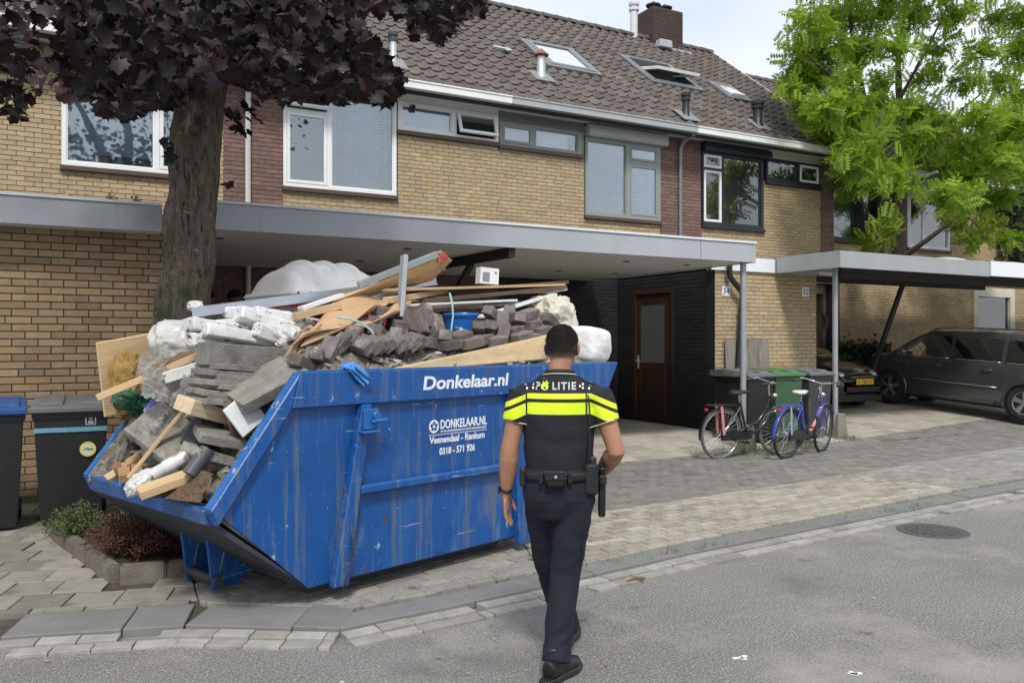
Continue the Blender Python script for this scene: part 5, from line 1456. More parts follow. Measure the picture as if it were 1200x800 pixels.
# chips and twigs scattered over the load
b = MB()
for k in range(700):
    s_, v = rng.uniform(-.5, 2.6), rng.uniform(.08, 1.6)
    z = heap_z(s_, v) + .012; L = rng.choice([.02, .03, .05, .12])
    b.cr = rng.random(); b.box((s_, v, z), (L, rng.uniform(.01, .03), rng.uniform(.006, .02)), rot(rng.uniform(-30, 30), rng.uniform(-30, 30), rng.uniform(0, 180)))
o = b.build('rubble_chips', M('rubble_chip', rough=.9, rand=stops([(.40, .30, .18), (.30, .28, .25), (.16, .10, .07), (.55, .53, .50)])), None, loc=CO, recalc=False); o.rotation_euler = (0, 0, CTH)
tag(stuff(o), 'splinters and stone chips strewn over the skip load', 'chips')

# ================================================================== PORTABLE TOILET behind the skip
tc_ = onY(376, 350, 8.0)
tc_ = onY(373, 350, 8.0)
pt = thing('portable_toilet', 'red portable toilet with white ribbed domed roof standing behind the skip', 'portable toilet', (tc_.x, 7.98, .06), RAD(12))
pt.scale = (.86, .86, .985)
m_redp = M('red_plastic', (.42, .028, .022), .45, .1, 4)
m_wdome = M('white_translucent_plastic', (.80, .79, .78), .35, .06, 4)
b = MB(); b.bx(-.55, .55, -.55, .55, .12, 2.03); b.build('cabin', m_redp, pt, bevel=.03, seg=2)
b = MB(); b.bx(-.57, .57, -.57, .57, 0, .12); b.build('base_pallet', m_plast_dg, pt, bevel=.02)
b = MB(); b.bx(-.36, .36, -.572, -.551, .2, 1.95); d_ = b.build('door', m_redp, pt, bevel=.01)
b = MB(); b.tube([(.27, -.575, 1.0), (.27, -.62, 1.0), (.27, -.62, 1.15), (.27, -.575, 1.15)], .012, 8); b.build('handle', m_plast_k, d_)
b = MB(); b.bx(-.62, .62, -.62, .62, 2.031, 2.085); b.build('roof_rim', m_wdome, pt, bevel=.02, seg=2)
def domef(u, v):
    x, y = -.58 + 1.16 * u, -.58 + 1.16 * v
    e = max(0, 1 - (abs(x) / .58) ** 4) ** .6 * max(0, 1 - (abs(y) / .58) ** 2.4) ** .6
    ribz = .034 * max(0, math.sin(u * math.pi * 9)) * min(1, e * 3)
    return (x, y, 2.06 + .32 * e + ribz)
b = MB(); b.grid(domef, 90, 40); b.build('roof_dome', m_wdome, pt, smooth=True, recalc=False)
b = MB()
for k in range(9):
    b.lathe([(.012, 0), (.012, .008), (0, .010)], 8, R=rot(90), c=(-.56 + .14 * k, -.62, 2.06))
b.build('rivet', m_plast_dg, pt)

# ================================================================== WHEELIE BINS
def wheelie(label, loc, rz, body, lid, lidtop=None, decals=None, group=None, w=.58, d=.72, h=1.06):
    t = thing('wheelie_bin', label, 'wheelie bin', loc, rz, group)
    b = MB()
    def ring(z, k, fy=0): return [(-w / 2 * k, -d / 2 * k + fy, z), (w / 2 * k, -d / 2 * k + fy, z), (w / 2 * k, d / 2 * k, z), (-w / 2 * k, d / 2 * k, z)]
    R_ = [ring(.02, .80), ring(.10, .83), ring(.62, .93), ring(.90, .97), ring(.93, .97), ring(.93, 1.03), ring(.985, 1.03)]
    vs_ = [p for r in R_ for p in r]; fs = [(0, 3, 2, 1), tuple(range(24, 28))]
    for i in range(6):
        for j in range(4): fs.append((i * 4 + j, i * 4 + (j + 1) % 4, (i + 1) * 4 + (j + 1) % 4, (i + 1) * 4 + j))
    b.add(vs_, fs); b.build('body', body, t, bevel=.018, seg=2, smooth=40)
    b = MB()   # lid: sloping shell with a lip and two raised ridges
    b.prism([(-d / 2 - .05, .985), (-d / 2 - .05, 1.015), (-d / 2 - .01, 1.04), (d / 2 - .06, 1.095), (d / 2 + .05, 1.09), (d / 2 + .06, 1.0), (d / 2 - .02, .987)], lambda u, v, q: (q, u, v), -w / 2 - .025, w / 2 + .025)
    lo_ = b.build('lid', lid, t, bevel=.012, seg=2, smooth=40)
    b = MB()
    for q in (-.16, .16): b.prism([(-d / 2 + .06, 1.045), (-d / 2 + .10, 1.072), (d / 2 - .12, 1.108), (d / 2 - .06, 1.09)], lambda u, v, s_: (s_ + q, u, v), -.10, .10)
    b.build('lid_ridge', lidtop or lid, lo_, bevel=.01)
    b = MB(); b.tube([(-w / 2 + .03, d / 2 + .02, .98), (-w / 2 + .03, d / 2 + .10, 1.0), (w / 2 - .03, d / 2 + .10, 1.0), (w / 2 - .03, d / 2 + .02, .98)], .016, 8); b.build('handle', body, t, smooth=50)
    for q in (-1, 1):
        b = MB(); b.lathe([(.0, -.025), (.06, -.025), (.10, -.02), (.10, .02), (.06, .025), (0, .025)], 18, R=rot(0, 90), c=(q * (w / 2 - .04), d / 2 - .08, .10)); b.build('wheel', m_plast_k, t, smooth=40)
    for f in (decals or []): f(t)
    return t
m_bin_k = M('black_bin', (.011, .0115, .012), .5, .25, 5, patches=[((.025, .025, .024), 4, .6, .75, (1, 1, .4))])
m_bin_g = M('dark_grey_bin', (.040, .042, .043), .5, .18, 5, patches=[((.13, .13, .125), 5, .62, .74, (1, 1, .4))])
m_bin_gr = M('green_bin', (.04, .10, .04), .5, .18, 5)
m_lid_b = M('blue_lid', (.018, .075, .24), .45, .2, 5, patches=[((.15, .22, .33), 4, .58, .7, None)])
m_lid_g = M('grey_lid', (.13, .135, .14), .55, .25, 5, patches=[((.24, .245, .24), 4, .55, .7, None)])
def front(t, fn): pass
def tape(t):
    b = MB(); b.bx(-.278, .278, -.358, -.352, .815, .855); b.bx(-.282, -.277, -.352, .20, .815, .855); b.bx(.277, .282, -.352, .2, .815, .855)
    b.build('tape_band', M('blue_tape', (.13, .32, .42), .5, .3, 9, patches=[((.5, .55, .55), 12, .6, .66, None)]), t)
def ringstk(t):
    b = MB(); N_ = 28; y = -.3495; z0 = .66
    b.add([(.13 + .065 * math.cos(a), y - .012, z0 + .065 * math.sin(a)) for a in np.linspace(0, 2 * math.pi, N_, False)], [tuple(range(N_))])
    o = b.build('round_sticker', M('yellow_sticker', (.62, .55, .08), .5, .1, 9), t, recalc=False)
    b = MB(); b.add([(.13 + .05 * math.cos(a), y - .0128, z0 - .004 + .05 * math.sin(a)) for a in np.linspace(0, 2 * math.pi, N_, False)], [tuple(range(N_))])
    b.build('sticker_centre', M('sticker_white', (.6, .6, .52), .5, .1, 9), o, recalc=False)
    text_obj('sticker_writing', 'Nee', .042, m_ink, o, (.095, y - .0134, z0 - .012), rot(90), bold=.001, shear=.2, extrude=.0002)
def icon(x, z, sz):
    def f(t):
        b = MB(); y = -.365
        for q in rect_minus((x, x + sz, z, z + sz), [(x + .01, x + sz - .01, z + .01, z + sz - .01)]): b.bx(q[0], q[1], y, y + .004, q[2], q[3])
        b.lathe([(0, 0), (sz * .18, 0)], 12, R=rot(90), c=(x + sz / 2, y, z + sz * .68)); b.bx(x + sz * .25, x + sz * .75, y, y + .004, z + sz * .15, z + sz * .45)
        b.build('icon_sticker', M('grey_print2', (.30, .31, .34), .6, .1), t, recalc=False)
    return f
def bigicon(t):
    b = MB(); y = -.352
    b.bx(-.02, .02, y, y + .004, .70, .80); b.bx(-.045, .03, y, y + .004, .78, .80); b.bx(-.05, .05, y, y + .004, .64, .67); b.bx(-.05, .05, y, y + .004, .60, .61)
    b.build('white_mark', M('white_mark', (.6, .6, .6), .6, .1), t)
pL = onZ(86, 614, .06)
wheelie('black wheelie bin with grey lid, blue tape band and round yellow sticker', (pL.x, pL.y + .30, .06), RAD(-3), m_bin_k, m_lid_g, None, [tape, ringstk, icon(.11, .87, .085)], 'bins by the garage')
wheelie('black wheelie bin with faded blue lid beside the taped grey lidded bin', (pL.x - .67, pL.y + .26, .06), RAD(2), m_bin_k, m_lid_b, None, None, 'bins by the garage')
wheelie('dark grey wheelie bin with white mark on its front beside the green bin', (10.72, 9.66, gz(10.72, 9.66)), RAD(4), m_bin_g, m_lid_g, None, [bigicon], 'bins by the store')
wheelie('green wheelie bin standing between two grey bins', (10.08, 9.68, gz(10.1, 9.68)), RAD(-2), m_bin_gr, M('green_lid', (.07, .17, .07), .5, .2, 5, patches=[((.2, .34, .2), 4, .58, .7, None)]), None, None, 'bins by the store')
wheelie('dark wheelie bin with pale grey lid behind the parked bicycles', (9.42, 9.66, gz(9.4, 9.66)), RAD(3), m_bin_k, m_lid_g, None, None, 'bins by the store')

# ================================================================== PLANTING BED by the skip
m_edge = M('edging_concrete', rough=.95, var=.3, scale=8, bump=.6, bscale=60, src='obj', rand=stops([(.13, .12, .10), (.17, .155, .13)]), patches=[((.16, .12, .075), 5, .5, .65, None)])
pe = thing('planting_bed', 'small planting bed edged with worn concrete under the low end of the skip', 'planter')
for (a, c) in (((.40, 6.13), (.68, 6.09)), ((.685, 6.09), (.97, 6.05)), ((.37, 6.16), (.25, 6.72)), ((.248, 6.73), (.13, 7.30)), ((.128, 7.31), (.02, 7.88))):
    b = MB(); b.bar((a[0], a[1], .10), (c[0], c[1], .10), .085, .15); b.build('edging_stone', m_edge, pe, bevel=.014, seg=2)
b = MB(); b.grid(lambda u, v: (lerp(lerp(.40, .98, u), lerp(.05, 1.0, u), v), lerp(6.12, 7.9, v), .13 + .03 * noise.noise(Vector((u * 5, v * 5, 0)))), 20, 30); b.build('soil', m_soil, pe, smooth=True, recalc=False)
def shrub(name, label, cat, cx, cy, z, rx, ry, h, ntw, nlf, tw_m, lf_m, ls, seed, group=None, droop=.3, parent=None):
    r_ = random.Random(seed); t = thing(name, label, cat, (cx, cy, z), 0, group)
    b = MB(); tips = []
    for k in range(ntw):
        a = r_.uniform(0, 6.283); q = math.sqrt(r_.random()); ex, ey = rx * q * math.cos(a), ry * q * math.sin(a)
        hh = h * r_.uniform(.5, 1) * (1 - .5 * q * q)
        p0 = Vector((ex * .35, ey * .35, 0)); p2 = Vector((ex, ey, hh * (1 - droop * q))); p1 = (p0 + p2) / 2 + Vector((r_.uniform(-.04, .04), r_.uniform(-.04, .04), hh * .35))
        b.tube([p0, p1, p2], [.004, .003, .0015], 4, cap=False)
        for i in range(4): tips.append(p1.lerp(p2, r_.random()))
    b.build('stems', tw_m, t, recalc=False)
    N = nlf; pos = np.array([tips[r_.randrange(len(tips))] + Vector((r_.gauss(0, .025), r_.gauss(0, .025), r_.gauss(0, .02))) for _ in range(N)])
    bv = [(0, 0, 0), (.4, .45, .1), (.5, 1, 0), (-.4, .45, .1)]
    scatter('leaves', np.array(bv) * ls, [(0, 1, 2), (0, 2, 3)], randrot(N, .8), pos, nrng.random(N), lf_m, t)
    return t
m_twig = M('red_brown_twig', (.095, .045, .032), .9, .3, 9)
m_rlf = M('russet_leaf', rough=.6, var=.2, rand=stops([(.14, .035, .022), (.10, .05, .03), (.20, .055, .03), (.07, .055, .03), (.05, .06, .025)]), trans=.25)
m_glf = M('bed_green_leaf', rough=.6, var=.2, rand=stops([(.06, .10, .03), (.10, .15, .05), (.13, .18, .07), (.05, .08, .025)]), trans=.3)
shrub('cotoneaster', 'low red brown twiggy shrub spilling under the low end of the skip', 'shrub', .50, 6.62, .13, .36, .50, .42, 260, 2600, m_twig, m_rlf, .016, 3)
shrub('cotoneaster', 'dark sparse twiggy shrub tucked beside the skip bracket', 'shrub', .80, 6.50, .13, .26, .36, .34, 140, 900, m_twig, m_rlf, .014, 5)
shrub('ground_cover_plant', 'green leafy ground cover between the bin and the russet shrub', 'plant', .17, 7.5, .12, .24, .34, .30, 160, 2000, M('green_stem', (.06, .08, .03), .8), m_glf, .020, 4)
shrub('ground_cover_plant', 'low green weeds at the corner of the bed by the brick garage', 'plant', .62, 7.45, .12, .30, .34, .26, 120, 1500, M('green_stem'), m_glf, .018, 9)

# ================================================================== PURPLE MAPLE
m_bark = M('maple_bark', (.155, .125, .092), .95, .5, 11, bump=2.2, bscale=26, stretch=(2.4, 2.4, .55), patches=[((.060, .075, .022), 3.2, .50, .64, None), ((.035, .028, .022), 16, .52, .60, (2.5, 2.5, .35)), ((.27, .26, .22), 8, .61, .68, None), ((.12, .115, .02), 4.6, .66, .72, None)])
m_mleaf = M('purple_leaf', rough=.55, var=.25, scale=10, spec=.3, rand=stops([(.010, .005, .007), (.018, .007, .010), (.013, .008, .010), (.034, .010, .009), (.010, .008, .007), (.018, .012, .015), (.008, .010, .006)]), trans=.07)
mp = thing('maple_tree', 'dark purple leaved maple with mossy trunk standing behind the skip', 'tree', (1.02, 7.9, .06))
def tree_limb(b, pts, r, n=12, sd=0):
    """irregular tapering limb through points (local)"""
    P = [Vector(p) for p in pts]; out = []; rr = []
    m = 8 if n < 30 else 22
    for i in range(len(P) - 1):
        for k in range(m):
            t = k / m; q = P[i].lerp(P[i + 1], t)
            out.append(q + Vector((noise.noise(q * 2 + Vector((sd, 0, 0))), noise.noise(q * 2 + Vector((0, sd, 0))), 0)) * r[i] * .35); rr.append((r[i] + (r[i + 1] - r[i]) * t) * (1 + .10 * noise.noise(q * 3.1)))
    out.append(P[-1]); rr.append(r[-1])
    b.tube(out, rr, n)
b = MB()
tree_limb(b, [(-.12, 0, 0), (-.07, 0, .5), (-.02, 0, 1.7), (.09, 0, 2.9), (.18, 0, 3.9), (.22, .05, 4.7)], [.33, .255, .225, .205, .21, .18], 44)
for (px, py) in ((234, 137), (228, 152)):
    p = onY(px, py, 7.68) - Vector((1.02, 7.9, .06)); b.lathe([(.05, 0), (.045, .05), (.02, .06), (0, .06)], 12, R=rot(90), c=p)
b.v = [tuple(Vector(p) + (Vector((p[0] - .08, p[1], 0)).normalized() * (.016 * (1 - 2 * abs(noise.noise(Vector((p[0] * 9, p[1] * 9, p[2] * 2.2))))) + .012 * noise.noise(Vector((p[0] * 22, p[1] * 22, p[2] * 7)))))) for p in b.v]
tr = b.build('trunk', m_bark, mp, smooth=True)
limbs = [[(.15, 0, 3.7), (-.15, -.1, 4.4), (-.9, -.4, 5.3), (-2.0, -.8, 6.0)], [(.2, 0, 3.9), (.7, -.4, 4.7), (1.6, -1.0, 5.3), (2.6, -1.6, 5.6)], [(.2, 0, 4.4), (.3, .2, 5.6), (.1, .1, 7.2)],
         [(.2, 0, 4.2), (.3, -.9, 4.9), (.4, -2.0, 5.4)], [(.2, 0, 4.5), (-.3, .9, 5.4), (-.9, 1.9, 6.3)], [(.2, 0, 4.3), (1.2, .3, 5.2), (2.4, .5, 6.0)], [(.2, 0, 4.4), (-.9, .3, 4.9), (-2.2, .5, 5.1)]]
for k, L in enumerate(limbs):
    b = MB(); tree_limb(b, L, [.13, .10, .06, .025][:len(L)] if len(L) == 4 else [.14, .08, .03], 8, k); b.build('limb', m_bark, mp, smooth=True)
PROF = [(-400, 120), (-30, 125), (0, 133), (20, 137), (33, 112), (57, 118), (80, 122), (95, 118), (117, 135), (140, 143), (165, 140), (185, 128), (200, 130), (262, 100), (285, 103), (303, 118), (330, 124), (367, 120), (400, 126), (425, 122),
        (450, 130), (463, 120), (474, 112), (478, 50), (487, 47), (500, 35), (519, 52), (533, 42), (545, 30), (560, 25), (568, 20), (572, -5), (640, -60), (800, -200)]
pxs, pys = zip(*PROF)
def mk_positions(N, rx, ry, rz, cz, cond):
    out = []
    while len(out) < N:
        n = N * 4
        q = nrng.normal(size=(n, 3)); q /= np.linalg.norm(q, axis=1)[:, None]; q *= (nrng.random(n) ** .45)[:, None]
        P = q * [rx, ry, rz] + [1.35, 7.55, cz]
        P = P[(P[:, 2] > 2.75) & (P[:, 1] < 9.7)]
        zc = P[:, 0] * SA + P[:, 1] * CA; xc = P[:, 0] * CA - P[:, 1] * SA
        px = 600 + FPX * xc / zc; py = 400 - FPX * (P[:, 2] - CAMH) / zc
        out += list(P[cond(px, py, zc)])
    return np.array(out[:N])
vis = mk_positions(6600, 3.5, 3.0, 3.2, 5.2, lambda px, py, zc: (py < np.interp(px, pxs, pys) - 6) & (py > -25) & (zc > 4.2) & ((px > 70) | (nrng.random(len(px)) < .30)) & ((px < 250) | (px > 480) | (py > 20) | (nrng.random(len(px)) < .8)) & ((px < 480) | (nrng.random(len(px)) < .75)) & ((px < 425) | (px > 480) | (py < 14) | (py > 32 + (px - 425) * 1.2)))
hid = mk_positions(1500, 3.7, 3.3, 3.4, 6.4, lambda px, py, zc: (py < -15) & (zc > 3.6))
extra = []
def clump(px, py, Y, n, sx, sy):
    for k in range(n): extra.append(onY(px + rng.gauss(0, sx), py + rng.gauss(0, sy), Y + rng.gauss(0, .1)))
clump(278, 140, 7.5, 14, 6, 9); clump(296, 128, 7.5, 6, 5, 6); clump(267, 216, 7.6, 2, 2, 2); clump(198, 172, 7.4, 7, 4, 7); clump(18, 122, 6.4, 16, 9, 9); clump(8, 60, 6.4, 14, 14, 30); clump(40, 60, 6.6, 6, 8, 16)
clump(512, 35, 6.9, 9, 12, 8); clump(548, 16, 6.9, 9, 10, 6); clump(135, 128, 6.8, 9, 9, 6); clump(452, 112, 6.8, 10, 10, 9)
pos = np.vstack([vis, hid, np.array([tuple(p) for p in extra])]) - np.array([1.02, 7.9, .06])
ol = [(0, -.55), (.10, -.10), (.40, -.26), (.44, .02), (.64, .18), (.50, .27), (.46, .48), (.30, .46), (.20, .62), (0, .84), (-.20, .62), (-.30, .46), (-.46, .48), (-.50, .27), (-.64, .18), (-.44, .02), (-.40, -.26), (-.10, -.10)]
bv = [(0, .12, .05)] + [(x, y, -.26 * abs(x) - .16 * y * y) for x, y in ol]
bt = [(0, i, i % len(ol) + 1) for i in range(1, len(ol) + 1)]
N = len(pos)
Rm_ = randrot(N, .75); sc = nrng.uniform(.062, .118, N)
droop = rot(-35)
Rm_ = Rm_ @ np.array(droop)[None] * sc[:, None, None]
scatter('crown', np.array(bv), bt, Rm_, pos, nrng.random(N), m_mleaf, mp)

# ================================================================== GREEN LOCUST TREE (right)
m_lleaf = M('locust_leaf', rough=.5, var=.2, scale=5, rand=stops([(.21, .35, .028), (.28, .43, .036), (.35, .49, .045), (.13, .24, .02), (.42, .52, .06)]), trans=.55)
m_lbark = M('locust_bark', (.10, .078, .058), .95, .35, 9, bump=1.5, bscale=30, stretch=(2, 2, .5))
LY = 13.38
l0 = onY(1042, 300, LY)
lt = thing('locust_tree', 'bright green feathery leaved tree rising behind the grey carport', 'tree', (l0.x, LY, .3))
L0 = Vector((l0.x, LY, .3))
def LP(px, py, Y=LY): return onY(px, py, Y) - L0
b = MB(); tree_limb(b, [(0, 0, 0), LP(1036, 300), LP(1036, 250), LP(1032, 190), LP(1012, 120, 12.6), LP(1000, 50, 12.4), LP(995, 0, 12.4)], [.20, .17, .15, .12, .08, .05, .03], 12, 3); b.build('trunk', m_lbark, lt, smooth=True)
b = MB(); tree_limb(b, [(.15, 0, 0), LP(1050, 300), LP(1052, 240), LP(1056, 170), LP(1052, 80), LP(1062, 0)], [.18, .15, .13, .10, .07, .03], 12, 5); b.build('trunk', m_lbark, lt, smooth=True)
for k, pts in enumerate([[(1060, 300, 12.8), (1088, 280, 12.2), (1108, 265, 11.8), (1130, 246, 11.4), (1150, 225, 11.0)], [(1128, 248, 11.45), (1140, 258, 11.3), (1152, 272, 11.2)], [(1058, 205, 12.8), (1075, 192, 12.5), (1098, 168, 12.0), (1120, 134, 11.6), (1150, 110, 11.3)],
                         [(1034, 180, 12.8), (1010, 140, 12.4), (998, 100, 12.2)], [(1052, 120, 12.8), (1085, 60, 12.3), (1110, 10, 12)], [(1012, 120, 12.6), (975, 90, 12.2), (940, 60, 12.0)], [(1040, 175, 12.8), (1070, 110, 12.2)], [(1100, 168, 12), (1150, 130, 11.5)]]):
    b = MB(); P = [LP(*q) for q in pts]; tree_limb(b, P, list(np.linspace(.075 if k in (0, 2) else .045, .015, len(P))), 8, k); b.build('limb', m_lbark, lt, smooth=True)
clumps = [(945, 30), (985, 20), (1030, 15), (1075, 20), (1120, 20), (1165, 25), (1195, 60), (935, 62), (970, 60), (1010, 60), (1050, 58), (1100, 55), (1145, 62), (925, 92), (955, 95), (990, 95), (1030, 100), (1085, 90), (1175, 95), (935, 122), (965, 125), (1000, 130), (1045, 130), (1130, 95),
          (955, 150), (985, 160), (1015, 165), (1075, 130), (1105, 150), (1150, 140), (985, 190), (1010, 200), (1045, 195), (1080, 165), (1100, 190), (1135, 175), (1165, 165), (1000, 212), (1045, 208), (1125, 205), (1150, 200), (1180, 190), (1145, 235), (1170, 230),
          (1018, 283), (1042, 268), (1125, 262), (1150, 275), (1135, 285), (1165, 262), (1180, 280), (915, 102), (1205, 120), (1200, 20), (1190, 150), (1110, 232), (1215, 200)]
pos = []
for (px, py) in clumps:
    Y = 12.2 + rng.uniform(-1.5, 1.2) if py < 240 else 11.9 + rng.uniform(-.5, .5)
    c = np.array(LP(px, py, Y)); r_ = rng.uniform(.26, .44) if py < 240 else .22
    n = int(180 * (r_ / .5) ** 2)
    q = nrng.normal(size=(n, 3)) * [1, 1, .55] * r_ * .62
    pos.append(c + q)
for k in range(46):   # the part of the crown above the picture
    c = np.array(LP(rng.uniform(950, 1240), rng.uniform(-170, -10), 12.4 + rng.uniform(-1.6, 1.6))); n = 120
    pos.append(c + nrng.normal(size=(n, 3)) * [1, 1, .6] * .40)
pos = np.vstack(pos); N = len(pos)
bv, bt = [], []
for i in range(6):
    for s_ in (-1, 1):
        y = .12 + i * .15; k = len(bv)
        bv += [(0, y, 0), (s_ * .15, y + .13, .015), (s_ * .36, y + .10, -.04), (s_ * .19, y - .02, 0)]; bt += [(k, k + 1, k + 2), (k, k + 2, k + 3)]
k = len(bv); bv += [(0, .95, 0), (.07, 1.08, 0), (0, 1.25, -.05), (-.07, 1.08, 0)]; bt += [(k, k + 1, k + 2), (k, k + 2, k + 3)]
_w = pos + np.array(L0); _zc = _w[:, 0] * SA + _w[:, 1] * CA; _px = 600 + FPX * (_w[:, 0] * CA - _w[:, 1] * SA) / _zc; _py = 400 - FPX * (_w[:, 2] - CAMH) / _zc
pos = pos[_px > np.interp(_py, [-200, 0, 50, 90, 110, 135, 160, 200, 240, 300], [940, 932, 928, 918, 920, 938, 962, 982, 984, 1000]) + nrng.normal(0, 7, len(_px))]; N = len(pos)
Rm_ = randrot(N, .75) * nrng.uniform(.22, .38, N)[:, None, None]
scatter('crown', np.array(bv), bt, Rm_, pos, nrng.random(N), m_lleaf, lt)
# ivy-clad trunk at the edge
m_ivy = M('ivy_leaf', rough=.4, var=.2, rand=stops([(.014, .036, .012), (.022, .055, .018), (.035, .075, .022), (.012, .028, .010)]), trans=.1)
iv0 = onY(1196, 250, 13.42)
iv = thing('ivy_tree', 'tree trunk thickly clad in dark green ivy beyond the white carport', 'tree', (iv0.x, 13.42, .3))
b = MB(); tree_limb(b, [(0, 0, 0), (.1, 0, 3), (-.1, 0, 6), (-.2, 0, 8.5)], [.22, .20, .17, .1], 12, 2); b.build('trunk', m_lbark, iv, smooth=True)
N = 5200; zz = nrng.uniform(3.0, 8.2, N); aa = nrng.uniform(0, 6.283, N)
rr_ = (.30 + .34 * np.clip((7.6 - zz) / 3, 0.1, 1) * (1 + .3 * np.sin(aa * 3 + zz * 2.1))) * nrng.uniform(.75, 1.1, N)
P = np.stack([rr_ * np.cos(aa) - .02 * zz, rr_ * np.sin(aa), zz], 1)
bvi = np.array([(0, -.3, 0), (.5, 0, -.1), (.2, .25, 0), (0, .7, -.1), (-.2, .25, 0), (-.5, 0, -.1)]); bti = [(0, 1, 2), (0, 2, 3), (0, 3, 4), (0, 4, 5)]
scatter('ivy', bvi, bti, randrot(N, 1.0) * nrng.uniform(.08, .14, N)[:, None, None], P, nrng.random(N), m_ivy, iv)

# shrubs in front of the garage wall, wreath, weeds
def leafy(name, label, cat, x0, x1, y, z, h, dpt, N, mat, ls):
    t = thing(name, label, cat, ((x0 + x1) / 2, y, z))
    b = MB(); b.bx(-(x1 - x0) / 2, (x1 - x0) / 2, -dpt / 2, dpt / 2, -.55, -.02); b.build('trough', M('terracotta_trough', (.20, .12, .07), .85, .3, 6, bump=.3), t, bevel=.02)
    P = np.stack([nrng.uniform(-(x1 - x0) / 2, (x1 - x0) / 2, N), nrng.normal(0, dpt * .35, N), np.abs(nrng.normal(0, h * .5, N))], 1)
    scatter('leaves', bvi, bti, randrot(N, .9) * ls, P, nrng.random(N), mat, t)
leafy('planted_trough', 'dark green shrubs in a tan trough by the shaded garage wall', 'planter', 15.3, 17.0, 12.80, 1.25, .32, .22, 1500, m_ivy, .11)
o = MB().bx(15.4, 16.9, 12.72, 12.9, .26, .70).build('low_wall', m_ymortar, None); tag(o, 'low brick plinth carrying the planted trough', 'wall')
p = onY(961, 377, 12.0)
b = MB(); b.tube([(p.x + .17 * math.cos(a), 12.0, p.z + .17 * math.sin(a)) for a in np.linspace(0, 6.283, 18, False)], .05, 8, closed=True)
wr = thing('wreath', 'small twig wreath hanging in the shaded carport beside the store', 'wreath', (0, 0, 0))
b.build('ring', M('wreath_twig', (.10, .07, .05), .95, .4, 12, bump=1), wr)
b = MB(); b.tube([(p.x, 12.0, p.z + .2), (p.x, 12.0, 2.96)], .004, 5); b.build('cord', m_plast_k, wr)
m_grass = M('weed_grass', rough=.7, rand=stops([(.09, .15, .03), (.14, .20, .05), (.18, .20, .08)]), trans=.3)
def tuft(cx, cy, rx, ry, N, h=.07):
    x, y = nrng.normal(cx, rx, N), nrng.normal(cy, ry, N)
    P = np.stack([x, y, [gz(a, c) - .005 for a, c in zip(x, y)]], 1)
    return P
P = np.vstack([tuft(9.55, 8.95, .35, .10, 500), tuft(11.25, 9.22, .12, .08, 260), tuft(8.7, 8.8, .25, .10, 240), tuft(.2, 7.95, .3, .1, 140), tuft(4.3, 4.98, .9, .03, 120), tuft(9.6, 9.2, .6, .1, 300), tuft(7.2, 5.2, .5, .02, 90)])
N = len(P)
o = scatter('weeds', np.array([(-.05, 0, 0), (.05, 0, 0), (.02, .25, 1)]), [(0, 1, 2)], randrot(N, .35) * nrng.uniform(.03, .09, N)[:, None, None], P, nrng.random(N), m_grass)
tag(stuff(o), 'small green weeds in the joints round the post feet and kerb', 'weeds')
# dried flowers on the garage roof edge
for k, px in enumerate((81, 98, 131, 160)):
    q = onY(px, 229, 9.42); N = 60 if k > 1 else 26
    t = thing('dried_flowers', ('faded pink flower clump' if k > 1 else 'tiny pink flower sprig') + ' growing on the edge of the garage roof', 'flowers', (q.x, 9.42, 3.03), 0, 'flowers on the garage roof')
    scatter('petals', bvi, bti, randrot(N, 1) * .03, nrng.normal(size=(N, 3)) * [.03, .03, .03] + [0, 0, .05 if k < 2 else .08], nrng.random(N), M('faded_petal', rough=.8, rand=stops([(.5, .42, .40), (.35, .15, .15), (.15, .12, .08), (.6, .55, .52)])), t)
    b = MB(); b.tube([(0, 0, -.01), (.005, 0, .07)], .004, 5); b.build('stem', m_twig, t)
# crumbs, leaves and twig on the road
b = MB()
for k in range(90):
    x = rng.uniform(-.2, 8); y = curb_y(x) - abs(rng.gauss(0, .35)) - .05 if rng.random() < .75 else rng.uniform(3.2, 5)
    s_ = rng.choice([.005, .008, .012]); b.cr = rng.random() * .8; b.box((x, y, .012 + s_ * .2), (s_ * 1.6, s_, s_ * .4), rot(rng.uniform(-20, 20), rng.uniform(-20, 20), rng.uniform(0, 180)))
for (px, py) in ((870, 769), (1000, 786), (95, 726), (90, 738)):
    p = onZ(px, py, .01)
    for k in range(5): b.cr = .97; b.box((p.x + rng.gauss(0, .02), p.y + rng.gauss(0, .012), .002), (.03, .02, .003), rot(0, 0, rng.uniform(0, 180)))
o = b.build('plaster_crumbs', M('crumb', rough=.9, rand=stops([(.30, .28, .25), (.22, .18, .13), (.40, .38, .35), (.70, .70, .68)])), None, recalc=False)
tag(stuff(o), 'crumbs of plaster and dry leaves along the gutter', 'litter')
p = onZ(746, 680, .015); b = MB(); b.tube([(p.x - .08, p.y, .02), (p.x, p.y + .02, .03), (p.x + .09, p.y + .01, .02)], [.008, .012, .006], 6); b.tube([(p.x - .02, p.y + .01, .025), (p.x + .05, p.y - .03, .03)], .007, 5)
tag(b.build('fallen_twig', M('dead_wood', (.14, .085, .045), .9, .3, 20)), 'small brown fallen twig lying on the gutter bricks', 'twig')

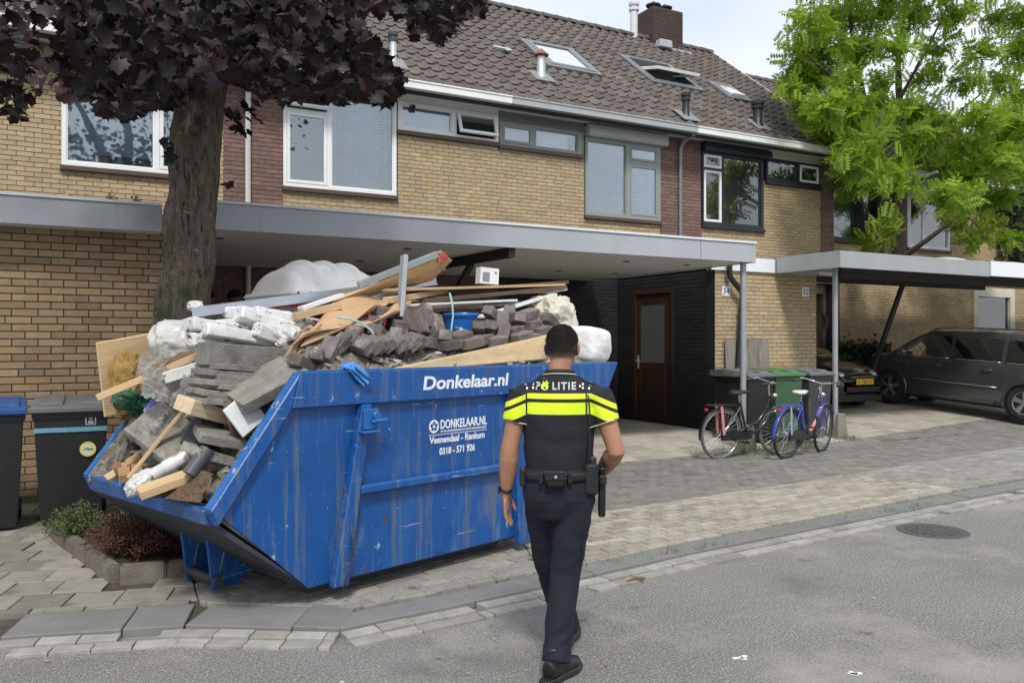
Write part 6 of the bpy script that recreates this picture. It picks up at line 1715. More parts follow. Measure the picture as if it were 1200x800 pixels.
# ================================================================== BICYCLES
m_tyre = M('tyre_rubber', (.018, .018, .018), .85, .2, 12)
m_tyre_g = M('tyre_worn', (.10, .10, .098), .85, .2, 12)
m_chrome = M('bright_metal', (.62, .63, .64), .22, .08, 9, metal=.9)
m_bk = M('black_lacquer', (.012, .012, .013), .28, .1, 6, coat=.5)
m_pink = M('pink_paint', (.58, .19, .20), .4, .1, 6)
m_bblue = M('blue_bike_paint', (.05, .075, .36), .3, .1, 6, coat=.4)
m_redl = M('red_reflector', (.45, .02, .03), .25, .1, 6)
def bike(label, rear, front, lean, frame_m, guard_m, accent_m, rim_m, steer=0, tyre_m=None, saddle_m=None, curved=True):
    rear, front = Vector(rear), Vector(front); d = front - rear; L = 1.06
    t = thing('bicycle', label, 'bicycle', (rear.x, rear.y, rear.z), math.atan2(d.y, d.x), 'bicycles parked by the bins')
    t.rotation_euler = (RAD(lean), 0, math.atan2(d.y, d.x))
    r = .335
    def wheel(parent, loc, rz):
        b = MB(); w = b.lathe([(.0, -.03), (.022, -.03), (.022, .03), (0, .03)], 12, R=rot(90)).build('wheel', m_chrome, parent, loc=loc); w.rotation_euler = (0, 0, rz)
        b = MB(); b.tube([(r * math.cos(a), 0, r * math.sin(a)) for a in np.linspace(0, 2 * math.pi, 40, False)], .019, 8, closed=True); b.build('tyre', tyre_m or m_tyre, w, smooth=True)
        b = MB(); b.tube([((r - .024) * math.cos(a), 0, (r - .024) * math.sin(a)) for a in np.linspace(0, 2 * math.pi, 40, False)], [(.007, .011)] * 40, 6, closed=True); b.build('rim', rim_m, w, smooth=True)
        b = MB()
        for k in range(28):
            a = k * 2 * math.pi / 28; s_ = 1 if k % 2 else -1; a2 = a + s_ * .5 * (1 if k % 4 < 2 else -1)
            b.tube([(.02 * math.cos(a2), s_ * .025, .02 * math.sin(a2)), ((r - .03) * math.cos(a), 0, (r - .03) * math.sin(a))], .0014, 4, cap=False)
        stuff(b.build('spokes', m_chrome, w, recalc=False))
        return w
    wheel(t, (0, 0, r), 0)
    head_lo, head_hi = Vector((.90, 0, .62)), Vector((.845, 0, .84))
    bb = Vector((.46, 0, .30)); st = Vector((.30, 0, .78)); hub = Vector((0, 0, r))
    b = MB(); b.tube([bb, st], .018, 10); b.tube([head_lo, head_hi], .020, 10)
    b.build('seat_tube', frame_m, t, smooth=50)
    if curved:
        b = MB(); b.tube([head_lo + Vector((0, 0, .03)), (.80, 0, .48), (.66, 0, .36), bb], .022, 10); b.tube([head_hi - Vector((0, 0, .03)), (.76, 0, .60), (.62, 0, .46), (.43, 0, .40)], .019, 10)
    else:
        b = MB(); b.tube([head_lo + Vector((0, 0, .06)), (.80, 0, .52), (.66, 0, .36), bb], .024, 10)
    b.build('down_tube', accent_m if not curved else frame_m, t, smooth=50)
    b = MB()
    for s_ in (-1, 1): b.tube([bb + Vector((0, .02 * s_, 0)), hub + Vector((0, .055 * s_, 0))], .010, 8); b.tube([st + Vector((.01, .015 * s_, -.08)), hub + Vector((0, .06 * s_, 0))], .008, 8)
    b.build('stays', frame_m, t, smooth=50)
    b = MB(); b.tube([(.295, 0, .76), (.28, 0, .87)], .012, 8); b.build('seat_post', m_chrome, t)
    b = MB(); b.ball((.22, 0, .90), (.11, .10, .035), 16, 8); b.ball((.34, 0, .905), (.13, .045, .028), 14, 8)
    solid(b, 'saddle', saddle_m or m_plast_k, .012, 4, t)
    # fork and front, turned with the bars
    piv = head_lo.lerp(head_hi, .5)
    fk = bpy.data.objects
    b = MB(); hubf = Vector((L, 0, r)) - piv
    for s_ in (-1, 1): b.tube([head_lo - piv + Vector((.01, .04 * s_, -.01)), Vector((L - .05, .05 * s_, .46)) - piv, hubf + Vector((0, .05 * s_, 0))], .011, 8)
    b.tube([head_lo - piv + Vector((.01, -.04, -.01)), head_lo - piv + Vector((.01, .04, -.01))], .013, 8)
    fo = b.build('fork', frame_m, t, smooth=50, loc=piv); fo.rotation_euler = (0, 0, steer)
    wheel(fo, hubf, 0)
    b = MB(); hb = head_hi - piv + Vector((-.02, 0, .16))
    b.tube([head_hi - piv, hb], .012, 8); b.tube([hb + Vector((-.20, -.30, .03)), hb + Vector((-.05, -.27, .06)), hb + Vector((.06, -.12, .02)), hb, hb + Vector((.06, .12, .02)), hb + Vector((-.05, .27, .06)), hb + Vector((-.20, .30, .03))], .011, 8)
    b.build('handlebar', m_chrome, fo, smooth=50)
    for s_ in (-1, 1):
        b = MB(); b.tube([hb + Vector((-.24, .305 * s_, .02)), hb + Vector((-.11, .285 * s_, .05))], .017, 10); b.build('grip', m_plast_k if curved else m_bk, fo, smooth=50)
    b = MB(); b.ball(hb + Vector((.10, 0, -.16)), (.045, .035, .035), 12, 8); b.build('headlamp', m_chrome, fo, smooth=True)
    b = MB(); arc = [(math.cos(a) * (r + .035), 0, math.sin(a) * (r + .035)) for a in np.linspace(RAD(30), RAD(150), 14)]
    b.tube([Vector(p) + hubf for p in arc], [(.006, .026)] * 14, 8); b.build('mudguard', guard_m, fo, smooth=True)
    b = MB(); arc = [(math.cos(a) * (r + .035), 0, r + math.sin(a) * (r + .035)) for a in np.linspace(RAD(10), RAD(190), 20)]
    b.tube(arc, [(.006, .028)] * 20, 8); b.build('mudguard', guard_m, t, smooth=True)
    b = MB(); b.box((.24, -.045, .315), (.56, .035, .13)); b.build('chain_case', m_bk, t, bevel=.016, seg=2)
    b = MB()
    for s_ in (-1, 1): b.tube([bb + Vector((0, .06 * s_, 0)), bb + Vector((.10 * s_, .075 * s_, -.13 * s_))], .010, 8); b.box(bb + Vector((.10 * s_, .13 * s_, -.13 * s_)), (.09, .09, .022))
    b.build('crank_and_pedals', m_plast_dg, t)
    b = MB()
    for y in (-.06, -.02, .02, .06): b.tube([(-.24, y, .74), (.22, y, .73)], .006, 6)
    for x in (-.24, 0, .22): b.tube([(x, -.06, .735), (x, .06, .735)], .006, 6)
    b.build('luggage_carrier', m_plast_k if curved else m_bblue, t)
    for s_ in (-1, 1):
        b = MB(); b.tube([(-.06, .055 * s_, .735), (0.0, .065 * s_, r)], [(.022, .004)] * 2, 6); b.build('carrier_stay', m_pink if curved else m_steel, t)
    b = MB(); b.ball((-.28, 0, .68), (.02, .035, .022), 12, 8); b.build('rear_light', m_redl, t, smooth=True)
    b = MB(); b.tube([bb + Vector((-.06, .06, -.02)), (.36, .19, .015)], .010, 6); b.build('kickstand', m_steel, t)
    return t
z0 = gz(8.4, 8.7)
bike('black step-through bicycle with pink carrier stays leaning by the carport post', (8.02, 8.66, z0), (9.10, 8.62, z0), 4, m_bk, m_bk, m_bk, m_chrome, -.35, m_tyre_g)
bike('blue bicycle with pink down tube parked in front of the green bin', (8.80, 8.22, z0), (9.78, 8.46, z0), 5, m_bblue, m_bblue, m_pink, m_plast_dg, .12, None, m_chrome and M('pale_saddle', (.5, .5, .5), .5), curved=False)

# ================================================================== CARS
m_cglass = Mglass('car_glass', tint=(.25, .28, .28), opac=.55, body=(.010, .012, .012), refl=1.3)
m_lamp = M('headlamp_lens', (.55, .58, .60), .08, .2, 30, metal=.5, coat=1)
m_alloy = M('alloy_wheel', (.48, .49, .50), .3, .08, 9, metal=.8)
m_plate_y = M('yellow_number_plate', (.75, .42, .02), .4, .05)
def car(label, loc, rz, paint, L, W, H, rear_ax, front_ax, hood_z, belt, screen0, screen1, roof0, wheel_r, mpv, plate=None, plate_front=True, group=None):
    """lofted body: y runs from rear bumper (0) to nose (L); cross-sections follow the side profile"""
    t = thing('parked_car', label, 'car', loc, rz, group)
    w = W / 2
    ys_ = [0, .05, .2, .45, roof0, (roof0 + screen0) / 2, screen0, (screen0 + screen1) / 2, screen1, screen1 + .35, L - .28, L - .10, L]
    hood1 = hood_z - .16
    top = [.62, .95 if not mpv else 1.0, H - .35 if mpv else H - .42, H - .10 if mpv else H - .16, H - .02, H, H - .03, (H + hood_z) / 2 + .05, hood_z + .02, hood_z - .02, hood1, hood1 - .10, .52]
    bel = [.60, belt, belt + .02, belt + .02, belt, belt, belt - .01, belt - .02, hood_z - .03, hood_z - .08, hood1 - .06, hood1 - .16, .50]
    hw = [.82, .90, .96, .99, 1, 1, 1, 1, .995, .98, .90, .80, .70]
    xr = [.70, .72, .74, .77, .78, .78, .76, .78, .84, .80, .70, .60, .55]
    bot = [.40, .32, .26, .22, .22, .22, .22, .22, .22, .22, .22, .26, .34]
    I = lambda a, y: float(np.interp(y, ys_, a))
    def sec(y):
        h_, b_, q, x_, z0_ = I(top, y), I(bel, y), I(hw, y) * w, I(xr, y) * w, I(bot, y)
        return [(q * .90, z0_), (q * .975, z0_ + .08), (q * .992, z0_ + .22), (q * 1.0, (z0_ + b_) / 2 + .04), (q * .995, b_ - .13), (q * .965, b_ - .015), (q * .945, b_),
                (x_ + (q * .945 - x_) * .5, (b_ + h_) / 2 + .02), (x_ + .02, h_ - .07), (x_ - .02, h_ - .025), (x_ * .75, h_ + .0), (x_ * .4, h_ + .015), (0, h_ + .02)]
    def dense(s_, n=3):
        out = []
        for i in range(len(s_) - 1):
            for k in range(n): out.append((s_[i][0] + (s_[i + 1][0] - s_[i][0]) * k / n, s_[i][1] + (s_[i + 1][1] - s_[i][1]) * k / n))
        return out + [s_[-1]]
    Y = sorted(set(list(np.round(np.arange(0, L + .001, .05), 3)) + ys_))
    rows = []
    for y in Y:
        s_ = dense(sec(y)); rows.append([(x, y, z) for x, z in s_] + [(-x, y, z) for x, z in reversed(s_[:-1])])
    n = len(rows[0]); vs_ = [p for r_ in rows for p in r_]; fs = []
    for i in range(len(rows) - 1):
        for j in range(n - 1):
            q = [i * n + j, i * n + j + 1, (i + 1) * n + j + 1, (i + 1) * n + j]
            cx = sum(vs_[k][0] for k in q) / 4; cy = sum(vs_[k][1] for k in q) / 4; cz = sum(vs_[k][2] for k in q) / 4
            if abs(cx) > w * .6 and any(math.hypot(cy - a, cz - wheel_r) < wheel_r + .045 for a in (rear_ax, front_ax)): continue
            fs.append(tuple(q))
    fs.append(tuple(range(n))); fs.append(tuple(reversed(range((len(rows) - 1) * n, len(rows) * n))))
    b = MB(); b.add(vs_, fs); bo = b.build('body', paint, t, smooth=32)
    b = MB(); b.bx(-w * .84, w * .84, .12, L - .12, .16, .30); b.build('underbody', m_plast_k, t)
    for a in (rear_ax, front_ax):
        for s_ in (-1, 1):
            b = MB(); arc = [(s_ * w * (.992 if wheel_r < .5 else 1), a + (wheel_r + .05) * math.cos(q), wheel_r + (wheel_r + .05) * math.sin(q)) for q in np.linspace(-.35, math.pi + .35, 22)]
            b.tube(arc, [(.022, .02)] * 22, 8); b.build('wheel_arch', paint, t, smooth=True)
            b = MB(); b.lathe([(wheel_r + .05, -.0), (wheel_r + .05, .26), (0, .26)], 24, R=rot(0, -90 * s_), c=(s_ * w * .95, a, wheel_r)); b.build('arch_liner', m_plast_k, t)
            b = MB(); b.lathe([(wheel_r * .62, -.10), (wheel_r * .9, -.105), (wheel_r, -.08), (wheel_r, .08), (wheel_r * .9, .105), (wheel_r * .68, .10), (wheel_r * .66, .06)], 32, R=rot(0, 90 * s_), c=(s_ * (w - .12), a, wheel_r))
            wo = b.build('wheel', m_tyre, t, smooth=40)
            b = MB(); b.cm = 0; cx = s_ * (w - .045)
            for k in range(5):
                q = k * 2 * math.pi / 5 + .3
                for dq in (-.13, .13):
                    b.bar((cx, a + .04 * math.cos(q), wheel_r + .04 * math.sin(q)), (cx - s_ * .01, a + wheel_r * .66 * math.cos(q + dq), wheel_r + wheel_r * .66 * math.sin(q + dq)), .05, .03, (1, 0, 0))
            b.tube([(cx - s_ * .01, a + wheel_r * .67 * math.cos(q), wheel_r + wheel_r * .67 * math.sin(q)) for q in np.linspace(0, 2 * math.pi, 28, False)], .016, 8, closed=True)
            b.lathe([(.06, -.03), (.06, .02), (.03, .03), (0, .03)], 14, R=rot(0, 90 * s_), c=(cx, a, wheel_r)); b.build('rim', m_alloy, wo)
            b = MB(); b.lathe([(0, 0), (wheel_r * .66, 0)], 24, R=rot(0, 90 * s_), c=(cx - s_ * .07, a, wheel_r)); b.build('brake_disc', m_plast_dg, wo, recalc=False)
    # glass: side lights, screen, rear light laid just outside the body skin
    def sp(y, u):     # point on the cant between belt (0) and roof edge (1)
        s_ = sec(y); pts = [s_[6], s_[7], s_[8]]; q = u * 2; i = min(1, int(q)); f_ = q - i
        return (pts[i][0] + (pts[i + 1][0] - pts[i][0]) * f_, pts[i][1] + (pts[i + 1][1] - pts[i][1]) * f_)
    def side_glass(y0, y1, u0, u1, sl0=0, sl1=0, name='side_window'):
        for s_ in (-1, 1):
            b = MB()
            def f(a, v):
                ya, yb = y0 + sl0 * v, y1 + sl1 * v; y = ya + (yb - ya) * a; p = sp(y, u0 + (u1 - u0) * v); return (s_ * (p[0] + .008), y, p[1] + .002)
            b.grid(f, 10, 6); b.build(name, m_cglass, t, smooth=True, recalc=False)
            b = MB(); b.tube([f(a, 0) for a in np.linspace(0, 1, 12)], [(.010, .006)] * 12, 6); b.build('window_trim', m_chrome, t, smooth=True)
    def top_glass(y0, y1, name):
        b = MB()
        def f(a, v):
            y = y0 + (y1 - y0) * v; s_ = sec(y); hw_ = s_[9][0] * .97; x = -hw_ + 2 * hw_ * a; h_ = I(top, y)
            return (x, y, h_ + .02 - .045 * (abs(x) / hw_) ** 3 + .010)
        b.grid(f, 14, 10); b.build(name, m_cglass, t, smooth=True, recalc=False)
    top_glass(screen0 + .06, screen1 - .05, 'windscreen')
    if mpv:
        side_glass(2.30 if L > 4.2 else 2.0, screen1 - .28, .06, .86, 0, -.55)
        side_glass(1.30, 2.22, .06, .86, 0, 0); side_glass(.42, 1.22, .06, .84, .02, 0)
    else:
        side_glass(1.95, screen1 - .22, .08, .86, 0, -.55); side_glass(.85, 1.88, .08, .84, .1, 0)
    b = MB()
    for yy in ([1.26, 2.26, 3.12] if mpv else [1.9, 2.95]):
        for s_ in (-1, 1):
            q = [(s_ * (x + .002), yy, z) for x, z in sec(yy)[2:7]]
            b.tube(q, [(.003, .003)] * len(q), 4)
    stuff(b.build('panel_gaps', m_plast_k, t))
    for s_ in (-1, 1):
        for yy in ([1.42, 2.42] if mpv else [2.05]):
            x = sec(yy)[4][0]
            b = MB(); b.tube([(s_ * (x - .01), yy, belt - .12), (s_ * (x + .03), yy + .03, belt - .115), (s_ * (x + .03), yy + .17, belt - .115), (s_ * (x - .01), yy + .20, belt - .12)], [(.012, .010)] * 4, 8); b.build('door_handle', paint, t, smooth=True)
        b = MB(); q = [(s_ * (sec(yy)[3][0] + .006), yy, .56) for yy in np.linspace(rear_ax + .5, front_ax - .45, 10)]; b.tube(q, [(.012, .006)] * 10, 6); b.build('side_trim', m_chrome if mpv else m_plast_k, t, smooth=True)
        my = screen1 - .42; x = sec(my)[6][0]
        b = MB(); b.ball((s_ * (x + .10), my, belt + .10), (.10, .055, .075), 14, 8); b.bar((s_ * (x - .02), my, belt + .04), (s_ * (x + .06), my, belt + .07), .05, .04); b.build('door_mirror', paint, t, smooth=50)
        if mpv:
            b = MB(); q = [(s_ * (sec(yy)[9][0] - .01), yy, I(top, yy) + (.045 if .5 < yy < screen0 - .1 else -.005)) for yy in np.linspace(.42, screen0, 12)]; b.tube(q, .014, 8); b.build('roof_rail', m_chrome, t, smooth=True)
            b = MB(); b.grid(lambda a, v: (s_ * (sec(.02 + .22 * a)[4][0] + .004), .02 + .22 * a, .78 + .3 * v), 4, 4); b.build('tail_lamp', m_redl, t, recalc=False)
        b = MB()
        b.ball((s_ * w * .60, L - .235, hood1 - .115), (.17, .13, .085), 16, 10, rot(0, 0, -24 * s_)); b.build('headlamp', m_lamp, t, smooth=True)
    b = MB(); b.bx(-w * .42, w * .42, L - .10, L - .035, hood1 - .22, hood1 - .12); b.bx(-w * .6, w * .6, L - .09, L + .004, .36, .46); b.build('grille', m_plast_k, t, bevel=.01)
    b = MB(); b.bx(-w * .40, w * .40, L - .06, L - .028, hood1 - .145, hood1 - .135); b.build('grille_bar', m_chrome, t)
    if plate:
        yy = L + .016
        b = MB(); b.bx(-.26, .26, yy, yy + .012, .50, .61); po = b.build('number_plate', m_plate_y, t, bevel=.003)
        o = text_obj('plate_writing', plate, .10, m_ink, po, (.22, yy + .013, .52), rot(90, 0, 180), width=.44, bold=.001, extrude=.0005)
    return t
m_cargrey = M('grey_metallic_paint', (.080, .080, .086), .22, .06, 3, metal=.45, coat=1)
m_carblk = M('black_car_paint', (.008, .008, .009), .22, .05, 3, coat=.8)
# people carrier parked nose-in: near-side wheels seen at (1025,471) and (1187,496)
rw = Vector((16.02, 9.36)); fw_ = Vector((15.72, 12.0)); dv = (fw_ - rw).normalized(); ang = math.atan2(dv.y, dv.x) - math.pi / 2
side = Vector((dv.y, -dv.x)); org = rw - dv * 1.04 + side * (.895 - .10)
c = car('dark grey people carrier with roof rails and chrome side trim parked nose to the wall', (org.x, org.y, .115), ang, m_cargrey, 4.40, 1.79, 1.62, .82, 3.50, 1.02, 1.0, 2.75, 3.62, .55, .325, True, None, False, 'cars parked on the driveway')
c.rotation_euler = (RAD(4.4), 0, ang)
c2 = car('black car with yellow number plate parked nose-out beside the brick store', (13.98, 15.25, .31), math.pi + .03, m_carblk, 4.1, 1.72, 1.46, .75, 3.25, .95, .92, 2.2, 3.05, .75, .31, False, '6-TBB-97', True, 'cars parked on the driveway')

# ================================================================== PEOPLE
def skin_mat(name, col): return M(name, col, .55, .12, 30, bump=.08, bscale=150, sub=.08)
m_skin = skin_mat('skin_tan', (.34, .17, .10))
m_skin_o = skin_mat('skin_tan_cropped', (.34, .17, .10))
m_skin_d = skin_mat('skin_dark', (.085, .045, .030))
m_hair = M('short_dark_hair', (.013, .010, .008), .75, .5, 90, bump=.8, bscale=220)
m_eye = M('eye_white', (.6, .58, .55), .3, 0)
m_lip = M('lip', (.28, .11, .085), .5, .1)
m_boot = M('black_leather_boot', (.010, .010, .010), .38, .2, 14, bump=.2, bscale=40)
m_gear = M('black_duty_gear', (.009, .009, .010), .5, .3, 20)
def uniform_shirt():
    m = M('police_shirt', (.0065, .0075, .012), .8, .18, 20, bump=.15, bscale=300)
    nt = m.node_tree; b = nt.nodes['Principled BSDF']; L = nt.links
    src = b.inputs['Base Color'].links[0].from_socket
    tc = nt.nodes.new('ShaderNodeTexCoord'); sx = nt.nodes.new('ShaderNodeSeparateXYZ'); L.new(tc.outputs['Object'], sx.inputs[0])
    def op(o, a, b_=None, c=None, clamp=False):
        n = nt.nodes.new('ShaderNodeMath'); n.operation = o; n.use_clamp = clamp
        for i, q in enumerate((a, b_, c)):
            if q is None: continue
            if hasattr(q, 'is_output'): L.new(q, n.inputs[i])
            else: n.inputs[i].default_value = q
        return n.outputs[0]
    X, Z = sx.outputs['X'], sx.outputs['Z']
    xc = op('SUBTRACT', X, .002)
    zz = op('ADD', Z, op('MULTIPLY', op('MAXIMUM', op('SUBTRACT', op('ABSOLUTE', xc), .155), 0.0), .42))
    def band(v, lo, hi): return op('MULTIPLY', op('GREATER_THAN', v, lo), op('LESS_THAN', v, hi))
    y_ = op('ADD', band(zz, 1.303, 1.361), band(zz, 1.379, 1.405), clamp=True)
    seam = op('ADD', band(xc, -.166, -.158), band(xc, .128, .136), clamp=True)
    y_ = op('MULTIPLY', y_, op('SUBTRACT', 1.0, seam))
    c = mixc(nt, y_, src, (.62, .78, .02))
    L.new(c, b.inputs['Base Color'])
    em = b.inputs['Roughness']
    return m
m_shirt = uniform_shirt()
def cropped(m):
    nt = m.node_tree; b = nt.nodes['Principled BSDF']; src = b.inputs['Base Color'].links[0].from_socket
    tc = nt.nodes.new('ShaderNodeTexCoord'); sx = nt.nodes.new('ShaderNodeSeparateXYZ'); nt.links.new(tc.outputs['Object'], sx.inputs[0])
    ns = tnoise(nt, tc.outputs['Object'], 60, 3); ad = nt.nodes.new('ShaderNodeMath'); ad.operation = 'MULTIPLY_ADD'; ad.inputs[1].default_value = .02; nt.links.new(ns, ad.inputs[0]); nt.links.new(sx.outputs['Z'], ad.inputs[2])
    mr = nt.nodes.new('ShaderNodeMapRange'); mr.inputs['From Min'].default_value = 1.572; mr.inputs['From Max'].default_value = 1.622; nt.links.new(ad.outputs[0], mr.inputs['Value'])
    my = nt.nodes.new('ShaderNodeMapRange'); my.inputs['From Min'].default_value = .035; my.inputs['From Max'].default_value = .015; nt.links.new(sx.outputs['Y'], my.inputs['Value'])
    mu = nt.nodes.new('ShaderNodeMath'); mu.operation = 'MULTIPLY'; nt.links.new(mr.outputs[0], mu.inputs[0]); nt.links.new(my.outputs[0], mu.inputs[1])
    ax = nt.nodes.new('ShaderNodeMath'); ax.operation = 'ABSOLUTE'; nt.links.new(sx.outputs['X'], ax.inputs[0])
    me_ = nt.nodes.new('ShaderNodeMapRange'); me_.inputs['From Min'].default_value = .098; me_.inputs['From Max'].default_value = .090; nt.links.new(ax.outputs[0], me_.inputs['Value'])
    m2 = nt.nodes.new('ShaderNodeMath'); m2.operation = 'MULTIPLY'; nt.links.new(mu.outputs[0], m2.inputs[0]); nt.links.new(me_.outputs[0], m2.inputs[1])
    nt.links.new(mixc(nt, m2.outputs[0], src, (.016, .011, .009)), b.inputs['Base Color'])
cropped(m_skin_o)
m_trous = M('navy_trousers', (.0045, .006, .015), .85, .25, 9, bump=.15, bscale=200)
m_piping = M('pale_piping', (.55, .58, .40), .7, .1)
m_white = M('reflective_white', (.78, .79, .78), .5, .04)
m_flame = M('yellow_green_print', (.52, .72, .03), .5, .04)

def hand(b, wrist, d, side, palm_n, curl=.35, sc=1.0):
    """palm, four unequal bent fingers and a thumb leaving the side of the palm; d = direction of the hand, side = towards the thumb"""
    d = Vector(d).normalized(); s_ = (Vector(side) - d * d.dot(Vector(side))).normalized(); n = Vector(palm_n) - d * d.dot(Vector(palm_n)); n = (n - s_ * s_.dot(n)).normalized()
    w = Vector(wrist)
    R = Matrix((s_, n, d)).transposed()
    b.ball(w + d * .050 * sc, (.040 * sc, .017 * sc, .055 * sc), 14, 10, R)
    for k, (off, ln) in enumerate(((.030, .070), (.010, .080), (-.011, .074), (-.031, .058))):
        a = w + d * .088 * sc + s_ * off * sc; pts = [w + d * .06 * sc + s_ * off * .9 * sc, a]; dirc = d.copy(); cur = a
        for i in range(3):
            dirc = (dirc + n * curl * (.6 + .35 * i)).normalized(); cur = cur + dirc * ln * sc * (.42, .33, .25)[i]; pts.append(cur.copy())
        b.tube(pts, [.0095 * sc, .0098 * sc, .009 * sc, .0083 * sc, .0065 * sc], 8)
    t0 = w + d * .025 * sc + s_ * .028 * sc
    t1 = t0 + (d * .6 + s_ * .75 + n * .35).normalized() * .038 * sc; t2 = t1 + (d * .95 + s_ * .25 + n * .35).normalized() * .032 * sc; t3 = t2 + (d + n * .4).normalized() * .024 * sc
    b.tube([t0, t1, t2, t3], [.014 * sc, .012 * sc, .0105 * sc, .008 * sc], 8)
def head(b, c, fwd, sc=1.0):
    f = Vector(fwd).normalized(); r_ = f.cross(Vector((0, 0, 1))).normalized(); u = r_.cross(f)
    R = Matrix((r_, f, u)).transposed(); c = Vector(c)
    P = lambda x, y, z: c + R @ Vector((x, y, z)) * sc
    b.ball(P(0, -.012, .022), (.078 * sc, .094 * sc, .092 * sc), 20, 14, R)
    b.ball(P(0, .022, -.030), (.066 * sc, .074 * sc, .086 * sc), 18, 12, R)
    b.ball(P(0, .048, -.088), (.036 * sc, .036 * sc, .030 * sc), 12, 8, R)
    b.tube([P(0, .090, .020), P(0, .108, -.018), P(0, .098, -.030)], [.009 * sc, .014 * sc, .010 * sc], 8)
    for s_ in (-1, 1):
        b.ball(P(.080 * s_, -.002, -.012), (.010 * sc, .020 * sc, .032 * sc), 10, 8, R @ rot(0, 8 * s_, 18 * s_))
    return P, R
def person(name, label, J, shirt_m, trous_m, skin_m, hair_m, torso, shirt_ext=None, legs_r=(.092, .068, .070), loc=(0, 0, 0), rz=0, officer=False, cat='person'):
    t = thing(name, label, cat, loc, rz)
    V_ = lambda k: Vector(J[k])
    # body: one continuous skin
    b = MB()
    P, HR = head(b, J['head'], J['look'])
    nb = V_('neck'); hc = V_('head')
    b.tube([nb - Vector((0, 0, .05)), nb + Vector((0, .0, .03)), hc + HR @ Vector((0, -.018, -.05))], [(.068, .062), (.056, .058), (.054, .056)], 14, ref=(1, 0, 0))
    tz = [(z, cx, cy, rx * .90, ry * .88) for (z, cx, cy, rx, ry) in torso]
    b.tube([(cx, cy, z) for z, cx, cy, rx, ry in tz], [(rx, ry) for z, cx, cy, rx, ry in tz], 20, ref=(1, 0, 0))
    for s_ in 'LR':
        sh, el, wr = V_('sh' + s_), V_('el' + s_), V_('wr' + s_)
        b.tube([sh.lerp(el, .08), sh.lerp(el, .35), sh.lerp(el, .8), el, el.lerp(wr, .25), el.lerp(wr, .65), wr, wr + (wr - el).normalized() * .03],
               [.044, .053, .046, .045, .050, .042, (.032, .026), (.030, .022)], 14, ref=(0, 1, 0))
        hd = J.get('hd' + s_, (wr - el)); hand(b, wr + (wr - el).normalized() * .012, hd, J['th' + s_], J['pn' + s_], J.get('curl', .3))
        hp, kn, an = V_('hp' + s_), V_('kn' + s_), V_('an' + s_)
        b.tube([hp + Vector((0, 0, .04)), hp.lerp(kn, .3), hp.lerp(kn, .8), kn, kn.lerp(an, .3), kn.lerp(an, .75), an], [.078, .076, .056, .052, .054, .040, .036], 14, ref=(1, 0, 0))
        fd = Vector(J['ft' + s_]).normalized(); b.ball(an + fd * .06 + Vector((0, 0, -.045)), (.036, .10, .03), 12, 8, Matrix((Vector((fd.y, -fd.x, 0)), fd, Vector((0, 0, 1)))).transposed())
    body = solid(b, 'body', [skin_m], .0055, 4, t)
    # face pieces
    for s_ in (-1, 1):
        b = MB(); b.ball(P(.031 * s_, .083, .012), .011, 10, 8); b.build('eye', m_eye, body, smooth=True)
        b = MB(); b.tube([P(.016 * s_, .096, .034), P(.034 * s_, .092, .038), P(.050 * s_, .080, .032)], .005, 6); b.build('eyebrow', hair_m, body, smooth=True)
    b = MB(); b.tube([P(-.024, .084, -.058), P(0, .096, -.057), P(.024, .084, -.058)], [.004, .007, .004], 8); b.build('lips', m_lip, body, smooth=True)
    # hair: cropped cap with a hairline
    b = MB()
    def hf(u, v):
        a = 2 * math.pi * u; lim = 1.15 + .72 * (.5 - .5 * math.cos(a)) ** 1.3      # lower at the nape
        th = v * lim
        k = 1.022 + .012 * noise.noise(Vector((math.cos(a) * 3, math.sin(a) * 3, v * 6)))
        x, y, z = .0785 * math.sin(th) * math.sin(a), .0945 * math.sin(th) * math.cos(a), .0925 * math.cos(th)
        if th > 1.5: k *= 1 - .05 * (th - 1.5)
        return P(x * k, -.012 + y * k, .022 + z * k)
    b.grid(hf, 40, 16); hr_ = b.build('hair', hair_m, body, smooth=True, recalc=False)
    NS = 9000; uu, vv_ = nrng.random(NS), np.sqrt(nrng.random(NS)); PS, RS_ = [], []
    for u_, v_ in zip(uu, vv_):
        p = hf(u_, v_); nn = (p - P(0, -.012, .0)).normalized(); dn = Vector((0, 0, -1)) + Vector((rng.gauss(0, .3), rng.gauss(0, .3), rng.gauss(0, .2))); tt = (dn - nn * dn.dot(nn)).normalized(); g_ = (tt * .75 + nn * .65).normalized(); sd_ = g_.cross(nn).normalized(); n2 = sd_.cross(g_)
        PS.append(tuple(p - nn * .001)); RS_.append(np.array([[sd_.x, g_.x, n2.x], [sd_.y, g_.y, n2.y], [sd_.z, g_.z, n2.z]]))
    scatter('hair_strands', np.array([(-.0011, 0, 0), (.0011, 0, 0), (0, .0095, 0)]), [(0, 1, 2)], np.array(RS_), np.array(PS), nrng.random(NS), M('hair_strand', rough=.6, rand=stops([(.010, .008, .006), (.028, .020, .014), (.016, .012, .009)])), hr_)
    # shirt
    b = MB()
    b.tube([(cx, cy, z) for z, cx, cy, rx, ry in torso], [(rx, ry) for z, cx, cy, rx, ry in torso], 24, ref=(1, 0, 0))
    for s_ in 'LR':
        sh, el = V_('sh' + s_), V_('el' + s_); e = J.get('sleeve', .56)
        b.ball(sh + Vector((-.026 if s_ == 'R' else .026, 0, -.026)), (.070, .078, .066), 16, 10); b.tube([sh, sh.lerp(el, e * .5), sh.lerp(el, e)], [.066, .070, .069], 16, ref=(0, 1, 0))
        if e > .9:
            wr = V_('wr' + s_); b.tube([sh.lerp(el, .8), el, el.lerp(wr, .5), wr], [.062, .056, .050, .044], 14, ref=(0, 1, 0))
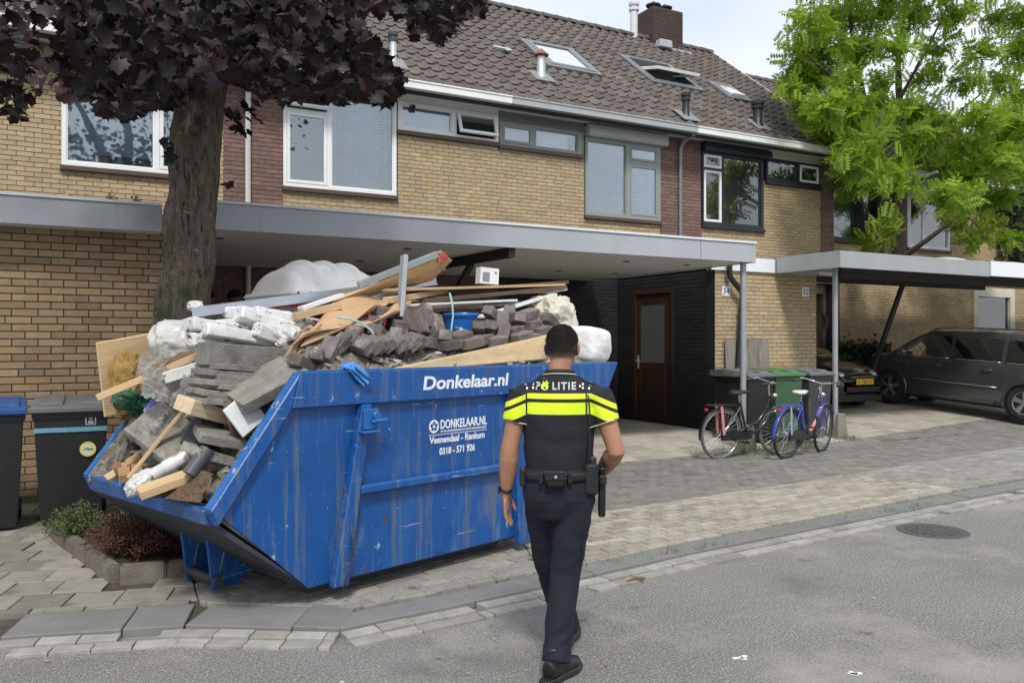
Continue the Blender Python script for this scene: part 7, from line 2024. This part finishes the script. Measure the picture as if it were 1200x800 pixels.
    wr_ = lambda c: .0055 * noise.noise(Vector((c.x * 5, c.y * 5, c.z * 16))) + .0045 * noise.noise(Vector((c.x * 13 + c.z * 7, c.y * 12, c.z * 13)))
    shirt = solid(b, 'shirt', [shirt_m], .008, 5, t, disp=wr_)
    # trousers
    b = MB(); w = torso[0]
    b.tube([(w[1], w[2], .78), (w[1], w[2], .86), (w[1], w[2], .95), (w[1], w[2], 1.03)], [(.13, .10), (.178, .128), (.182, .128), (.172, .118)], 22, ref=(1, 0, 0))
    for s_ in 'LR':
        hp, kn, an = V_('hp' + s_), V_('kn' + s_), V_('an' + s_)
        b.tube([hp + Vector((0, 0, .02)), hp.lerp(kn, .35), hp.lerp(kn, .8), kn, kn.lerp(an, .35), kn.lerp(an, .8), an.lerp(kn, .02) + Vector((0, -.01, -.01))],
               [(.096, .104), (.093, .100), (.080, .086), (.076, .080), (.073, .079), (.068, .076), (.070, .080)], 16, ref=(1, 0, 0))
    tw = lambda c: .006 * noise.noise(Vector((c.x * 7, c.y * 7, c.z * 9 + c.x * 6))) + .0065 * (.4 - abs(noise.noise(Vector((c.x * 6 + 3, c.y * 6, c.z * 15 - c.x * 9))))) * (1.5 if c.z < .3 else 1)
    tro = solid(b, 'trousers', [trous_m], .008, 5, t, disp=tw)
    # boots
    for s_ in 'LR':
        an = V_('an' + s_); fd = Vector(J['ft' + s_]).normalized(); sd = Vector((fd.y, -fd.x, 0)); R = Matrix((sd, fd, Vector((0, 0, 1)))).transposed()
        q = lambda x, y, z: Vector((an.x, an.y, 0)) + R @ Vector((x, y, 0)) + Vector((0, 0, an.z - .09 + z))
        b = MB(); b.tube([q(0, -.075, .055), q(0, -.03, .062), q(0, .05, .052), q(0, .13, .040), q(0, .185, .034)], [(.036, .05), (.042, .06), (.046, .05), (.048, .038), (.034, .030)], 14, ref=sd)
        b.tube([q(0, -.025, .05), q(0, -.02, .17)], [(.044, .055), (.046, .052)], 14, ref=(1, 0, 0))
        bo = solid(b, 'boot', [m_boot], .007, 5, t)
        b = MB(); pl = []
        for (x, y) in [(-.03, -.11), (.03, -.11), (.042, -.05), (.038, .02), (.050, .12), (.034, .20), (0, .222), (-.034, .20), (-.050, .12), (-.038, .02), (-.042, -.05)]: pl.append((x, y))
        b.prism(pl, lambda x, y, d: q(x, y, d), -.002, .026); b.build('sole', m_plast_k, bo, bevel=.004)
    return t, body, shirt, tro
def wrap(me, target, name, mat, parent, org, sx=1.0, lift=.0016):
    """lay flat print (in x,z) on the back of a garment by dropping it along +y"""
    bv = BVHTree.FromObject(target, bpy.context.evaluated_depsgraph_get())
    for v in me.vertices:
        x, z = org[0] + v.co.x * sx, org[2] + v.co.y
        hit = bv.ray_cast(Vector((x, -1, z)), Vector((0, 1, 0)))
        v.co = (x, (hit[0].y if hit[0] else org[1]) - lift, z)
    me.materials.clear(); me.materials.append(mat)
    return link(name, me, parent)

p0 = onZ(655, 788, 0); d = ray(655, 788); rzo = -math.atan2(d.x, d.y)
J = dict(head=(.016, .015, 1.628), look=(.06, 1, -.02), neck=(.004, -.01, 1.50), shL=(-.185, -.005, 1.415), shR=(.192, -.005, 1.415), elL=(-.246, -.02, 1.125), wrL=(-.266, .02, .90), elR=(.282, -.06, 1.12), wrR=(.215, .13, .985),
         thL=(.2, 1, 0), pnL=(1, .25, 0), thR=(0, .4, 1), pnR=(-1, 0, .2), hdL=(.04, .02, -1), hdR=(-.35, .9, -.2), hpL=(-.088, .02, .92), hpR=(.086, -.005, .92), knL=(-.055, .15, .51), knR=(.032, -.005, .50), anL=(.045, .40, .10), anR=(-.014, -.10, .10),
         ftL=(.25, 1, 0), ftR=(.55, .85, 0), sleeve=.54, curl=.26)
torso = [(1.00, 0, 0, .172, .118), (1.08, 0, 0, .172, .116), (1.20, 0, 0, .178, .118), (1.30, .002, 0, .188, .120), (1.37, .003, 0, .186, .116), (1.415, .004, 0, .180, .102), (1.448, .004, -.002, .150, .090), (1.475, .004, -.004, .112, .080), (1.495, .004, -.008, .075, .068), (1.515, .004, -.008, .066, .064)]
off, ob, osh, otr = person('person', 'police officer in dark uniform with yellow reflective stripes walking away on the road', J, m_shirt, m_trous, m_skin_o, m_hair, torso, loc=(p0.x, p0.y, 0), rz=rzo)
off.scale = (1, 1, 1.0)
# uniform print and piping
wrap(text_mesh('P   LITIE', .050, bold=.0016, extrude=.0004, space=1.22), osh, 'lettering', m_white, osh, (-.117, -.11, 1.425), .93)
b = MB()
fl = [(0, -.018), (.012, -.012), (.017, 0), (.013, .010), (.020, .022), (.012, .018), (.010, .034), (.002, .016), (-.004, .044), (-.010, .014), (-.017, .006), (-.015, -.010)]
b.add([(x, y, 0) for x, y in fl], [tuple(range(len(fl)))])
me = b.mesh('emblem', m_flame, recalc=False); wrap(me, osh, 'emblem', m_flame, osh, (-.070, -.11, 1.438), 1.1, .0022)
b = MB(); b.add([(.006 * math.cos(a), .006 * math.sin(a) - .005, 0) for a in np.linspace(0, 6.283, 10, False)], [tuple(range(10))]); me = b.mesh('emblem_ring', m_shirt, recalc=False); wrap(me, osh, 'emblem_ring', M('shirt_navy', (.011, .0125, .019), .8), osh, (-.070, -.11, 1.438), 1.0, .003)
for (x0, z0_) in ((-.128, 1.432), (-.128, 1.450), (.118, 1.432), (.118, 1.450), (.104, 1.441), (-.158, 1.430), (-.165, 1.447), (.148, 1.430), (.155, 1.447)):
    b = MB(); b.add([(-.004, -.005, 0), (.004, -.005, 0), (.004, .005, 0), (-.004, .005, 0)], [(0, 1, 2, 3)]); wrap(b.mesh('check_mark', m_white, recalc=False), osh, 'check_mark', m_white, osh, (x0, -.11, z0_))
def loop_on(target, c, nrm, r_guess, rad, name, mat, parent, flat=1.0, n=30, lift=.002):
    """cord laid round a garment: rays cast outwards-in in the plane through c"""
    bv = BVHTree.FromObject(target, bpy.context.evaluated_depsgraph_get()); c, nrm = Vector(c), Vector(nrm).normalized()
    u = nrm.orthogonal().normalized(); v = nrm.cross(u); pts = []
    for k in range(n):
        a = 2 * math.pi * k / n; dd = u * math.cos(a) + v * math.sin(a)
        h = bv.ray_cast(c + dd * r_guess * 3, -dd); pts.append((h[0] if h[0] else c + dd * r_guess) + dd * lift)
    b = MB(); b.tube(pts, [(rad, rad * flat)] * n, 6, closed=True); return b.build(name, mat, parent, smooth=True)
for s_ in 'LR':
    sh, el = Vector(J['sh' + s_]), Vector(J['el' + s_]); c = sh.lerp(el, .535)
    loop_on(osh, c, el - sh, .06, .003, 'sleeve_piping', m_piping, osh)
loop_on(osh, (.004, -.008, 1.507), (0, .10, 1), .07, .011, 'collar', m_shirt and M('shirt_navy'), osh, .8)
loop_on(osh, (.004, -.008, 1.494), (0, .12, 1), .07, .0028, 'collar_piping', m_piping, osh, lift=.004)
bvs = BVHTree.FromObject(osh, bpy.context.evaluated_depsgraph_get())
for s_ in (-1, 1):
    b = MB()
    def ef(u, v):
        x = .004 + s_ * (.090 + .085 * u); y = -.025 + .045 * v; h = bvs.ray_cast(Vector((x, y, 2)), Vector((0, 0, -1))); return (x, y, (h[0].z if h[0] else 1.45) + .004)
    b.grid(ef, 8, 4); b.build('epaulette', M('shirt_navy'), osh, smooth=True, recalc=False)
# belt with its kit
bl_ = loop_on(otr, (0, 0, 1.0), (0, 0, 1), .18, .026, 'belt', m_gear, off, .22, 40, .010)
b = MB(); b.box((-.015, -.152, 1.0), (.098, .045, .078)); po = b.build('pouch', m_gear, bl_, bevel=.012, seg=2)
b = MB(); b.box((-.015, -.178, 1.015), (.100, .010, .045)); b.build('pouch_flap', M('pouch_leather', (.014, .014, .015), .35, .2, 20), po, bevel=.004)
b = MB(); b.lathe([(.008, 0), (.007, .004), (0, .005)], 10, R=rot(90), c=(-.015, -.183, 1.01)); b.build('stud', m_steel, po)
for x in (-.085, .052):
    b = MB(); b.box((x, -.140, 1.0), (.022, .018, .058)); b.build('belt_keeper', m_gear, bl_, bevel=.004)
b = MB(); b.box((.158, -.072, .985), (.068, .060, .15)); b.box((.165, -.075, 1.065), (.038, .040, .06)); rd = b.build('radio_pouch', m_gear, bl_, bevel=.010)
b = MB(); b.tube([(.150, -.075, 1.08), (.150, -.078, 1.16)], .006, 8); b.tube([(.140, -.105, 1.06), (.148, -.118, 1.18), (.150, -.112, 1.32), (.142, -.105, 1.40)], .004, 6); b.build('radio_lead', m_gear, rd)
b = MB(); b.prism([(-.035, 1.02), (.040, 1.02), (.048, .95), (.030, .80), (-.012, .78), (-.030, .90)], lambda u, v, q: (q, u, v), .196, .232); ho_ = b.build('holster', m_gear, bl_, bevel=.008)
b = MB(); b.prism([(-.060, 1.035), (-.020, 1.06), (.02, 1.035), (.01, 1.0), (-.02, .985), (-.045, .995)], lambda u, v, q: (q, u, v), .200, .228); b.build('pistol_grip', M('gun_black', (.006, .006, .006), .3), ho_, bevel=.006)
b = MB(); b.box((.215, -.045, .975), (.04, .03, .05), rot(0, 0, 10)); b.build('cuff_pouch', m_gear, bl_, bevel=.008)
b = MB(); b.box((-.178, -.02, .985), (.035, .07, .09)); b.build('magazine_pouch', m_gear, bl_, bevel=.008)
# trouser pockets
for x in (-.082, .078):
    b = MB(); b.add([(-.055, -.03, 0), (.055, -.03, 0), (.058, .018, 0), (-.058, .018, 0)], [(0, 1, 2, 3)]); bm = bmesh.new(); me = b.mesh('pocket_flap', m_trous, recalc=False); bm.from_mesh(me); bmesh.ops.subdivide_edges(bm, edges=bm.edges, cuts=5, use_grid_fill=True); bm.to_mesh(me); bm.free()
    wrap(me, otr, 'pocket_flap', m_trous, otr, (x, -.12, .905), 1, .004)
b = MB(); b.box((.118, -.01, .66), (.030, .13, .17), rot(4, 6, 0)); b.build('cargo_pocket', m_trous, otr, bevel=.012, seg=2)
# wristwatch
wl_, we = Vector(J['wrL']), Vector(J['elL']); c = wl_.lerp(we, .06); ax = (wl_ - we).normalized()
wt = loop_on(ob, c, ax, .03, .010, 'watch_strap', m_plast_k, off, .35, 24, .002)
b = MB(); b.box(c + Vector((-.036, -.008, 0)), (.012, .036, .036)); b.build('watch_case', m_gear, wt, bevel=.005)

# two men standing on a low platform at the back
def standing(sx):
    return dict(head=(0, .02, 1.61), look=(sx, 1, -.1), neck=(0, -.01, 1.475), shL=(-.19, 0, 1.40), shR=(.19, 0, 1.40), elL=(-.23, -.02, 1.11), wrL=(-.235, .06, .87), elR=(.23, -.02, 1.11), wrR=(.235, .06, .87),
                thL=(.2, 1, 0), pnL=(1, .2, 0), thR=(-.2, 1, 0), pnR=(-1, .2, 0), hpL=(-.09, 0, .90), hpR=(.09, 0, .90), knL=(-.10, .02, .49), knR=(.10, .02, .49), anL=(-.11, -.01, .10), anR=(.11, -.01, .10), ftL=(-.2, 1, 0), ftR=(.2, 1, 0), sleeve=.55, curl=.3)
tor2 = [(.98, 0, 0, .168, .118), (1.10, 0, 0, .170, .118), (1.28, 0, 0, .188, .120), (1.36, 0, 0, .188, .116), (1.415, 0, 0, .165, .098), (1.45, 0, -.004, .115, .08), (1.485, 0, -.008, .066, .062)]
g1 = onY(243, 349, 10.1); g2 = onY(277, 347, 10.15)
plat = thing('pallet_stack', 'stack of wooden pallets under the carport carrying two standing men', 'pallet', ((g1.x + g2.x) / 2, 10.15, .18))
for k in range(3):
    zz = k * .144
    for q in range(5):
        b = MB(); b.box((0, -.36 + .18 * q, zz + .133), (1.1, .14, .02)); b.build('deck_board', m_oldwood, plat, bevel=.002)
    for q in (-.5, 0, .5):
        b = MB(); b.box((q, 0, zz + .062), (.10, .86, .121)); b.build('bearer', m_oldwood, plat, bevel=.002)
zp = .18 + .287 + .145
for (gp, yy, lb, sm, lk) in ((g1, 10.05, 'dark haired man in dark sweater partly hidden by the maple trunk', M('charcoal_jersey', (.03, .03, .034), .9, .2, 9), .5), (g2, 10.2, 'dark haired man in black jacket looking sideways between trunk and toilet', M('black_jersey', (.012, .012, .013), .9, .2, 9), .9)):
    head_top = 1.725; hh = (gp.z + .085 - zp) / head_top
    o, _, _, _ = person('person', lb, standing(lk), sm, M('dark_trousers', (.02, .02, .024), .9, .2, 9), m_skin_d, m_hair, tor2, loc=(gp.x, yy, zp), rz=0)
    o.scale = (hh, hh, hh)
